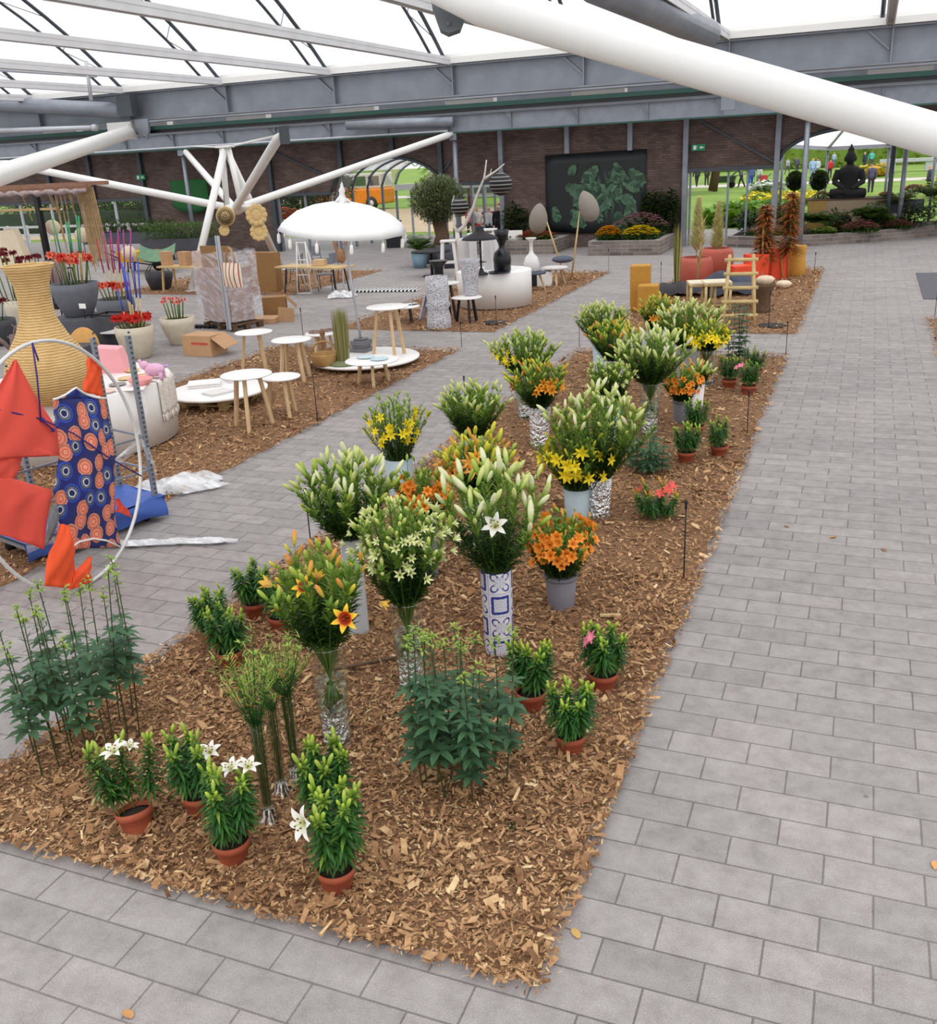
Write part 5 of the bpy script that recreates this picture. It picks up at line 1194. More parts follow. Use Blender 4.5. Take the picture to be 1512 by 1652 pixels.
m = MB(); m.lathe([(.6, 0), (.62, .03), (.58, .68), (.56, .71), (0, .71)], 48); solo(m, 'grey_drum', tubdark, 'dark grey drum pedestal carrying the grey tub', 'pedestal', b1)
c = b1+Vector((-.1, 0, .71)); tub('grey concrete tub of salmon amaryllis on the drum pedestal', c, .46, .28, .66, tubgrey)
amaryllis('salmon amaryllis with green stakes in the grey tub', c, .62, .62, .42, 12, ('salmon', 'red', 'salmon'), 83, 4, 1.05)
t2c = G(200, 545)+Vector((-.7, .7, 0)); tub('grey tub of dark red amaryllis behind the nearer urn', t2c, .42, .26, .75, tubgrey, curve=.15)
amaryllis('crimson amaryllis in the rear grey tub', t2c, .72, .35, .35, 9, ('red', 'salmon'), 84, 4)
t3c = G(20, 560)+Vector((-1.0, 1.5, 0)); tub('cream-grey tub at the far left with dark amaryllis', t3c, .42, .3, .8, cream_pot)
amaryllis('dark maroon amaryllis at the far left edge', t3c, .78, 1.15, .6, 13, ('dark',), 85, 4)
t4c = G(8, 560)+Vector((-.4, .2, 0)); tub('dark grey tub at the left edge behind the rattan vase', t4c, .45, .3, .55, tubdark)
amaryllis('low maroon amaryllis in the dark tub at the left edge', t4c, .52, .5, .35, 6, ('dark', 'red'), 86, 4)
# coloured sticks in the tubs
def sticks(label, loc, pts, colr, z0, n='coloured_sticks'):
    o = thing('decor_sticks', label, 'sticks', loc, 0, 'coloured sticks in the flower tubs'); mm_ = mat('stick_%d_%d_%d' % colr, colr, .6)
    for px, py in pts:
        p = PY(px, py, loc.y)-Vector(loc); m = MB(); d = Vector((p.x*.55, p.y*.4, z0)); m.tube([d, d+(p-d)*.55], .011, 6, 1); m.tube([d+(p-d)*.45, p], .014, 6); part(m, 'stick', [mm_, bamboo], o)
sticks('magenta sticks standing in the rear grey tub', t2c, ((178, 372), (190, 370), (199, 370), (211, 369), (165, 374)), (176, 62, 150), .7)
sticks('crimson sticks standing in the rear grey tub', t2c, ((176, 385), (189, 384), (155, 385)), (176, 40, 72), .7)
sticks('green sticks standing in the salmon amaryllis tub', c, ((107, 358), (110, 357), (123, 347), (84, 352), (127, 349)), (64, 150, 100), .66)
sticks('blue sticks standing in the nearer urn', u1, ((196, 424), (200, 430), (214, 415), (222, 417), (189, 466), (206, 440)), (64, 84, 190), .55)
# paper lanterns
for lb, px, py, Y, r in (('pink-white paper lantern, leftmost of three', 85, 367, 21, .2), ('tan paper lantern in the middle of three', 133, 379, 21, .2), ('cream paper lantern above the red amaryllis', 208, 408, 18.5, .165)):
    c_ = PY(px, py, Y); o = thing('paper_lantern', lb, 'lantern', c_, 0, 'paper lanterns on sticks'); m = MB(); m.ball((0, 0, 0), r, 24, 16); part(m, 'shade', lampcream, o)
    m = MB(); m.tube([(0, 0, r*.9), (0, 0, r+.18)], .012, 6); m.tube([(0, 0, -r*.95), (0, 0, -c_.z+.0)], .01, 6); part(m, 'rod', bark, o)
# half round wood slice behind the vase
m = MB(); m.lathe([(.0, -.02), (.36, -.02), (.37, 0), (.36, .02), (0, .02)], 32, X=Matrix.Rotation(1.4, 4, 'X')); q = G(136, 560, .37); solo(m, 'wood_disc', mat('ochre_wood', (206, 152, 82), .6, 0, .12, 7), 'round ochre wooden disc leaning behind the rattan vase', 'disc', q)
m = MB(); m.box((0, 0, .25), (.9, .5, .5)); q = G(60, 590)
solo(m, 'grey_crate', tubdark, 'dark grey crate behind the rattan vase', 'crate', (-13.4, 13.6, 0), .2, bevel=.01)
# black frame table with cage behind the urn
ft = thing('frame_table', 'black metal frame side table behind the nearer cream urn', 'table', G(198, 572)+Vector((-.3, .35, 0)), .1)
m = MB()
for a in (-.4, .4):
    for b in (-.25, .25): m.bar((a, b, 0), (a, b, .75), .03)
    m.bar((a, -.25, .75), (a, .25, .75), .03); m.bar((a, -.25, .02), (a, .25, .02), .03)
for b in (-.25, .25): m.bar((-.4, b, .75), (.4, b, .75), .03); m.bar((-.4, b, .02), (.4, b, .02), .03)
part(m, 'frame', black, ft); m = MB(); m.box((0, 0, .4), (.78, .48, .03)); part(m, 'shelf', whitew, ft)
# hanging yarn tassels, twiggy branch
m = MB(); R = random.Random(9); yc = PY(92, 452, 18.2)
for k in range(60):
    x = R.uniform(-.4, .4); y = R.uniform(-.12, .12); m.tube([(x*.6, y*.5, .45), (x, y, .1), (x*1.15+R.uniform(-.05, .05), y, -.55*R.uniform(.6, 1))], .02, 5)
o = solo(m, 'yarn_fringe', mat('mauve_yarn', (158, 130, 136), 1, 0, .2, 30), 'mauve yarn fringe hanging behind the rattan vase', 'yarn', yc)
m = MB()
for k in range(5): m.bar((-.3+.15*k, 0, -1.4), (-.3+.15*k, 0, -.1), .025)
m.bar((-.35, 0, -.1), (.35, 0, -.1), .03); m.bar((-.35, 0, -1.4), (.35, 0, -1.4), .03); q = Vector((yc.x+.1, yc.y+.15, 1.45))
solo(m, 'black_rack', black, 'black slatted metal rack behind the rattan vase', 'rack', q)
m = MB(); R = random.Random(4); br0 = G(24, 640)
def twig(p, d, L, r, dep):
    q = p+d*L; m.tube([p, (p+q)/2+Vector((R.uniform(-.03, .03), R.uniform(-.03, .03), 0)), q], [r, r*.85, r*.7], 6)
    if dep:
        for k in range(3): twig(p+d*L*R.uniform(.4, 1), (d+Vector((R.uniform(-.8, .8), R.uniform(-.8, .8), R.uniform(-.2, .6)))).normalized(), L*.6, r*.6, dep-1)
brl = Vector((-13.2, 12.2, 0)); twig(Vector((0, 0, 0)), Vector((.02, 0, 1)), .95, .07, 3)
solo(m, 'knotty_branch', mat('lichen_bark', (124, 104, 100), .95, 0, .3, 30, .8, 40), 'knotty lichen-grey branch standing at the left edge', 'branch', brl)
# pergola with hanging strips
pg = thing('pergola', 'open black-framed pergola hung with straw strips and shades at the left', 'pergola', (-22, 21, 0))
PGL = Vector(pg.location)
m = MB(); pb = PY(76, 408, 20.6); pt_ = PY(53, 300, 20.6); m.bar(Vector((pb.x, pb.y, 0))-PGL, Vector((pb.x, pb.y, pt_.z))-PGL, .13); part(m, 'post', black, pg)
m = MB(); za = PY(60, 302, 20.6).z; zb_ = za
x1 = PY(143, 300, 20.6).x; m.bar(Vector((-34, 20.6, za))-PGL, Vector((x1, 20.6, za))-PGL, .14, .08); m.bar(Vector((-34, 22.0, za+.02))-PGL, Vector((x1-.6, 22.0, za+.02))-PGL, .1); m.bar(Vector((-34, 20.5, za-.1))-PGL, Vector((x1, 20.5, za-.1))-PGL, .06, .1); part(m, 'beam', mat('rusty_brown_beam', (150, 112, 92), .8, 0, .2, 6), pg)
m = MB(); R = random.Random(12)
for k in range(60):
    f = R.random(); X_ = -33+(x1+33)*f; 
    if f > .9 or R.random() < .5: m.bar(Vector((X_, 20.7, za-.05))-PGL, Vector((X_+R.uniform(-.05, .05), 20.7+R.uniform(0, .3), za-R.uniform(.3, 1.7)))-PGL, .03, .01)
for k in range(22): m.bar(Vector((x1-.5+.025*k, 20.7+.02*(k % 3), za-.05))-PGL, Vector((x1-.5+.03*k, 20.8, za-1.7-R.random()*.5))-PGL, .022, .01)
part(m, 'hanging_strip', mat('straw_strip', (176, 146, 106), .9, 0, .2, 9), pg)
m = MB()
m.tube([Vector((-33+(x1+33)*k/90, 20.46, za-.14+.02*sin(k*1.7)))-PGL for k in range(91)], [.06+.03*sin(k*2.3) for k in range(91)], 8)
part(m, 'garland', mat('grey_pink_garland', (168, 150, 148), .9, 0, .3, 9), pg)
m = MB(); z2 = za-.55
m.bar(Vector((-34, 20.6, z2))-PGL, Vector((x1-1.2, 20.6, z2))-PGL, .06); part(m, 'rail', pine, pg)
# large card lampshade
ls = thing('card_lampshade', 'large beige card lampshade standing at the left edge', 'lampshade', PY(14, 426, 19.6)); m = MB()
m.lathe([(.62, 0), (.4, .86)], 7, m=0, smooth=False); m.f = m.f[:-2]; m.mi = m.mi[:-2]; m.sm = m.sm[:-2]; part(m, 'shade', lampcream, ls, solid=.01)
m = MB(); m.tube([(0, 0, .9), (0, 0, -ls.location.z)], .04, 8); m.lathe([(.3, -ls.location.z), (.3, -ls.location.z+.04), (0, -ls.location.z+.05)], 20); part(m, 'stand', blackm, ls)
# wooden bench with paper bags
bn = thing('wooden_bench', 'long pale wooden bench on thin legs carrying paper bags', 'bench', G(285, 480)+Vector((-.0, .9, 0)), -.15); BL_ = Vector(bn.location)
m = MB(); m.box((0, 0, .76), (2.3, .6, .05)); part(m, 'seat', pine, bn)
for a in (-1, 1):
    for b in (-.2, .2): m = MB(); m.bar((a, b, .74), (a*1.05, b*1.3, 0), .05); part(m, 'leg', pine, bn)
for lb, px, w in (('left brown paper bag on the bench', 267, .3), ('middle brown paper bag on the bench', 300, .3), ('right brown paper bag on the bench', 324, .22)):
    p = PY(px, 440, BL_.y); m = MB(); m.box((0, 0, .2), (w, .2, .4), taper=1.12); solo(m, 'paper_bag', cardb, lb, 'paper bag', (p.x, BL_.y-(p.x-BL_.x)*.15, .785), -.15, 'paper bags on the bench', bevel=.006)
m = MB(); m.lathe([(.22, 0), (.3, .05), (.4, .35), (.42, .52), (.39, .52), (.36, .3), (0, .1)], 30); ph = G(260, 468); solo(m, 'black_basin', mat('anthracite', (58, 56, 62), .6), 'dark rounded basin standing under the bench', 'basin', ph)
# green shell chair
gc = thing('shell_chair', 'green shell chair on a thin wire frame left of the bench', 'chair', G(258, 440), .5); m = MB()
m.quadgrid(lambda u, v: (-.62+1.24*u, -.45+.9*v, .42+.5*abs(u-.5)**2*1.6+.34*v*v), 12, 10); part(m, 'seat_shell', mat('sage_plastic', (94, 130, 100), .55), gc, solid=.02)
for a in (-1, 1):
    m = MB(); m.tube([(a*.15, -.3, .46), (a*.45, -.45, .02), (a*.45, .4, .02), (a*.15, .25, .5)], .014, 6); part(m, 'leg', blackm, gc)
# wooden table and folding chairs in the middle distance
wt = thing('wooden_table', 'light wooden table with black legs under the parasol rim', 'table', G(512, 474), -.2); m = MB(); m.box((0, 0, .74), (2.3, .75, .04)); part(m, 'table_top', pine, wt)
for a in (-.95, .95):
    for b in (-.28, .28): m = MB(); m.bar((a*.9, b*.8, .72), (a, b, 0), .035); part(m, 'leg', blackm, wt)
WL = Vector(wt.location)
m = MB(); m.box((0, 0, .08), (.32, .3, .16)); solo(m, 'wooden_box', oak, 'small wooden box on the light wooden table', 'box', WL+Vector((.15, .05, .765)), .2)
def fchair(label, px, py, rz):
    o = thing('folding_chair', label, 'chair', G(px, py), rz, 'metal chairs around the wooden table')
    m = MB(); m.box((0, 0, .45), (.42, .4, .025)); part(m, 'seat', steel, o)
    m = MB(); m.box((0, .22, .72), (.42, .02, .3)); part(m, 'backrest', steel, o)
    for a in (-.2, .2):
        m = MB(); m.tube([(a, .24, .88), (a, .2, .45), (a, .28, 0)], .012, 6); part(m, 'leg', steel_dark, o); m = MB(); m.tube([(a, -.18, .45), (a, -.24, 0)], .012, 6); part(m, 'leg', steel_dark, o)
fchair('metal chair at the front right of the wooden table', 527, 468, .4); fchair('metal chair at the far side of the wooden table', 520, 440, 2.9); fchair('metal chair at the left end of the wooden table', 478, 458, -1.3); fchair('metal chair at the right end of the wooden table', 552, 456, 1.5)
# white A-frame trestle
at_ = thing('trestle', 'white metal A-frame trestle under the parasol rim', 'trestle', G(494, 476), .1); m = MB()
for a in (-.21, .21): m.tube([(a*.6, 0, 1.42), (a, -.1, 0)], .018, 8); m.tube([(a*.6, 0, 1.42), (a, .5, 0)], .018, 8)
for z in (.06, .55, .95, 1.4): m.tube([(-.21+.06*z, -.09+.06*z, z), (.21-.06*z, -.09+.06*z, z)], .014, 8)
part(m, 'frame', whitew, at_)
# antler piece on a post
an = thing('antler_trophy', 'brown antler piece on a thin white stand under the parasol', 'ornament', G(556, 472), 0); m = MB(); m.tube([(0, 0, 0), (0, 0, .95)], .025, 8); m.lathe([(.18, 0), (.18, .03), (0, .04)], 20); part(m, 'stand', whitew, an)
m = MB()
for a in (-1, 1): m.tube([(0, 0, .9), (a*.12, 0, 1.15), (a*.2, 0, 1.35), (a*.18, 0, 1.5)], [.07, .05, .035, .01], 8); m.tube([(a*.15, 0, 1.22), (a*.05, 0, 1.4)], [.03, .008], 6)
m.ball((0, 0, .98), .13, 12, 8, sz=1.5); part(m, 'antler', mat('antler_brown', (150, 112, 84), .8, 0, .2, 14), an)
# striped rug roll and a crumpled sheet
m = MB(); m.box((0, 0, .03), (1.9, .42, .05)); solo(m, 'striped_rug', rugm, 'black and white striped runner lying on the paving', 'rug', G(622, 470), .12, bevel=.01)
crumple('crumpled_sheet', 'crumpled clear plastic sheet on the paving right of the parasol pole', G(552, 480), .7, .5, .18, .4, 7)
m = MB()
for k in range(7): m.ball((-.3+.1*k, .02*(k % 2), .05), .05, 8, 6, sx=1.3)
solo(m, 'chain_garland', black, 'black chain garland lying beside the farther urn', 'garland', G(330, 530), .1)
# hanging planters along the left openings
def planter(label, px, py, Y, L, bw, h=.35, seed=0, lm=bushleaf, top=.5):
    c = PY(px, py, Y); o = thing('flower_trough', label, 'planter', (c.x, Y, 0), 0, 'dark flower troughs on stands'); m = MB(); m.box((0, 0, c.z-h/2), (L, bw, h)); part(m, 'trough', tubdark, o, bevel=.02)
    m = MB(); [m.bar((a*L*.4, 0, c.z-h), (a*L*.42, 0, 0), .06) for a in (-1, 1)]; part(m, 'stand', blackm, o)
    f = MB(); R = random.Random(seed)
    for k in range(1500): a = R.uniform(-.5, .5)*L; b = R.uniform(-.5, .5)*bw*1.2; f.leaf((a, b, c.z+R.random()*top*.7), (R.uniform(-1, 1), R.uniform(-1, 1), R.uniform(-.2, 1)), .16, .05, .5, 0, 2)
    part(f, 'foliage', lm, o); return o
planter('dark flower trough of green plants in front of the brick pier', 290, 384, 31, 3.2, .7, .42, 91, bushleaf, .8); planter('dark flower trough at the left window', 212, 374, 33, 4.6, .7, .45, 92, darkleaf, .7)
m = MB(); m.quadgrid(lambda u, v: (1.9*(u-.5), -.05*sin(9*u), -1.35*v*(.8+.2*sin(3*u))), 10, 6); q = PY(303, 290, 35.6); solo(m, 'green_flag', mat('green_cloth', (34, 96, 48), .8, 0, .1), 'green cloth banner hanging on the brick pier', 'banner', q, solid=.01)
wb_ = thing('wheelbarrow', 'yellow wheelbarrow standing under the left flower trough', 'wheelbarrow', PY(222, 408, 29.2)*1, .2); wb_.location.z = 0; m = MB(); m.box((0, 0, .55), (1.1, .7, .35), taper=1.2); part(m, 'tray', mat('yellow_paint', (214, 166, 30), .5), wb_)
m = MB(); m.tube([(.75, -.05, .22), (.75, .05, .22)], .22, 16); part(m, 'wheel', blackm, wb_)
m = MB(); [m.tube([(.75, b, .22), (-.4, b, .4), (-1.2, b, .75)], .025, 6) for b in (-.25, .25)]; [m.tube([(-.3, b, .4), (-.35, b, 0)], .025, 6) for b in (-.25, .25)]; part(m, 'frame', blackm, wb_)
# ------------------------------------------------------------------ black and white display
D2 = G(785, 503); D2r = .88; dv = (Vector((D2.x, D2.y, 0))).normalized(); D2 = D2+Vector((-.1, .88, 0)); D2h = .84
drum('white round display drum with black lamps and white vases', D2, D2r, D2h)
def on2(px, py): return G(px, py, D2h)
def lampthing(lb, px, py, prof, ms, name, cat, seg=24, s=1, group=None, z=D2h, wob=None, **k):
    m = MB(); m.lathe(prof, seg, wob=wob); o = solo(m, name, ms, lb, cat, G(px, py, z), 0, group); o.scale = (s,)*3; return o
lampthing('shiny black double-bulb vase on the second white drum', 811, 437, [(.2, 0), (.22, .02), (.23, .3), (.2, .46), (.1, .56), (.06, .62), (.1, .7), (.16, .85), (.2, 1.02), (.18, 1.02), (.1, .8)], black, 'hourglass_vase', 'vase', s=.9)
bd = thing('black_dish', 'flat black dishes lying in front of the shiny black vase', 'dish', on2(806, 441)); m = MB(); m.lathe([(.12, 0), (.26, .03), (.25, .045), (.12, .02), (0, .02)], 28); part(m, 'dish', black, bd)
tl = thing('table_lamp', 'slim black table lamp with a wide conical shade on the white drum', 'lamp', on2(777, 443)); m = MB(); m.lathe([(.15, 0), (.15, .03), (.06, .07), (.05, .12), (.02, .16)], 24); m.tube([(0, 0, .1), (0, 0, .86)], .022, 10); m.lathe([(.02, .26), (.14, .28), (.02, .3)], 18); part(m, 'base', black, tl)
m = MB(); m.lathe([(.42, .78), (.36, .83), (.16, .92), (.09, .97), (.09, 1.06), (0, 1.07)], 36); m.f = [f for f in m.f if len(f) == 4]; m.mi = m.mi[:len(m.f)]; m.sm = m.sm[:len(m.f)]; part(m, 'lamp_shade', blackm, tl, solid=.01)
for i, (px, py, h) in enumerate(((752, 440, .78), (764, 436, .85), (789, 434, .82), (797, 433, .7))):
    wv = thing('ribbed_candlestick', ('first', 'second', 'third', 'fourth')[i]+' white ribbed candle vase from the left on the second drum', 'vase', on2(px, py), 0, 'white ribbed candle vases'); m = MB(); m.lathe([(.1, 0), (.11, .02), (.1, h*.9), (.11, h), (.09, h), (.08, .1)], 28, wob=lambda a, z: 1+.06*cos(9*a)); part(m, 'body', whitew, wv)
lampthing('white bottle-necked vase on the grey fur stool', 858, 438, [(.2, 0), (.24, .05), (.26, .25), (.2, .45), (.08, .58), (.055, .68), (.06, .95), (.17, 1.03), (.18, 1.06), (.05, 1.0)], whitew, 'bottle_vase', 'vase', z=.5, s=.8)
lampthing('grey perforated tapered vase on the black-legged table', 760, 476, [(.15, 0), (.17, .02), (.22, .62), (.25, .8), (.26, .86), (.23, .86), (.2, .6)], knit, 'perforated_vase', 'vase', z=.565, s=.88)
lampthing('black flared vase on the taller black-legged table', 709, 455, [(.11, 0), (.12, .02), (.11, .28), (.13, .38), (.21, .46), (.22, .49), (.17, .48)], black, 'flared_vase', 'vase', z=.805, s=.95)
kv = thing('knitted_column_vase', 'tall grey knitted column vase with a draped mauve cloth', 'vase', G(709, 530), 0); m = MB(); m.lathe([(.24, 0), (.26, .03), (.25, .25), (.22, .42), (.27, .5), (.23, .58), (.25, .8), (.23, 1.08), (.21, 1.09), (.2, .9)], 30, wob=lambda a, z: 1+.03*sin(7*a+z*20)); part(m, 'body', knit, kv)
m = MB(); m.quadgrid(lambda u, v: (-.2-.18*v-.05*sin(9*u), -.12+.25*u, .75-.55*v), 8, 10); part(m, 'draped_cloth', mat('mauve_cloth', (180, 172, 184), .95, 0, .1, 20), kv, solid=.01)
# fur stools
def furstool(lb, px, py, h, rz, ms, r=.22):
    c = G(px, py, h); o = thing('fur_stool', lb, 'stool', (c.x, c.y, 0), rz, 'oak-legged stools with soft seats'); m = MB(); m.lathe([(r*.8, h-.07), (r*1.05, h-.06), (r*1.08, h-.02), (r*.9, h), (0, h)], 28, wob=lambda a, z: 1+.04*sin(17*a)+.03*sin(29*a)); part(m, 'seat', ms, o)
    for k in range(3): a = 2*pi*k/3; d = Vector((cos(a), sin(a), 0)); m = MB(); m.bar(d*r*.5+Vector((0, 0, h-.06)), d*(r*.55+.14), .05, up=d); part(m, 'leg', oak, o)
furstool('oak-legged stool with dark grey fur seat carrying the white bottle vase', 860, 438, .5, .2, fur, .32)
furstool('oak-legged stool with pale woven seat at the rear of the display', 896, 430, .5, .9, mat('pale_fleece', (204, 198, 196), 1, 0, .15, 30, .6, 60), .33)
m = MB(); m.ball((0, 0, .09), .3, 18, 10, sz=.32); solo(m, 'fur_cushion', fur, 'blue-grey fur cushion lying on the pale woven stool', 'cushion', G(899, 425, .52)+Vector((.1, .2, 0)))
bb = thing('display_box', 'black and white open box standing behind the fur stool', 'box', G(872, 462), .4); m = MB(); m.box((0, 0, .2), (.6, .42, .4)); part(m, 'body', white, bb); m = MB(); m.box((-.2, -.03, .21), (.18, .4, .36)); part(m, 'panel', blackm, bb)
# white A-stools
for lb, px, py, h, rz in (('tall white wooden A-frame bar stool left of the white drum', 727, 464, 1.25, .3), ('white wooden A-frame stool behind the lamp', 792, 442, 1.3, .1)):
    o = thing('bar_stool', lb, 'stool', G(px, py), rz); m = MB(); m.box((0, 0, h), (.42, .36, .05)); part(m, 'seat', whitew, o, bevel=.01)
    for a in (-1, 1):
        for b in (-1, 1): m = MB(); m.bar((a*.15, b*.13, h-.02), (a*.25, b*.2, 0), .075, .05); part(m, 'leg', whitew, o)
    m = MB()
    for b in (-1, 1): m.bar((-.22, b*.17, h*.55), (.22, b*.17, h*.55), .06, .04)
    part(m, 'stretcher', whitew, o)
# driftwood branch with lanterns
LT = PY(739, 440, 25.2); LT.z = 0; lt = thing('driftwood_branch', 'bare white driftwood branch standing behind the display', 'branch', LT)
def bp_(x, y): return PY(x, y, LT.y)-LT
m = MB(); r_ = lambda n, a, b: [a+(b-a)*i/(n-1) for i in range(n)]
for pts, a, b in (([(739, 452), (740, 420), (740, 400), (738, 374)], .09, .06), ([(738, 374), (733, 366), (733, 346)], .05, .035), ([(738, 374), (748, 366), (756, 350), (764, 334), (771, 312), (781, 288), (783, 275), (785, 258)], .06, .015), ([(781, 289), (790, 283), (799, 277), (808, 270), (814, 264)], .04, .012), ([(791, 282), (793, 272)], .02, .008), ([(734, 350), (730, 325), (733, 316)], .03, .01), ([(747, 367), (752, 372), (760, 368)], .03, .01)):
    m.tube([bp_(*p) for p in pts], r_(len(pts), a, b), 8)
part(m, 'branch', mat('driftwood', (206, 200, 196), .85, 0, .12, 12, .4, 30), lt)
for lb, px, py, r in (('black ribbed lantern hanging from the branch tip, upper one', 808, 297, .31), ('black ribbed lantern hanging lower on the branch', 742, 334, .25)):
    c = PY(px, py, LT.y+.1); o = thing('ribbed_lantern', lb, 'lantern', c, 0, 'black ribbed lanterns'); m = MB()
    prof = []
    for i in range(33): a = pi*i/32; z = -r*.95*cos(a); rr = max(.08, r*sin(a)); prof.append((rr*(1 if (i // 2) % 2 else .96), z))
    m.lathe(prof, 28); part(m, 'shade', lantern_m, o); m = MB(); m.tube([(-.12, 0, r*.9), (0, 0, r*.9+.32), (.12, 0, r*.9)], .008, 5); part(m, 'cord', blackm, o)
# eggs on bamboo
for lb, ex, ey, tx, ty, bx, by, Y in (('grey egg-shaped hanging lamp on the left bamboo pole', 869, 352, 873, 330, 910, 413, 27.8), ('grey egg-shaped hanging lamp on the right bamboo pole, in front of the poster', 949, 332, 938, 306, 922, 446, 27.0)):
    c = PY(ex, ey, Y); o = thing('egg_lamp', lb, 'lamp', c, 0, 'grey egg lamps'); m = MB(); R_ = .29
    m.lathe([(max(1e-4, R_*sin(pi*i/20)*(1.0-.28*(i/20))*1.08), -.38*cos(pi*i/20)-.06+.1*(i/20)**2) for i in range(21)], 28, X=Matrix.Rotation(.12 if ex < 900 else -.35, 4, 'Y')); part(m, 'shade', mat('grey_papier', (138, 130, 122), .9, 0, .05, 8), o)
    m = MB(); m.tube([(0, 0, .3), PY(tx, ty, Y)-c], .01, 5); part(m, 'cord', bark, o)
    b = PY(bx, by, Y); b.z = 0; t = PY(tx if ex < 900 else tx-2, ty if ex < 900 else 340, Y)
    m = MB(); m.tube([(0, 0, 0), t-b], [.03, .02], 8); solo(m, 'bamboo_pole', bamboo, 'thin bamboo pole holding the '+('left' if ex < 900 else 'right')+' egg lamp', 'pole', b)
# potted sago palm, olive tree, bin
def fern(name, label, c, h0, n, L, potm, rp, hpot, lm=bushleaf, w=.07, cat='potted plant', arch=.55, group=None):
    o = thing(name, label, cat, c, 0, group); R = random.Random(int(abs(c[0])*77)); f = MB()
    if potm: m = MB(); m.lathe([(rp*.75, 0), (rp, hpot), (rp*.92, hpot), (rp*.85, hpot*.9)], 26); m.lathe([(rp*.86, hpot*.9), (0, hpot*.92)], 20, m=1); part(m, 'pot', [potm, soil], o)
    for k in range(n):
        a = k*2.4; up = .45+1.3*R.random(); d = Vector((cos(a), sin(a), up)).normalized(); p0 = Vector((0, 0, h0)); l = L*R.uniform(.75, 1.1); S = 12
        side = d.cross(Vector((0, 0, 1))).normalized()
        for i in range(1, S):
            t = i/S; p = p0+d*l*t-Vector((0, 0, arch*l*t*t))
            for sg in (-1, 1): f.leaf(p, side*sg+d*.6, L*.3*sin(pi*(.12+.86*t)), w*.5, .2, 0, 2)
    part(f, 'fronds', lm, o); o.children[-1].name = 'frond'; return o
fern('sago_palm', 'small sago palm in a pale blue pot by the entrance', G(678, 432), .55, 34, .85, bluepot, .28, .5, w=.1, arch=.35)
ol = thing('olive_tree', 'gnarled olive tree in a dark tub beside the entrance', 'tree', Vector((-13.5, 31.2, 0))); m = MB(); m.lathe([(.5, 0), (.62, .55), (.56, .55), (.5, .45)], 30); m.lathe([(.52, .45), (0, .47)], 20, m=1); part(m, 'tub', [tubdark, soil], ol)
m = MB(); R = random.Random(21); m.tube([(0, 0, .4), (.12, 0, .9), (-.05, .1, 1.4), (.1, 0, 1.7)], [.3, .24, .22, .12], 12)
for k in range(6): a = k*1.05; m.tube([(.0, 0, 1.3), (.4*cos(a), .4*sin(a), 1.8), (.7*cos(a), .7*sin(a), 2.3)], [.1, .05, .02], 6)
part(m, 'trunk', bark, ol); f = MB()
for k in range(7500):
    a = R.random()*6.28; q = R.random()**.4; zz = R.uniform(-1, 1); rr = sqrt(max(0, 1-zz*zz))*q; p = Vector((.95*rr*cos(a), .95*rr*sin(a), 2.05+.8*zz*q)); f.leaf(p, (R.uniform(-1, 1), R.uniform(-1, 1), R.uniform(-.3, 1)), .17, .034, .1, 0, 2)
part(f, 'crown', oliveleaf, ol)
bn_ = thing('litter_bin', 'black litter bin under the entrance arch', 'bin', G(637, 399), .2); m = MB(); m.box((0, 0, .5), (.55, .5, 1.0)); part(m, 'body', blackm, bn_); m = MB(); m.box((0, 0, 1.03), (.6, .55, .06)); part(m, 'lid', black, bn_)
m = MB(); m.lathe([(.35, 0), (.42, .7), (.38, .7), (.3, .1)], 26); solo(m, 'dark_tub', tubdark, 'empty dark tub between olive tree and sago palm', 'pot', Vector((-12.6, 29.8, 0)))
bl_ = thing('bistro_table', 'low dark side table behind the white A-frame stool', 'table', Vector((-12.2, 27.5, 0))); m = MB(); m.lathe([(.6, .72), (.6, .76), (0, .76)], 30); part(m, 'table_top', blackm, bl_); m = MB(); m.tube([(0, 0, 0), (0, 0, .72)], .05, 8); m.lathe([(.3, 0), (.28, .03), (0, .04)], 20); part(m, 'base', blackm, bl_)

# ------------------------------------------------------------------ terracotta, bamboo and rust corner
for lb, px, py, r, h in (('rose terracotta barrel pot in front, left of the pair', 1118, 461, .43, .68), ('rose terracotta barrel pot behind, right of the pair', 1152, 446, .45, .72)):
    m = MB(); m.lathe([(r*.86, 0), (r*.9, .03), (r*1.03, h*.45), (r*.98, h*.85), (r*.86, h), (r*.78, h), (r*.85, h*.8), (r*.8, .2), (0, .2)], 40); solo(m, 'barrel_pot', rosepot, lb, 'pot', G(px, py)+Vector((0, .35, 0)))
m = MB(); R = random.Random(31)
def pampas(label, tip_px, base, Y, seed, w=.17, L=1.3):
    R = random.Random(seed); o = thing('pampas_grass', label, 'dried grass', (base[0], base[1], 0), 0, 'dried pampas plumes'); t = PY(*tip_px, Y)-Vector((base[0], base[1], 0)); m = MB(); b0 = Vector((0, 0, .1)); m.tube([b0, t], .012, 6); part(m, 'stem', dry, o); f = MB(); d = (t-b0).normalized()
    for k in range(900): s_ = R.random(); p = t-d*L*s_; a = R.random()*6.28; f.leaf(p, d*1.0+Vector((cos(a), sin(a), .1))*(.5+1.5*s_*(1.2-s_)), .42*(.35+.65*s_), .03, .2, 0, 2)
    part(f, 'plume', leafmat('plume%d' % seed, (206, 192, 138), (236, 226, 186), .35), o)
p1 = G(1118, 461)+Vector((0, .35, 0)); p2 = G(1152, 446)+Vector((0, .35, 0))
pampas('cream pampas plume standing left, above the terracotta pots', (1128, 322), p1, p1.y, 1); pampas('cream pampas plume standing right, above the terracotta pots', (1161, 328), p2, p2.y, 2)
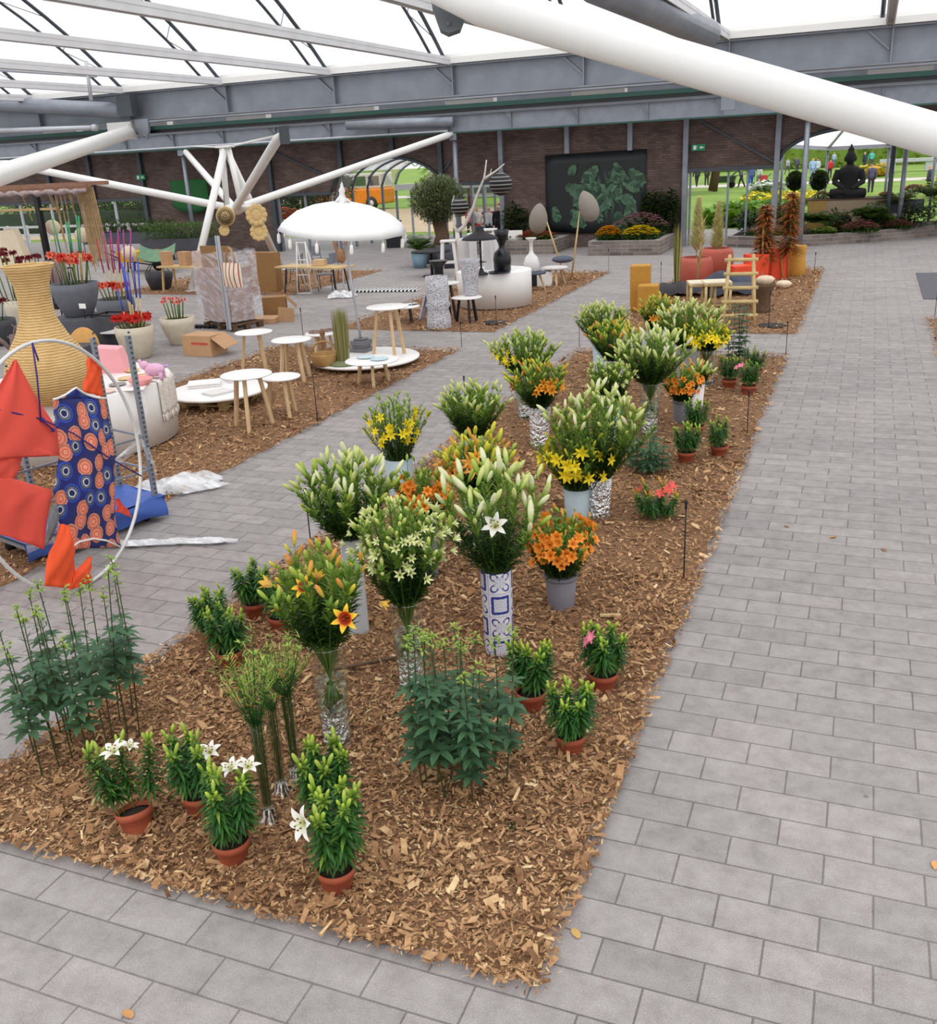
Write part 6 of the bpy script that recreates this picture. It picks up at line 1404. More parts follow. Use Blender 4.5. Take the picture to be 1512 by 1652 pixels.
o = thing('reed_bundle', 'tall slim green-brown reed bundle left of the terracotta pots', 'dried grass', G(1092, 478)); m = MB(); R = random.Random(33)
for k in range(60): a = R.random()*6.28; q = R.random(); m.leaf((.05*q*cos(a), .05*q*sin(a), 0), (cos(a)*.06*q, sin(a)*.06*q, 1), 1.75*R.uniform(.7, 1), .035, 0, 0, 3)
part(m, 'reed', leafmat('olive_reed', (116, 114, 60), (170, 158, 96), .15), o)
o = thing('reed_bundle', 'single leaning brown reed in front of the left terracotta pot', 'dried grass', G(1124, 470)); m = MB(); tt = PY(1134, 360, o.location.y)-Vector(o.location); m.tube([(0, 0, 0), tt*.5, tt], [.025, .03, .01], 6)
for k in range(30): m.leaf(tt*(.3+.7*k/30), tt+Vector((sin(k*2.4), cos(k*2.4), 0)), .3, .03, .1, 0, 2)
part(m, 'reed', dry, o)
def block(lb, px, py, w, h, ms=None):
    m = MB(); m.lathe([(w/2*1.0, 0), (w/2*1.02, .02), (w/2*1.02, h-.02), (w/2, h), (0, h)], 4, smooth=False, X=Matrix.Rotation(.9, 4, 'Z')); return solo(m, 'cork_block', ms or mustard, lb, 'pedestal', G(px, py), bevel=.015)
block('taller ochre cork block behind the lily bunches', 1033, 500, .58, .98); block('shorter ochre cork block in front of the taller one', 1046, 506, .6, .62)
m = MB(); m.lathe([(.28, 0), (.31, .04), (.3, .3), (.27, .5), (.3, .72), (.29, .78), (0, .78)], 30); solo(m, 'drum_stool', mustard, 'mustard yellow drum stool at the far end of the chips', 'stool', G(1280, 445))
for lb, px, py, w, h in (('vermilion square planter box, left of the rust ferns', 1217, 458, .5, .72), ('vermilion square planter box, right of the rust ferns', 1252, 452, .46, .8), ('low vermilion box behind the bamboo ladder', 1194, 462, .55, .5)):
    m = MB(); m.box((0, 0, h/2), (w, w*.8, h), taper=1.05); solo(m, 'planter_box', redpaint, lb, 'planter', G(px, py)+Vector((0, .2, 0)), .5, bevel=.012)
q = G(1226, 462)+Vector((0, .8, 0))
def frondtree(label, c, htop, seed, w):
    R = random.Random(seed); o = thing('rust_fern', label, 'dried fern', c, 0, 'dried rust ferns'); m = MB(); m.tube([(0, 0, 0), (0, 0, htop)], .02, 6); part(m, 'stem', dry, o); f = MB()
    for k in range(420): t = R.uniform(.3, 1); a = R.random()*6.28; f.leaf((0, 0, htop*t), (cos(a), sin(a), R.uniform(-.1, .35)), w*(1.25-.6*t)*R.uniform(.6, 1), .06, .35, 0, 3)
    part(f, 'frond', fernrust, o)
frondtree('rust-brown dried fern behind the left vermilion box', q, 1.9, 1, .48); frondtree('rust-brown dried fern behind the right vermilion box', q+Vector((.55, .5, 0)), 2.15, 2, .5)
m = MB(); tt = PY(1233, 330, q.y)-q; m.tube([Vector((0, -.3, 0)), tt], [.03, .02], 8); solo(m, 'bamboo_pole', bamboo, 'pale bamboo pole rising between the rust ferns', 'pole', q)
# ladder
ld = thing('bamboo_ladder', 'rustic bamboo step ladder standing in the chips', 'ladder', G(1192, 528), .15); m = MB()
for a in (-1, 1): m.tube([(a*.3, 0, 0), (a*.22, .25, 1.35)], .032, 8); m.tube([(a*.3, .75, 0), (a*.22, .3, 1.35)], .03, 8)
part(m, 'side_rail', bamboo, ld)
for k in range(5): m = MB(); z = .22+.26*k; f = z/1.35; m.tube([(-.36+.05*f, .25*f, z), (.36-.05*f, .25*f, z)], .036, 8); part(m, 'rung', bamboo, ld)
# slatted stools with cloth
for lb, px, py, s_ in (('pale bamboo cage stool left of the navy cloth', 1128, 506, 1.), ('pale bamboo cage stool nearer the ladder', 1152, 508, 1.05)):
    o = thing('bamboo_stool', lb, 'stool', G(px, py)+Vector((0, .2, 0)), .3); m = MB(); h = .62*s_
    for a in (-.25, .25):
        for b in (-.25, .25): m.tube([(a, b, 0), (a, b, h)], .03, 8)
    for z in (.12, h-.03):
        for a in (-.25, .25): m.tube([(a, -.28, z), (a, .28, z)], .026, 8); m.tube([(-.28, a, z), (.28, a, z)], .026, 8)
    part(m, 'frame', bamboo, o); m = MB(); m.box((0, 0, h+.015), (.56, .56, .035)); part(m, 'seat', mat('bone_wood', (226, 214, 186), .6), o)
m = MB(); m.quadgrid(lambda u, v: (1.5*(u-.5), .9*(v-.5)-.1*sin(6*u), .12+.42*(sin(pi*u)*sin(pi*v))**.4+.05*sin(13*u+4*v)), 20, 14); solo(m, 'navy_throw', navy, 'dark blue-grey throw draped in a heap below the terracotta pots', 'cloth', G(1168, 480)+Vector((-.05, .3, 0)), .2)
m = MB(); m.quadgrid(lambda u, v: (1.0*(u-.5), .7*(v-.5), .1+.25*(sin(pi*u)*sin(pi*v))**.5+.04*sin(11*u)), 14, 10); solo(m, 'dark_cushion', mat('charcoal_cloth', (64, 62, 66), .9), 'charcoal cushion heap left of the terracotta pots', 'cushion', G(1085, 480)+Vector((0, .2, 0)))
st = thing('stump_stool', 'dark wooden stump stool with pale shells on top', 'stool', G(1230, 505)); m = MB(); m.lathe([(.2, 0), (.16, .1), (.15, .4), (.24, .56), (.24, .6), (0, .6)], 16, wob=lambda a, z: 1+.06*sin(3*a)); part(m, 'body', bark, st)
for lb, px, py, z in (('cream shell on the stump stool', 1238, 466, .6), ('sand-coloured shell right of the stump stool', 1264, 462, .3)):
    m = MB(); m.lathe([(.12, 0), (.14, .03), (.2, .1), (.12, .16), (0, .18)], 18, wob=lambda a, z: 1+.08*sin(6*a)); solo(m, 'shell', mat('shell_cream', (226, 204, 176), .6), lb, 'shell', Vector(st.location)+Vector((.02, 0, .6)) if z > .5 else G(px, py+4)+Vector((0, 0, .03)))
m = MB(); m.box((0, 0, .02), (1.2, .6, .04)); [m.bar((a, b, 0), (a, b, -.42), .05) for a in (-.5, .5) for b in (-.22, .22)]; q = G(1175, 500)
solo(m, 'low_bench', tubdark, 'low dark bench under the navy throw', 'bench', q+Vector((0, .35, .46)), .2)
o = thing('straw_plume', 'small golden straw plume beside the mustard stool', 'dried grass', G(1262, 452)); m = MB(); R = random.Random(41)
for k in range(70): m.leaf((-.1, 0, .95), (-1+R.uniform(-.2, .5), R.uniform(-.3, .3), R.uniform(-.2, .6)), .6, .02, .5, 0, 2)
m.tube([(0, 0, 0), (-.1, 0, 1)], .02, 5); part(m, 'plume', dry, o)

# ------------------------------------------------------------------ brick planters, poster, statue
def qplanter(label, x0, x1, y0, y1, h=.48, blocks=True):
    o = thing('brick_planter', label, 'planter', ((x0+x1)/2, (y0+y1)/2, 0)); m = MB(); w, d = x1-x0, y1-y0; t = .22
    for c, s_ in (((0, -d/2+t/2, h/2), (w, t, h)), ((0, d/2-t/2, h/2), (w, t, h)), ((-w/2+t/2, 0, h/2), (t, d-2*t, h)), ((w/2-t/2, 0, h/2), (t, d-2*t, h))): m.box(c, s_)
    part(m, 'brick_edge', brickp, o); m = MB(); m.box((0, 0, h/2-.03), (w-2*t, d-2*t, h)); part(m, 'soil', soil, o); return o
qplanter('low brick planter of pink and red flowers left of the poster', -13.4, -10.2, 33.6, 35.7)
qplanter('low brick planter of yellow and pink flowers right of the poster', -8.75, -6.3, 32.9, 35.7)
def flowerclump(label, c, rx, ry, h, colr, seed, n=500, lm=bushleaf, name='flower_clump', fl_=260, size=.09, group=None, cat='flowers'):
    R = random.Random(seed); o = thing(name, label, cat, c, 0, group); f, b = MB(), MB()
    for k in range(n): a = R.random()*6.28; q = sqrt(R.random()); f.leaf((rx*q*cos(a), ry*q*sin(a), h*R.random()*(1-.6*q*q)), (R.uniform(-1, 1), R.uniform(-1, 1), R.random()), .16, .06, .3, 0, 2)
    part(f, 'foliage', lm, o)
    if colr:
        mm_ = leafmat('petal_%d_%d_%d' % colr, tuple(int(v*.8) for v in colr), tuple(min(255, int(v*1.1)) for v in colr), .2)
        for k in range(fl_):
            a = R.random()*6.28; q = sqrt(R.random()); z = h*(1-.55*q*q)+R.uniform(-.04, .04)
            for j in range(3): b.leaf((rx*q*cos(a), ry*q*sin(a), z), (cos(j*2.1+a), sin(j*2.1+a), .5), size, size*.7, .2, 0, 2)
        part(b, 'blossom', mm_, o)
    return o
for a in (('pink flowers in the planter left of the poster', (-12.4, 34.4, .46), .8, .7, .3, (200, 90, 110), 1), ('white and red flowers at the right of the left planter', (-11.1, 34.3, .46), .75, .65, .28, (176, 50, 60), 2),
          ('mauve pink flowers at the back of the right planter', (-7.4, 35.0, .46), 1.0, .5, .75, (188, 118, 150), 3), ('yellow flowers at the front right of the right planter', (-7.1, 33.6, .46), .62, .55, .42, (238, 196, 24), 4), ('yellow and orange flowers at the front left of the right planter', (-8.2, 33.6, .46), .42, .5, .42, (236, 150, 20), 5)): flowerclump(*a)
def bush(label, c, rx, ry, h, seed, lm=bushleaf, n=900, z0=0, name='leafy_shrub', leaf=.2, w=.08, trunk=0, group=None, cat='shrub'):
    R = random.Random(seed); o = thing(name, label, cat, c, 0, group); f = MB()
    for k in range(n):
        a = R.random()*6.28; zz = R.uniform(-1, 1); q = R.random()**.35; rr = sqrt(max(0, 1-zz*zz))*q; p = Vector((rx*rr*cos(a), ry*rr*sin(a), z0+h/2+h/2*zz*q)); f.leaf(p, (cos(a)+R.uniform(-.8, .8), sin(a)+R.uniform(-.8, .8), R.uniform(-.3, 1)), leaf*R.uniform(.7, 1.2), w, .3, 0, 2)
    part(f, 'foliage', lm, o)
    m = MB(); m.tube([(0, 0, 0), (0, 0, z0+h*.5)], trunk or .02, 8); part(m, 'trunk', bark, o); return o
bush('small dark shrub against the wall left of the poster', (-12.2, 35.4, .45), .5, .35, 1.25, 51, darkleaf, 700); 
for i, X in enumerate((-7.25, -6.9, -6.45)): bush('narrow dark shrub on the wall right of the poster, '+('left', 'middle', 'right')[i]+' of three', (X, 35.6, .45), .22, .2, 1.55, 52+i, darkleaf, 420)
# poster: large printed leaves
po = thing('leaf_poster', 'large dark poster of green jungle leaves on the brick wall', 'poster', (-9.3, 35.93, 1.96)); m = MB()
m.quadgrid(lambda u, v: (-1.86+3.74*u, -.012*sin(3*pi*u)*(1-v), -1.36+2.7*v-(.1*sin(pi*u))*(1-v)+.03*(2*u-1)*v), 12, 8)
g = NG('poster_print'); v = g.coord(); nz = g.noise(1.6, 6, v, rough=.65); wv_ = g.n('TexWave', i_Scale=1.1, i_Distortion=9., i_Detail=4.); g.put(wv_.inputs[0], v)
xx, yy, zz = g.xyz(v); cd_ = g.math('SQRT', g.math('ADD', g.math('POWER', g.math('SUBTRACT', xx, .3), 2), g.math('POWER', g.math('ADD', zz, .2), 2)))
fl_ = g.math('MULTIPLY', wv_.outputs['Fac'], g.ramp(cd_, [(.2, (1, 1, 1)), (1., (.15, .15, .15))]))
g.base(g.ramp(g.math('MULTIPLY', fl_, g.math('MULTIPLY', nz, 1.6)), [(.12, lin((22, 26, 28))), (.3, lin((34, 52, 44))), (.55, lin((60, 100, 72))), (.85, lin((120, 152, 128)))])); g.set(Roughness=.5)
part(m, 'sheet', g.m, po, solid=.01)
m = MB(); R = random.Random(61)
lfm = leafmat('printed_leaf', (32, 54, 42), (88, 122, 96), 0, .6)
for k in range(40):
    x, z = R.gauss(.3, .8), R.gauss(-.15, .6)
    if not (-1.6 < x < 1.6 and -1.05 < z < 1.1): continue
    a = R.uniform(-2.6, .2); L = R.uniform(.4, .95)
    for sgn in (-1, 1):
        for j in range(6): t = j/6; b = Vector((x+cos(a)*L*t, -.03-.0006*k, z+sin(a)*L*t)); dd = Vector((cos(a+sgn*.9), 0, sin(a+sgn*.9))); q2 = Vector((cos(a), 0, sin(a))); ln = L*.42*sin(pi*(.2+.75*t)); m.add([b, b+q2*L*.19, b+dd*ln+q2*L*.12, b+dd*ln*.9-q2*L*.03], [(0, 1, 2, 3)], 0, False)
part(m, 'printed_leaves', lfm, po); po.children[-1].name = 'print'
# exit signs
def exitsign(label, px, py):
    c = PY(px, py, 35.8); o = thing('exit_sign', label, 'sign', c); m = MB(); m.box((0, 0, 0), (.46, .05, .2)); part(m, 'panel', signgreen, o)
    m = MB(); m.box((-.12, -.03, 0), (.09, .01, .13)); m.bar((-.08, -.036, -.05), (-.03, -.036, .03), .02, .006); m.ball((-.06, -.036, .05), .016, 8, 6)
    m.prism([(.04, -.032, 0), (.11, -.032, .05), (.11, -.032, .018), (.18, -.032, .018), (.18, -.032, -.018), (.11, -.032, -.018), (.11, -.032, -.05)], (0, .005, 0)); part(m, 'pictogram', paper, o, 'white running figure and arrow')
exitsign('green exit sign on the brick right of the poster', 1127, 238); exitsign('green exit sign high on the left brick pier', 227, 286)

# statue bed
sb = thing('brick_planter', 'curved brick edged flower bed in front of the statue', 'planter', (0, 37.6, 0)); m = MB(); pts = [tuple(G(*q)[:2]) for q in ((1176, 398), (1235, 400), (1300, 397), (1380, 392), (1450, 386), (1512, 380), (1590, 372))]
for (xa, ya), (xb, yb) in zip(pts, pts[1:]): m.bar(Vector((xa, ya-37.6, .18)), Vector((xb+.02, yb-37.6+.01, .18)), .24, .36, up=(0, 0, 1))
part(m, 'brick_edge', brickp, sb); m = MB(); m.prism([(x, y-37.6, .02) for x, y in pts]+[(4.6, 3.2, .02), (-4.2, 3.2, .02)], (0, 0, .3)); part(m, 'soil', soil, sb)
pl = thing('statue_plinth', 'plywood clad plinth under the dark statue', 'plinth', (-.75, 39.0, 0)); zt = PY(1370, 322, 38.4).z; m = MB(); m.box((0, 0, zt/2), (2.6, 1.3, zt)); part(m, 'panel', mat('beige_ply', (186, 164, 140), .7, 0, .08, 1.5), pl); m = MB(); m.box((-.98, -.66, zt/2), (.62, .02, zt)); part(m, 'side_panel', mat('yellow_ply', (196, 160, 92), .7), pl); m = MB(); m.box((0, 0, zt+.015), (2.7, 1.4, .03)); part(m, 'top_edge', bark, pl)
bx = PY(1367, 322, 38.9); m = MB(); H = 1.0
def rr(p, q, a, b, s_=10): m.tube([p, (Vector(p)+Vector(q))/2+Vector((0, -.02, 0)), q], [a, (a+b)/2, b], s_)
m.lathe([(0, 0), (.62, .0), (.66, .08), (.5, .16), (0, .2)], 24, sy=.62)
rr((.12, .05, .2), (.62, -.18, .2), .2, .15); rr((-.12, .05, .2), (-.62, -.18, .2), .2, .15); rr((.62, -.18, .2), (-.1, -.38, .16), .14, .09); rr((-.62, -.18, .2), (.1, -.36, .24), .14, .09)
m.lathe([(.3, .15), (.34, .3), (.3, .5), (.35, .75), (.4, .95), (.34, 1.08), (.14, 1.18), (.11, 1.3)], 24, sy=.66)
for a in (-1, 1): rr((a*.38, .02, 1.0), (a*.52, -.02, .6), .14, .11); rr((a*.52, -.02, .6), (a*.12, -.36, .34), .11, .07)
m.ball((0, -.02, 1.45), .2, 18, 12, sx=.92, sz=1.25); m.ball((0, .0, 1.7), .12, 14, 8, sz=1.1); m.ball((0, 0, 1.84), .05, 10, 8, sz=1.8)
for a in (-1, 1): m.ball((a*.19, 0, 1.4), .045, 8, 6, sz=2.2)
m.ball((0, -.2, 1.43), .04, 8, 6, sz=1.5); m.ball((0, -.17, 1.34), .05, 8, 6, sz=.6)
st_ = solo(m, 'seated_statue', stone, 'dark stone statue of a seated meditating figure on the plinth', 'statue', (bx.x, 38.9, zt+.03), 0); st_.scale = (.95,)*3
md = st_.modifiers.new('fuse', 'REMESH'); md.mode = 'VOXEL'; md.voxel_size = .03; md.use_smooth_shade = True
def topiary(label, px, py, Y, r):
    c = PY(px, py, Y); o = thing('ball_topiary', label, 'topiary', (c.x, Y, 0), 0, 'ball topiary trees beside the statue'); m = MB(); m.tube([(0, 0, .3), (0, 0, c.z)], .04, 8); m.lathe([(.2, 0), (.26, .4), (0, .4)], 16); part(m, 'trunk', bark, o); f = MB(); R = random.Random(px)
    for k in range(1100): a = R.random()*6.28; zz = R.uniform(-1, 1); q = R.uniform(.8, 1)*r; s_ = sqrt(1-zz*zz); f.leaf((q*s_*cos(a), q*s_*sin(a), c.z+q*zz), (s_*cos(a)+R.uniform(-.6, .6), s_*sin(a)+R.uniform(-.6, .6), zz+R.uniform(-.4, .6)), .1, .05, .2, 0, 2)
    f.ball((0, 0, c.z), r*.82, 16, 10); part(f, 'crown', darkleaf, o)
topiary('dark ball topiary left of the statue, nearest the post', 1283, 291, 39.5, .3); topiary('dark ball topiary right beside the statue', 1322, 290, 39.5, .31)
fern('palm_shrub', 'dark green fan-leaved shrub right of the statue', (.9, 38.2, .33), .75, 30, 1.1, None, 0, 0, darkleaf, .1, 'shrub'); fern('palm_shrub', 'dark green fan-leaved shrub at the right edge by the porch post', (2.0, 39.0, .33), .9, 26, 1.1, None, 0, 0, darkleaf, .1, 'shrub'); fern('hosta', 'broad-leaved green plant below the left end of the plinth', (-1.7, 36.5, .33), .3, 44, 1.0, None, 0, 0, bushleaf, .14, 'plant'); fern('hosta', 'broad-leaved green plant below the right end of the plinth', (.05, 37.0, .33), .35, 44, 1.05, None, 0, 0, bushleaf, .14, 'plant')
for a in (('mauve-pink azalea cushion at the front of the statue bed', (-.2, 36.3, .33), .62, .35, .34, (176, 84, 116), 11), ('pale yellow-green cushion plant in the statue bed', (-1.35, 35.9, .33), .4, .28, .22, (190, 200, 120), 12), ('pale pink cushion at the left end of the statue bed', (-3.1, 36.0, .33), .8, .3, .25, (206, 160, 160), 13), ('pink cushion beside the white label in the statue bed', (1.0, 37.3, .33), .5, .25, .28, (196, 120, 130), 14), ('dark red foliage in the middle of the statue bed', (-.7, 36.9, .33), .7, .35, .25, (120, 50, 50), 15), ('lime green foliage right of the plinth', (.55, 37.6, .33), .45, .3, .5, (150, 170, 70), 16)): flowerclump(*a, size=.08)
bush('red-leaved shrub at the left of the plinth', (-2.5, 37.0, .33), .45, .4, 1.0, 71, darkleaf, 500); flowerclump('orange-red blossom on the shrub left of the plinth', (-2.65, 36.8, .95), .35, .3, .3, (176, 70, 50), 17, n=80, fl_=90)
flowerclump('pink hydrangea head behind the palm shrub', (1.5, 39.6, 1.35), .4, .3, .3, (226, 170, 160), 18, n=120, fl_=160); flowerclump('small coral flowers at the right end of the plinth', (.55, 38.9, zt+.03), .25, .2, .14, (226, 110, 70), 19, n=60, fl_=80); flowerclump('pale pink flowers left of the statue on the plinth', (-1.6, 39.0, zt+.03), .3, .2, .22, (226, 200, 180), 20, n=60, fl_=120)
lb_ = thing('plant_label', 'white information label standing in the statue bed', 'sign', G(1446, 382)+Vector((0, .35, .32))); m = MB(); m.box((0, 0, .3), (.5, .02, .3)); part(m, 'plate', paper, lb_); m = MB(); m.box((.03, -.015, .31), (.12, .01, .12)); part(m, 'print', blackm, lb_); m = MB(); m.tube([(0, .01, 0), (0, .01, .3)], .012, 6); part(m, 'stake', blackm, lb_)
pc = thing('planter_crate', 'grey planter crate on wooden legs right of the plinth', 'planter', (1.15, 38.9, .36)); m = MB(); m.box((0, 0, .62), (1.3, .6, .45)); part(m, 'box', tubgrey, pc); m = MB(); [m.bar((a, -.28, 0), (a, -.28, .6), .1) for a in (-.5, .2)]; part(m, 'leg', pine, pc)

# ------------------------------------------------------------------ outside
def person(label, px, py, hpx, top, trs, hairc=(60, 46, 38), pose='walk', rz=0., Y=None, group=None):
    b = G(px, py); H = hpx/ppm(b)
    H = 1.72 if not (1.2 < H < 2.0) else H
    key = pose
    if key not in PEOPLE: PEOPLE[key] = body(pose)
    me, jk, tw_, hr = PEOPLE[key]
    o = link('person', me); o.location = b; o.rotation_euler = (0, 0, rz); o.scale = (H/1.75,)*3; tag(o, label, 'person', group)
    def child(name, data, ms):
        d = data.copy(); d.materials.clear(); d.materials.append(ms); return link(name, d, o)
    child('jacket', jk, mat('cloth_%d_%d_%d' % top, top, .9)); child('trousers', tw_, mat('cloth_%d_%d_%d' % trs, trs, .9)); child('hair', hr, mat('hair_%d_%d_%d' % hairc, hairc, .8)); return o
PEOPLE = {}
def body(pose):
    sw = {'walk': .28, 'stand': .06, 'lean': .35}[pose]; ln = .35 if pose == 'lean' else .02; ar = {'walk': .22, 'stand': .05, 'lean': .5}[pose]
    V = [(0, 0, .92), (0, ln*.3, 1.12), (0, ln*.6, 1.36), (0, ln*.8, 1.46), (0, ln*.9+.02, 1.56), (0, ln+.03, 1.68),
         (.1, 0, .88), (.11, sw*.5, .5), (.11, sw*.75, .08), (.11, sw*.75+.14, .04), (-.1, 0, .88), (-.11, -sw*.35, .5), (-.11, -sw*.95, .1), (-.11, -sw*.95+.13, .05),
         (.19, ln*.65, 1.39), (.24, ln*.6-ar*.4, 1.12), (.24, ln*.6-ar*.1+.05, .88), (.24, ln*.6-ar*.1+.08, .79), (-.19, ln*.65, 1.39), (-.24, ln*.6+ar*.5, 1.13), (-.23, ln*.6+ar, .92), (-.23, ln*.6+ar*1.2, .84)]
    E = [(0, 1), (1, 2), (2, 3), (3, 4), (4, 5), (0, 6), (6, 7), (7, 8), (8, 9), (0, 10), (10, 11), (11, 12), (12, 13), (2, 14), (14, 15), (15, 16), (16, 17), (2, 18), (18, 19), (19, 20), (20, 21)]
    Rr = [.15, .14, .17, .06, .09, .085, .1, .065, .045, .04, .1, .065, .045, .04, .07, .05, .04, .045, .07, .05, .04, .045]
    me = bpy.data.meshes.new('body'); me.from_pydata(V, E, []); ob = bpy.data.objects.new('tmp', me); col.objects.link(ob)
    s_ = ob.modifiers.new('s', 'SKIN'); ob.modifiers.new('d', 'SUBSURF').levels = 1
    sk = me.skin_vertices[0].data
    for i, r in enumerate(Rr): sk[i].radius = (r, r*.8 if i < 3 else r)
    sk[0].use_root = True
    dg = bpy.context.evaluated_depsgraph_get(); out = bpy.data.meshes.new_from_object(ob.evaluated_get(dg)); bpy.data.objects.remove(ob)
    out.materials.clear(); out.materials.append(skin)
    for p in out.polygons: p.use_smooth = True; p.material_index = 0
    vn = [v.co+v.normal*.014 for v in out.vertices]
    def sub(fn):
        m = MB(); m.add(vn, [tuple(p.vertices) for p in out.polygons if fn(p.center)]); return m.mesh('cloth', skin)
    arm = lambda c: abs(c.x) > .17
    return out, sub(lambda c: .85 < c.z < 1.47 and not (arm(c) and c.z < .86)), sub(lambda c: .07 < c.z < .95 and abs(c.x) < .2), sub(lambda c: c.z > 1.6 and (c.z > 1.68 or c.y < ln+.02))
for a in (('person in dark clothes walking on the garden path, far left of the right opening', 1124, 302, 48, (60, 62, 60), (48, 48, 52), (60, 46, 38), 'walk', .6), ('person in a dark coat with a white collar beside the first walker', 1140, 300, 44, (70, 72, 70), (50, 52, 56), (70, 60, 50), 'stand', -.4),
          ('gardener leaning forward pushing a wheelbarrow', 1196, 303, 36, (92, 94, 104), (60, 60, 70), (60, 50, 40), 'lean', 1.4), ('person in a bright blue dress on the garden path', 1211, 304, 36, (90, 110, 170), (60, 100, 200), (70, 56, 44), 'walk', .3), ('person in white top pushing a pushchair', 1224, 304, 38, (220, 220, 220), (140, 140, 150), (120, 90, 60), 'walk', -.6),
          ('person in a purple coat standing right of the statue', 1404, 312, 46, (90, 82, 110), (60, 50, 70), (150, 110, 80), 'stand', .2), ('person in dark clothes with a white bag right of the statue', 1394, 276, 30, (60, 66, 80), (60, 60, 80), (220, 210, 200), 'stand', 1.), ('person in a turquoise top right of the statue', 1405, 272, 28, (90, 190, 180), (80, 80, 100), (90, 70, 50), 'walk', .5),
          ('person in white walking by the far bench', 1437, 280, 26, (230, 230, 230), (70, 70, 76), (40, 36, 34), 'walk', -1.2), ('person in pale blue shirt left of the statue', 1310, 292, 36, (150, 180, 210), (130, 150, 180), (190, 160, 120), 'stand', .3), ('person in light top left of the statue, beside the post', 1318, 290, 34, (190, 200, 210), (120, 130, 150), (70, 60, 50), 'walk', .9),
          ('person in a red jacket just left of the statue', 1338, 288, 30, (206, 50, 60), (50, 46, 50), (110, 80, 60), 'stand', -.3), ('person in light blue behind the statue head', 1345, 270, 30, (170, 186, 214), (120, 130, 160), (220, 190, 150), 'stand', .1), ('person in grey coat far behind, left of the post', 1285, 280, 26, (90, 84, 110), (70, 70, 90), (60, 50, 46), 'walk', .2),
          ('person in lilac top far behind, left of the post', 1270, 282, 26, (180, 170, 200), (90, 90, 120), (120, 90, 70), 'walk', -.7), ('person in dark suit standing by the porch post at the right', 1497, 318, 50, (70, 70, 88), (60, 60, 76), (200, 160, 130), 'stand', 1.2), ('person in dark jacket far behind, right of the statue head', 1385, 262, 24, (70, 66, 80), (60, 60, 70), (50, 40, 36), 'stand', 0),
          ('person in black jacket in the opening left of the poster', 806, 395, 62, (36, 34, 42), (40, 40, 46), (226, 206, 180), 'stand', .4), ('person in white shirt in the opening left of the poster', 790, 392, 56, (226, 226, 228), (60, 60, 70), (170, 130, 90), 'walk', -.5), ('person in pale top behind the black lamp', 772, 388, 52, (216, 206, 200), (200, 60, 70), (190, 150, 110), 'stand', .8), ('person in a pink top at the left of the opening', 760, 385, 50, (220, 130, 140), (50, 50, 60), (60, 50, 40), 'walk', .2)): person(*a)
wbq = G(1166, 303); w_ = thing('wheelbarrow', 'green wheelbarrow pushed along the garden path', 'wheelbarrow', wbq, 0); m = MB(); m.box((.2, 0, .65), (1.4, .8, .5), taper=1.2); part(m, 'tray', mat('dark_green_paint', (54, 74, 50), .6), w_); m = MB(); m.tube([(.7, -.08, .25), (.7, .08, .25)], .28, 16); part(m, 'wheel', blackm, w_); m = MB(); m.tube([(-.3, .2, .6), (1.9, .2, 1.05)], .03, 6); m.tube([(-.3, -.2, .6), (1.9, -.2, 1.05)], .03, 6); part(m, 'handle', steel_dark, w_)
pc_ = thing('pushchair', 'red and black pushchair on the garden path', 'pushchair', G(1232, 304), .2); m = MB(); m.box((0, 0, .7), (.6, .5, .5), taper=.7); part(m, 'seat', mat('red_pram', (190, 60, 60), .8), pc_); m = MB(); [m.tube([(a, b, .17), (a, b+.05, .17)], .17, 14) for a in (-.35, .35) for b in (-.25, .22)]; part(m, 'wheel', blackm, pc_); m = MB(); m.tube([(-.3, 0, .3), (.5, 0, 1.05)], .03, 6); part(m, 'frame', blackm, pc_)
fb = thing('garden_bench', 'pale stone bench far out on the lawn', 'bench', G(1468, 276)); m = MB(); m.box((0, 0, 1.0), (5.5, 1.2, .3)); part(m, 'seat', greywhite, fb); m = MB(); [m.box((a, 0, .45), (1.0, 1.0, .9)) for a in (-1.8, 1.8)]; part(m, 'leg', greywhite, fb)
# flower beds on the lawn (nobody could count the blooms)
def drift(name, label, x0, x1, y0, y1, h, colr, seed, n=1400, lm=None, size=.35):
    R = random.Random(seed); m = MB(); m2 = leafmat('drift_%d_%d_%d' % colr, tuple(int(v*.85) for v in colr), colr, .2)
    for k in range(n):
        x, y = R.uniform(x0, x1), R.uniform(y0, y1); m.leaf((x, y, h*R.random()*.5), (R.uniform(-1, 1), R.uniform(-1, 1), 1), h*R.uniform(.7, 1), size, .4, 0 if R.random() < .25 else 1, 2)
    return stuff(m, name, [bushleaf, m2], label, 'flowers')
def gx(px, py): return G(px, py)
a = gx(1200, 330); b = gx(1285, 318)
drift('yellow_flowers', 'long yellow flower drift on the lawn behind the rust ferns', a.x, b.x+1.2, a.y-2, a.y+5, .6, (244, 226, 60), 1); drift('white_flowers', 'white flower drift on the lawn beyond the yellow one', gx(1222, 308).x, gx(1264, 308).x, gx(1240, 312).y-1, gx(1240, 312).y+4, .8, (244, 244, 240), 2, 900, size=.5)
drift('hedge_plants', 'low green planting outside the right opening', -6.6, -3.2, 44, 50, .9, (110, 160, 50), 3, 1600); drift('orange_flowers', 'orange and yellow flowers far right of the statue', gx(1392, 284).x, gx(1432, 284).x, gx(1410, 285).y, gx(1410, 280).y, 1., (236, 190, 70), 4, 500, size=.9)
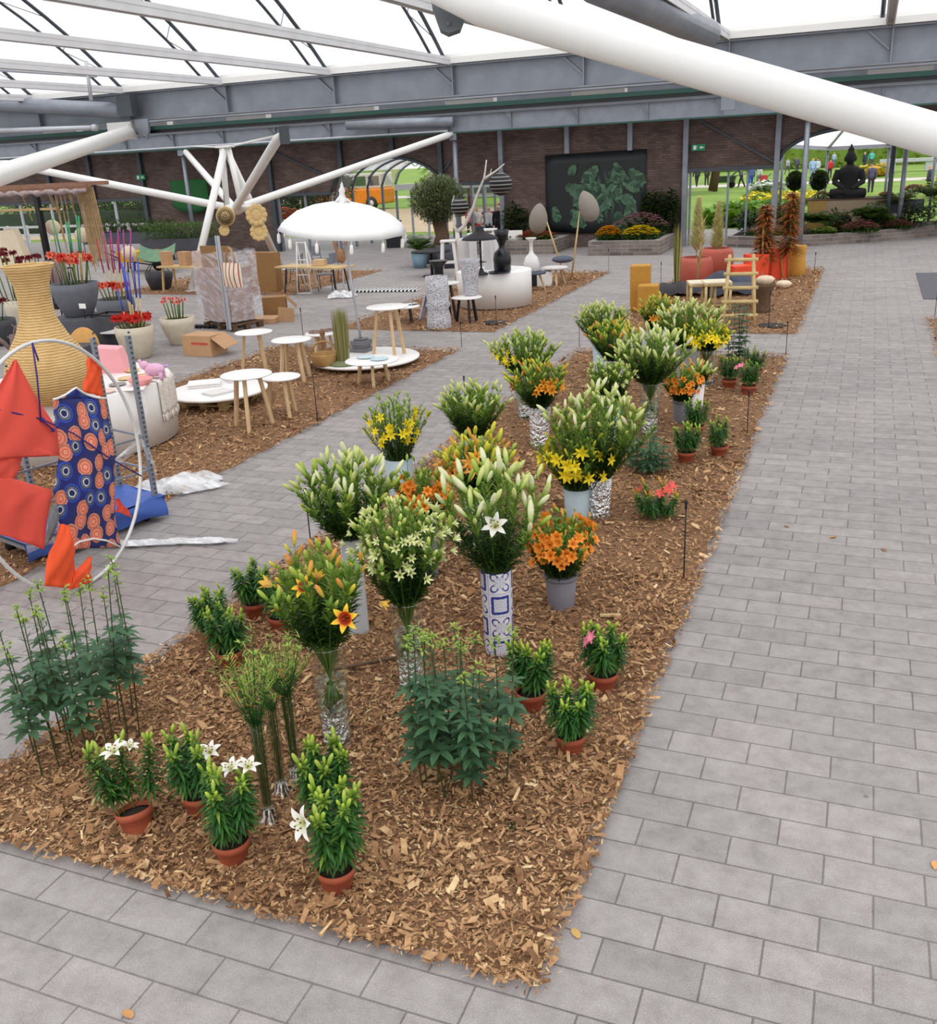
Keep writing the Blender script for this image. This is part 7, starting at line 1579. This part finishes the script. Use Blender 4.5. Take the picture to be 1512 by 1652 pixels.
drift('yellow_shrubs', 'bright yellow bushes on the lawn at the right edge', gx(1504, 318).x, gx(1540, 318).x, gx(1510, 318).y-3, gx(1510, 318).y+3, 1.2, (226, 220, 60), 5, 500); drift('pink_flowers', 'pink-red flower field in the far distance at the right', gx(1420, 252).x, gx(1540, 250).x, 140, 165, 3.2, (206, 110, 120), 6, 1400, size=2.)
# hedges and trees beyond
def hedge(label, x0, x1, y, h, seed, d=1.5, n=2500, lm=bushleaf, z0=0, leaf=.6):
    R = random.Random(seed); o = thing('hedge', label, 'hedge', ((x0+x1)/2, y, 0)); m = MB(); m.box((0, 0, h*.45), (x1-x0, d*.8, h*.9))
    for k in range(n): m.leaf((R.uniform(x0, x1)-(x0+x1)/2, R.uniform(-d, d)*.5, R.uniform(0, h)), (R.uniform(-1, 1), -R.random(), R.uniform(-.2, 1)), leaf, leaf*.4, .2, 0, 2)
    part(m, 'foliage', lm, o)
lime = leafmat('hedge_lime', (104, 136, 50), (150, 176, 70), .25)
hedge('trimmed yellow-green hedge far behind the statue', -30, 45, 132, 3.4, 1, 3, 2600, lime, leaf=1.2); hedge('low dark hedge behind the left windows', -62, -34, 50, 1.4, 2, 1.5, 1600, darkleaf, leaf=.35)
def tree(label, x, y, h, r, seed, lm, tr=.25, n=2200, leaf=.5, name='garden_tree', group='trees beyond the hall'):
    return bush(label, (x, y, 0), r, r, h*.75, seed, lm, n, h*.25 if x > -30 else .02, name, leaf, leaf*.45, tr, group, 'tree')
TL_ = [('dark bushy tree outside behind the pergola, far left', -60, 52, 5.5, 3.4, darkleaf), ('dark bushy tree outside behind the pergola, second', -53, 55, 5.5, 3.4, darkleaf), ('dark green tree behind the paper lanterns', -46.5, 54, 5.5, 3.2, bushleaf), ('dark tree seen above the left flower trough', -40, 52, 5.2, 3, darkleaf), ('grey-green tree at the right of the left windows', -38, 60, 5.5, 3.2, oliveleaf), ('green tree through the glass left of the entrance', -31, 52, 6, 3, darkleaf), ('bright green tree seen through the entrance arch', -26, 66, 6.5, 4.6, freshleaf), ('green tree behind the entrance doors', -15, 76, 6, 4, bushleaf)]
for i, (lb, x, y, h, r, lm) in enumerate(TL_): tree(lb, x, y, h, r, 200+i, lm, leaf=.5 if y < 100 else 1.3)
q = gx(1150, 308); tk = thing('bare_trunk', 'thin grey tree trunk leaning on the lawn outside', 'tree', q); m = MB(); m.tube([(0, 0, 0), (.4, 0, 3), (.7, 0, 7)], [.35, .28, .2], 8); part(m, 'trunk', bark, tk)
# parked van and bus, ticket kiosk, barriers
def vehicle(name, label, px, py, Y, L, H, colr, colr2, rz=.0):
    c = PY(px, py, Y); o = thing(name, label, 'vehicle', (c.x, Y, 0), rz); m = MB(); m.box((0, 0, .35+H*.25), (L, 2.2, H*.5)); part(m, 'body', mat('v_%d_%d_%d' % colr, colr, .4), o, bevel=.15)
    m = MB(); m.box((0, 0, .35+H*.72), (L*.97, 2.1, H*.46)); part(m, 'upper_body', mat('v_%d_%d_%d' % colr2, colr2, .4), o, bevel=.12)
    for k in range(4): m = MB(); m.box((-L*.36+L*.24*k, -1.06, .35+H*.72), (L*.19, .03, H*.28)); part(m, 'window', mat('vehicle_glass', (70, 80, 86), .15), o)
    for a in (-.32, .3): m = MB(); m.tube([(a*L, -1.16, .45), (a*L, -.9, .45)], .45, 18); part(m, 'wheel', blackm, o); m = MB(); m.tube([(a*L, -1.18, .45), (a*L, -1.15, .45)], .2, 14); part(m, 'hubcap', whitew, o)
vehicle('van', 'orange and white van parked outside the entrance', 585, 337, G(585, 337).y, 4.6, 2.3, (240, 140, 30), (236, 232, 226)); vehicle('car', 'silver car parked left of the orange van', 538, 335, G(538, 333).y, 3.0, 1.4, (190, 192, 196), (120, 126, 132))
m = MB(); m.box((0, 0, 1.0), (1.3, 1.2, 2.0)); q = PY(512, 335, 66); solo(m, 'red_kiosk', mat('orange_red_board', (214, 84, 40), .6), 'orange-red kiosk outside left of the entrance', 'kiosk', (q.x, 66, 0))
m = MB(); m.box((0, 0, .6), (9, 1, 1.2)); q = PY(195, 350, 58); solo(m, 'red_shed', mat('dull_red_board', (150, 60, 58), .8, 0, .2, 1), 'long dull red shed seen through the left windows', 'shed', (q.x, 58, 0))
bd2 = thing('pavilion', 'white pavilion building beyond the entrance doors', 'building', (-27, 84, 0)); m = MB(); m.box((0, 0, 2.2), (18, 5, 4.4)); part(m, 'wall', greywhite, bd2); m = MB(); m.box((0, -2.6, 1.6), (14, .2, 2.4)); part(m, 'window', mat('vehicle_glass', (70, 80, 86), .15), bd2)
def barrier(label, x0, x1, y, h=.95, ms=None, bars=2):
    o = thing('picket_fence', label, 'fence', ((x0+x1)/2, y, 0)); m = MB(); w = (x1-x0)/2
    for k in range(bars): m.box((0, 0, h*(.45+.45*k)), (x1-x0, .06, .12))
    part(m, 'rail', ms or whitew, o)
    n = max(2, int((x1-x0)/1.3))
    for k in range(n+1): m = MB(); m.box((-w+2*w*k/n, 0, h/2), (.12, .1, h)); part(m, 'post', ms or whitew, o)
barrier('white low fence outside the left windows', -46, -32, 42.5); barrier('white low fence right of the entrance doors', -17.2, -12.4, 44.4, 1.0); 
rb = thing('ribbon_barrier', 'red ribbon barrier posts outside the entrance', 'barrier', (-15.9, 41.2, 0)); m = MB()
for z in (.95, .5): m.bar((-1.2, 0, z), (1.3, .3, z+.08), .02, .1)
part(m, 'ribbon', mat('red_ribbon', (170, 36, 44), .7), rb); m = MB(); [m.tube([(a, .15*(a > 0), 0), (a, .15*(a > 0), 1.05)], .03, 8) for a in (-1.2, 1.3)]; part(m, 'post', blackm, rb)
flowerclump('red and white flower bed behind the ribbon barrier', (-15.6, 46.5, .0), 2.4, 1.2, .9, (220, 50, 70), 31, fl_=220, size=.3); flowerclump('pink blossom seen through the far left opening', (-30, 47, .0), 2.5, 1, 1.2, (190, 70, 90), 32, fl_=220, size=.3); flowerclump('white and pink blossom seen in the opening left of the poster', (-14.3, 44, .6), 1.6, .8, 1.2, (236, 120, 140), 33, fl_=240, size=.25)

for lb, px, py, c in (('small orange fallen leaf on the walkway, far one', 1345, 868, (190, 130, 80)), ('small brown fallen leaf on the walkway, right of the far one', 1428, 888, (150, 110, 84)), ('small brown fallen leaf near the bed edge, far up the walkway', 1268, 850, (170, 130, 96)), ('orange petal at the right edge of the walkway', 1506, 1396, (230, 160, 90)), ('pale splinter on the paving at the bottom left', 210, 1636, (190, 140, 90)), ('tan leaf on the paving by the front corner of the bed', 932, 1507, (196, 160, 96))):
    m = MB(); m.leaf((-.03, 0, .006), (1, .3, .12), .07, .04, .1, 0, 3); solo(m, 'fallen_leaf', mat('fallen_%d' % px, c, .8), lb, 'leaf', G(px, py), px)
for lb, loc, w_ in (('white information label in the left brick planter', Vector((-11.7, 33.9, .4)), .55), ('small white label stuck at the foot of the grey amaryllis tub', c0 if False else Vector((b1.x+.35, b1.y-.35, .71)), .16)):
    o = thing('plant_label', lb, 'sign', loc, 0); m = MB(); m.box((0, 0, .25), (w_, .015, w_*.6)); part(m, 'plate', paper, o); m = MB(); m.tube([(0, .01, 0), (0, .01, .25)], .008, 6); part(m, 'stake', blackm, o)
for i, (x, y, rx, h) in enumerate(((-3.9, 37.0, .5, .8), (.2, 37.6, .5, .9), (1.5, 37.6, .5, .9), (2.4, 38.3, .6, 1.1), (-1.0, 37.3, .45, .7), (-3.2, 37.6, .4, 1.0))):
    bush(('dark leafy plant at the left end of the statue bed', 'dark leafy plant before the right corner of the plinth', 'dark leafy plant below the planter crate', 'dark leafy plant at the right end of the statue bed', 'dark leafy plant in front of the plinth centre', 'dark leafy plant by the grey column in the statue bed')[i], (x, y, .32), rx, .4, h, 300+i, (darkleaf, bushleaf)[i % 2], 420)
# ------------------------------------------------------------------ light: bright overcast sky through the glazing
w = bpy.data.worlds.new('overcast'); scene.world = w; w.use_nodes = True; nt = w.node_tree; bg = nt.nodes['Background']
tc_ = nt.nodes.new('ShaderNodeTexCoord'); sp = nt.nodes.new('ShaderNodeSeparateXYZ'); nt.links.new(tc_.outputs['Generated'], sp.inputs[0]); rp = nt.nodes.new('ShaderNodeValToRGB'); nt.links.new(sp.outputs[2], rp.inputs[0])
rp.color_ramp.elements[0].color = (.8, .82, .84, 1); rp.color_ramp.elements[0].position = .0; rp.color_ramp.elements[1].color = (1, 1, 1, 1); rp.color_ramp.elements[1].position = .25
nt.links.new(rp.outputs[0], bg.inputs[0]); bg.inputs[1].default_value = 1.3
sd = bpy.data.lights.new('sun', 'SUN'); sd.energy = .7; sd.angle = radians(50); so = bpy.data.objects.new('sun', sd); col.objects.link(so); so.rotation_euler = (radians(28), radians(14), 0)
scene.view_settings.view_transform = 'Standard'; scene.view_settings.look = 'None'; scene.view_settings.exposure = .14
scene.cycles.max_bounces = 8; scene.cycles.transparent_max_bounces = 24; scene.cycles.diffuse_bounces = 3; scene.cycles.glossy_bounces = 3; scene.cycles.caustics_reflective = False; scene.cycles.caustics_refractive = False; scene.cycles.sample_clamp_indirect = 6; scene.cycles.use_denoising = True
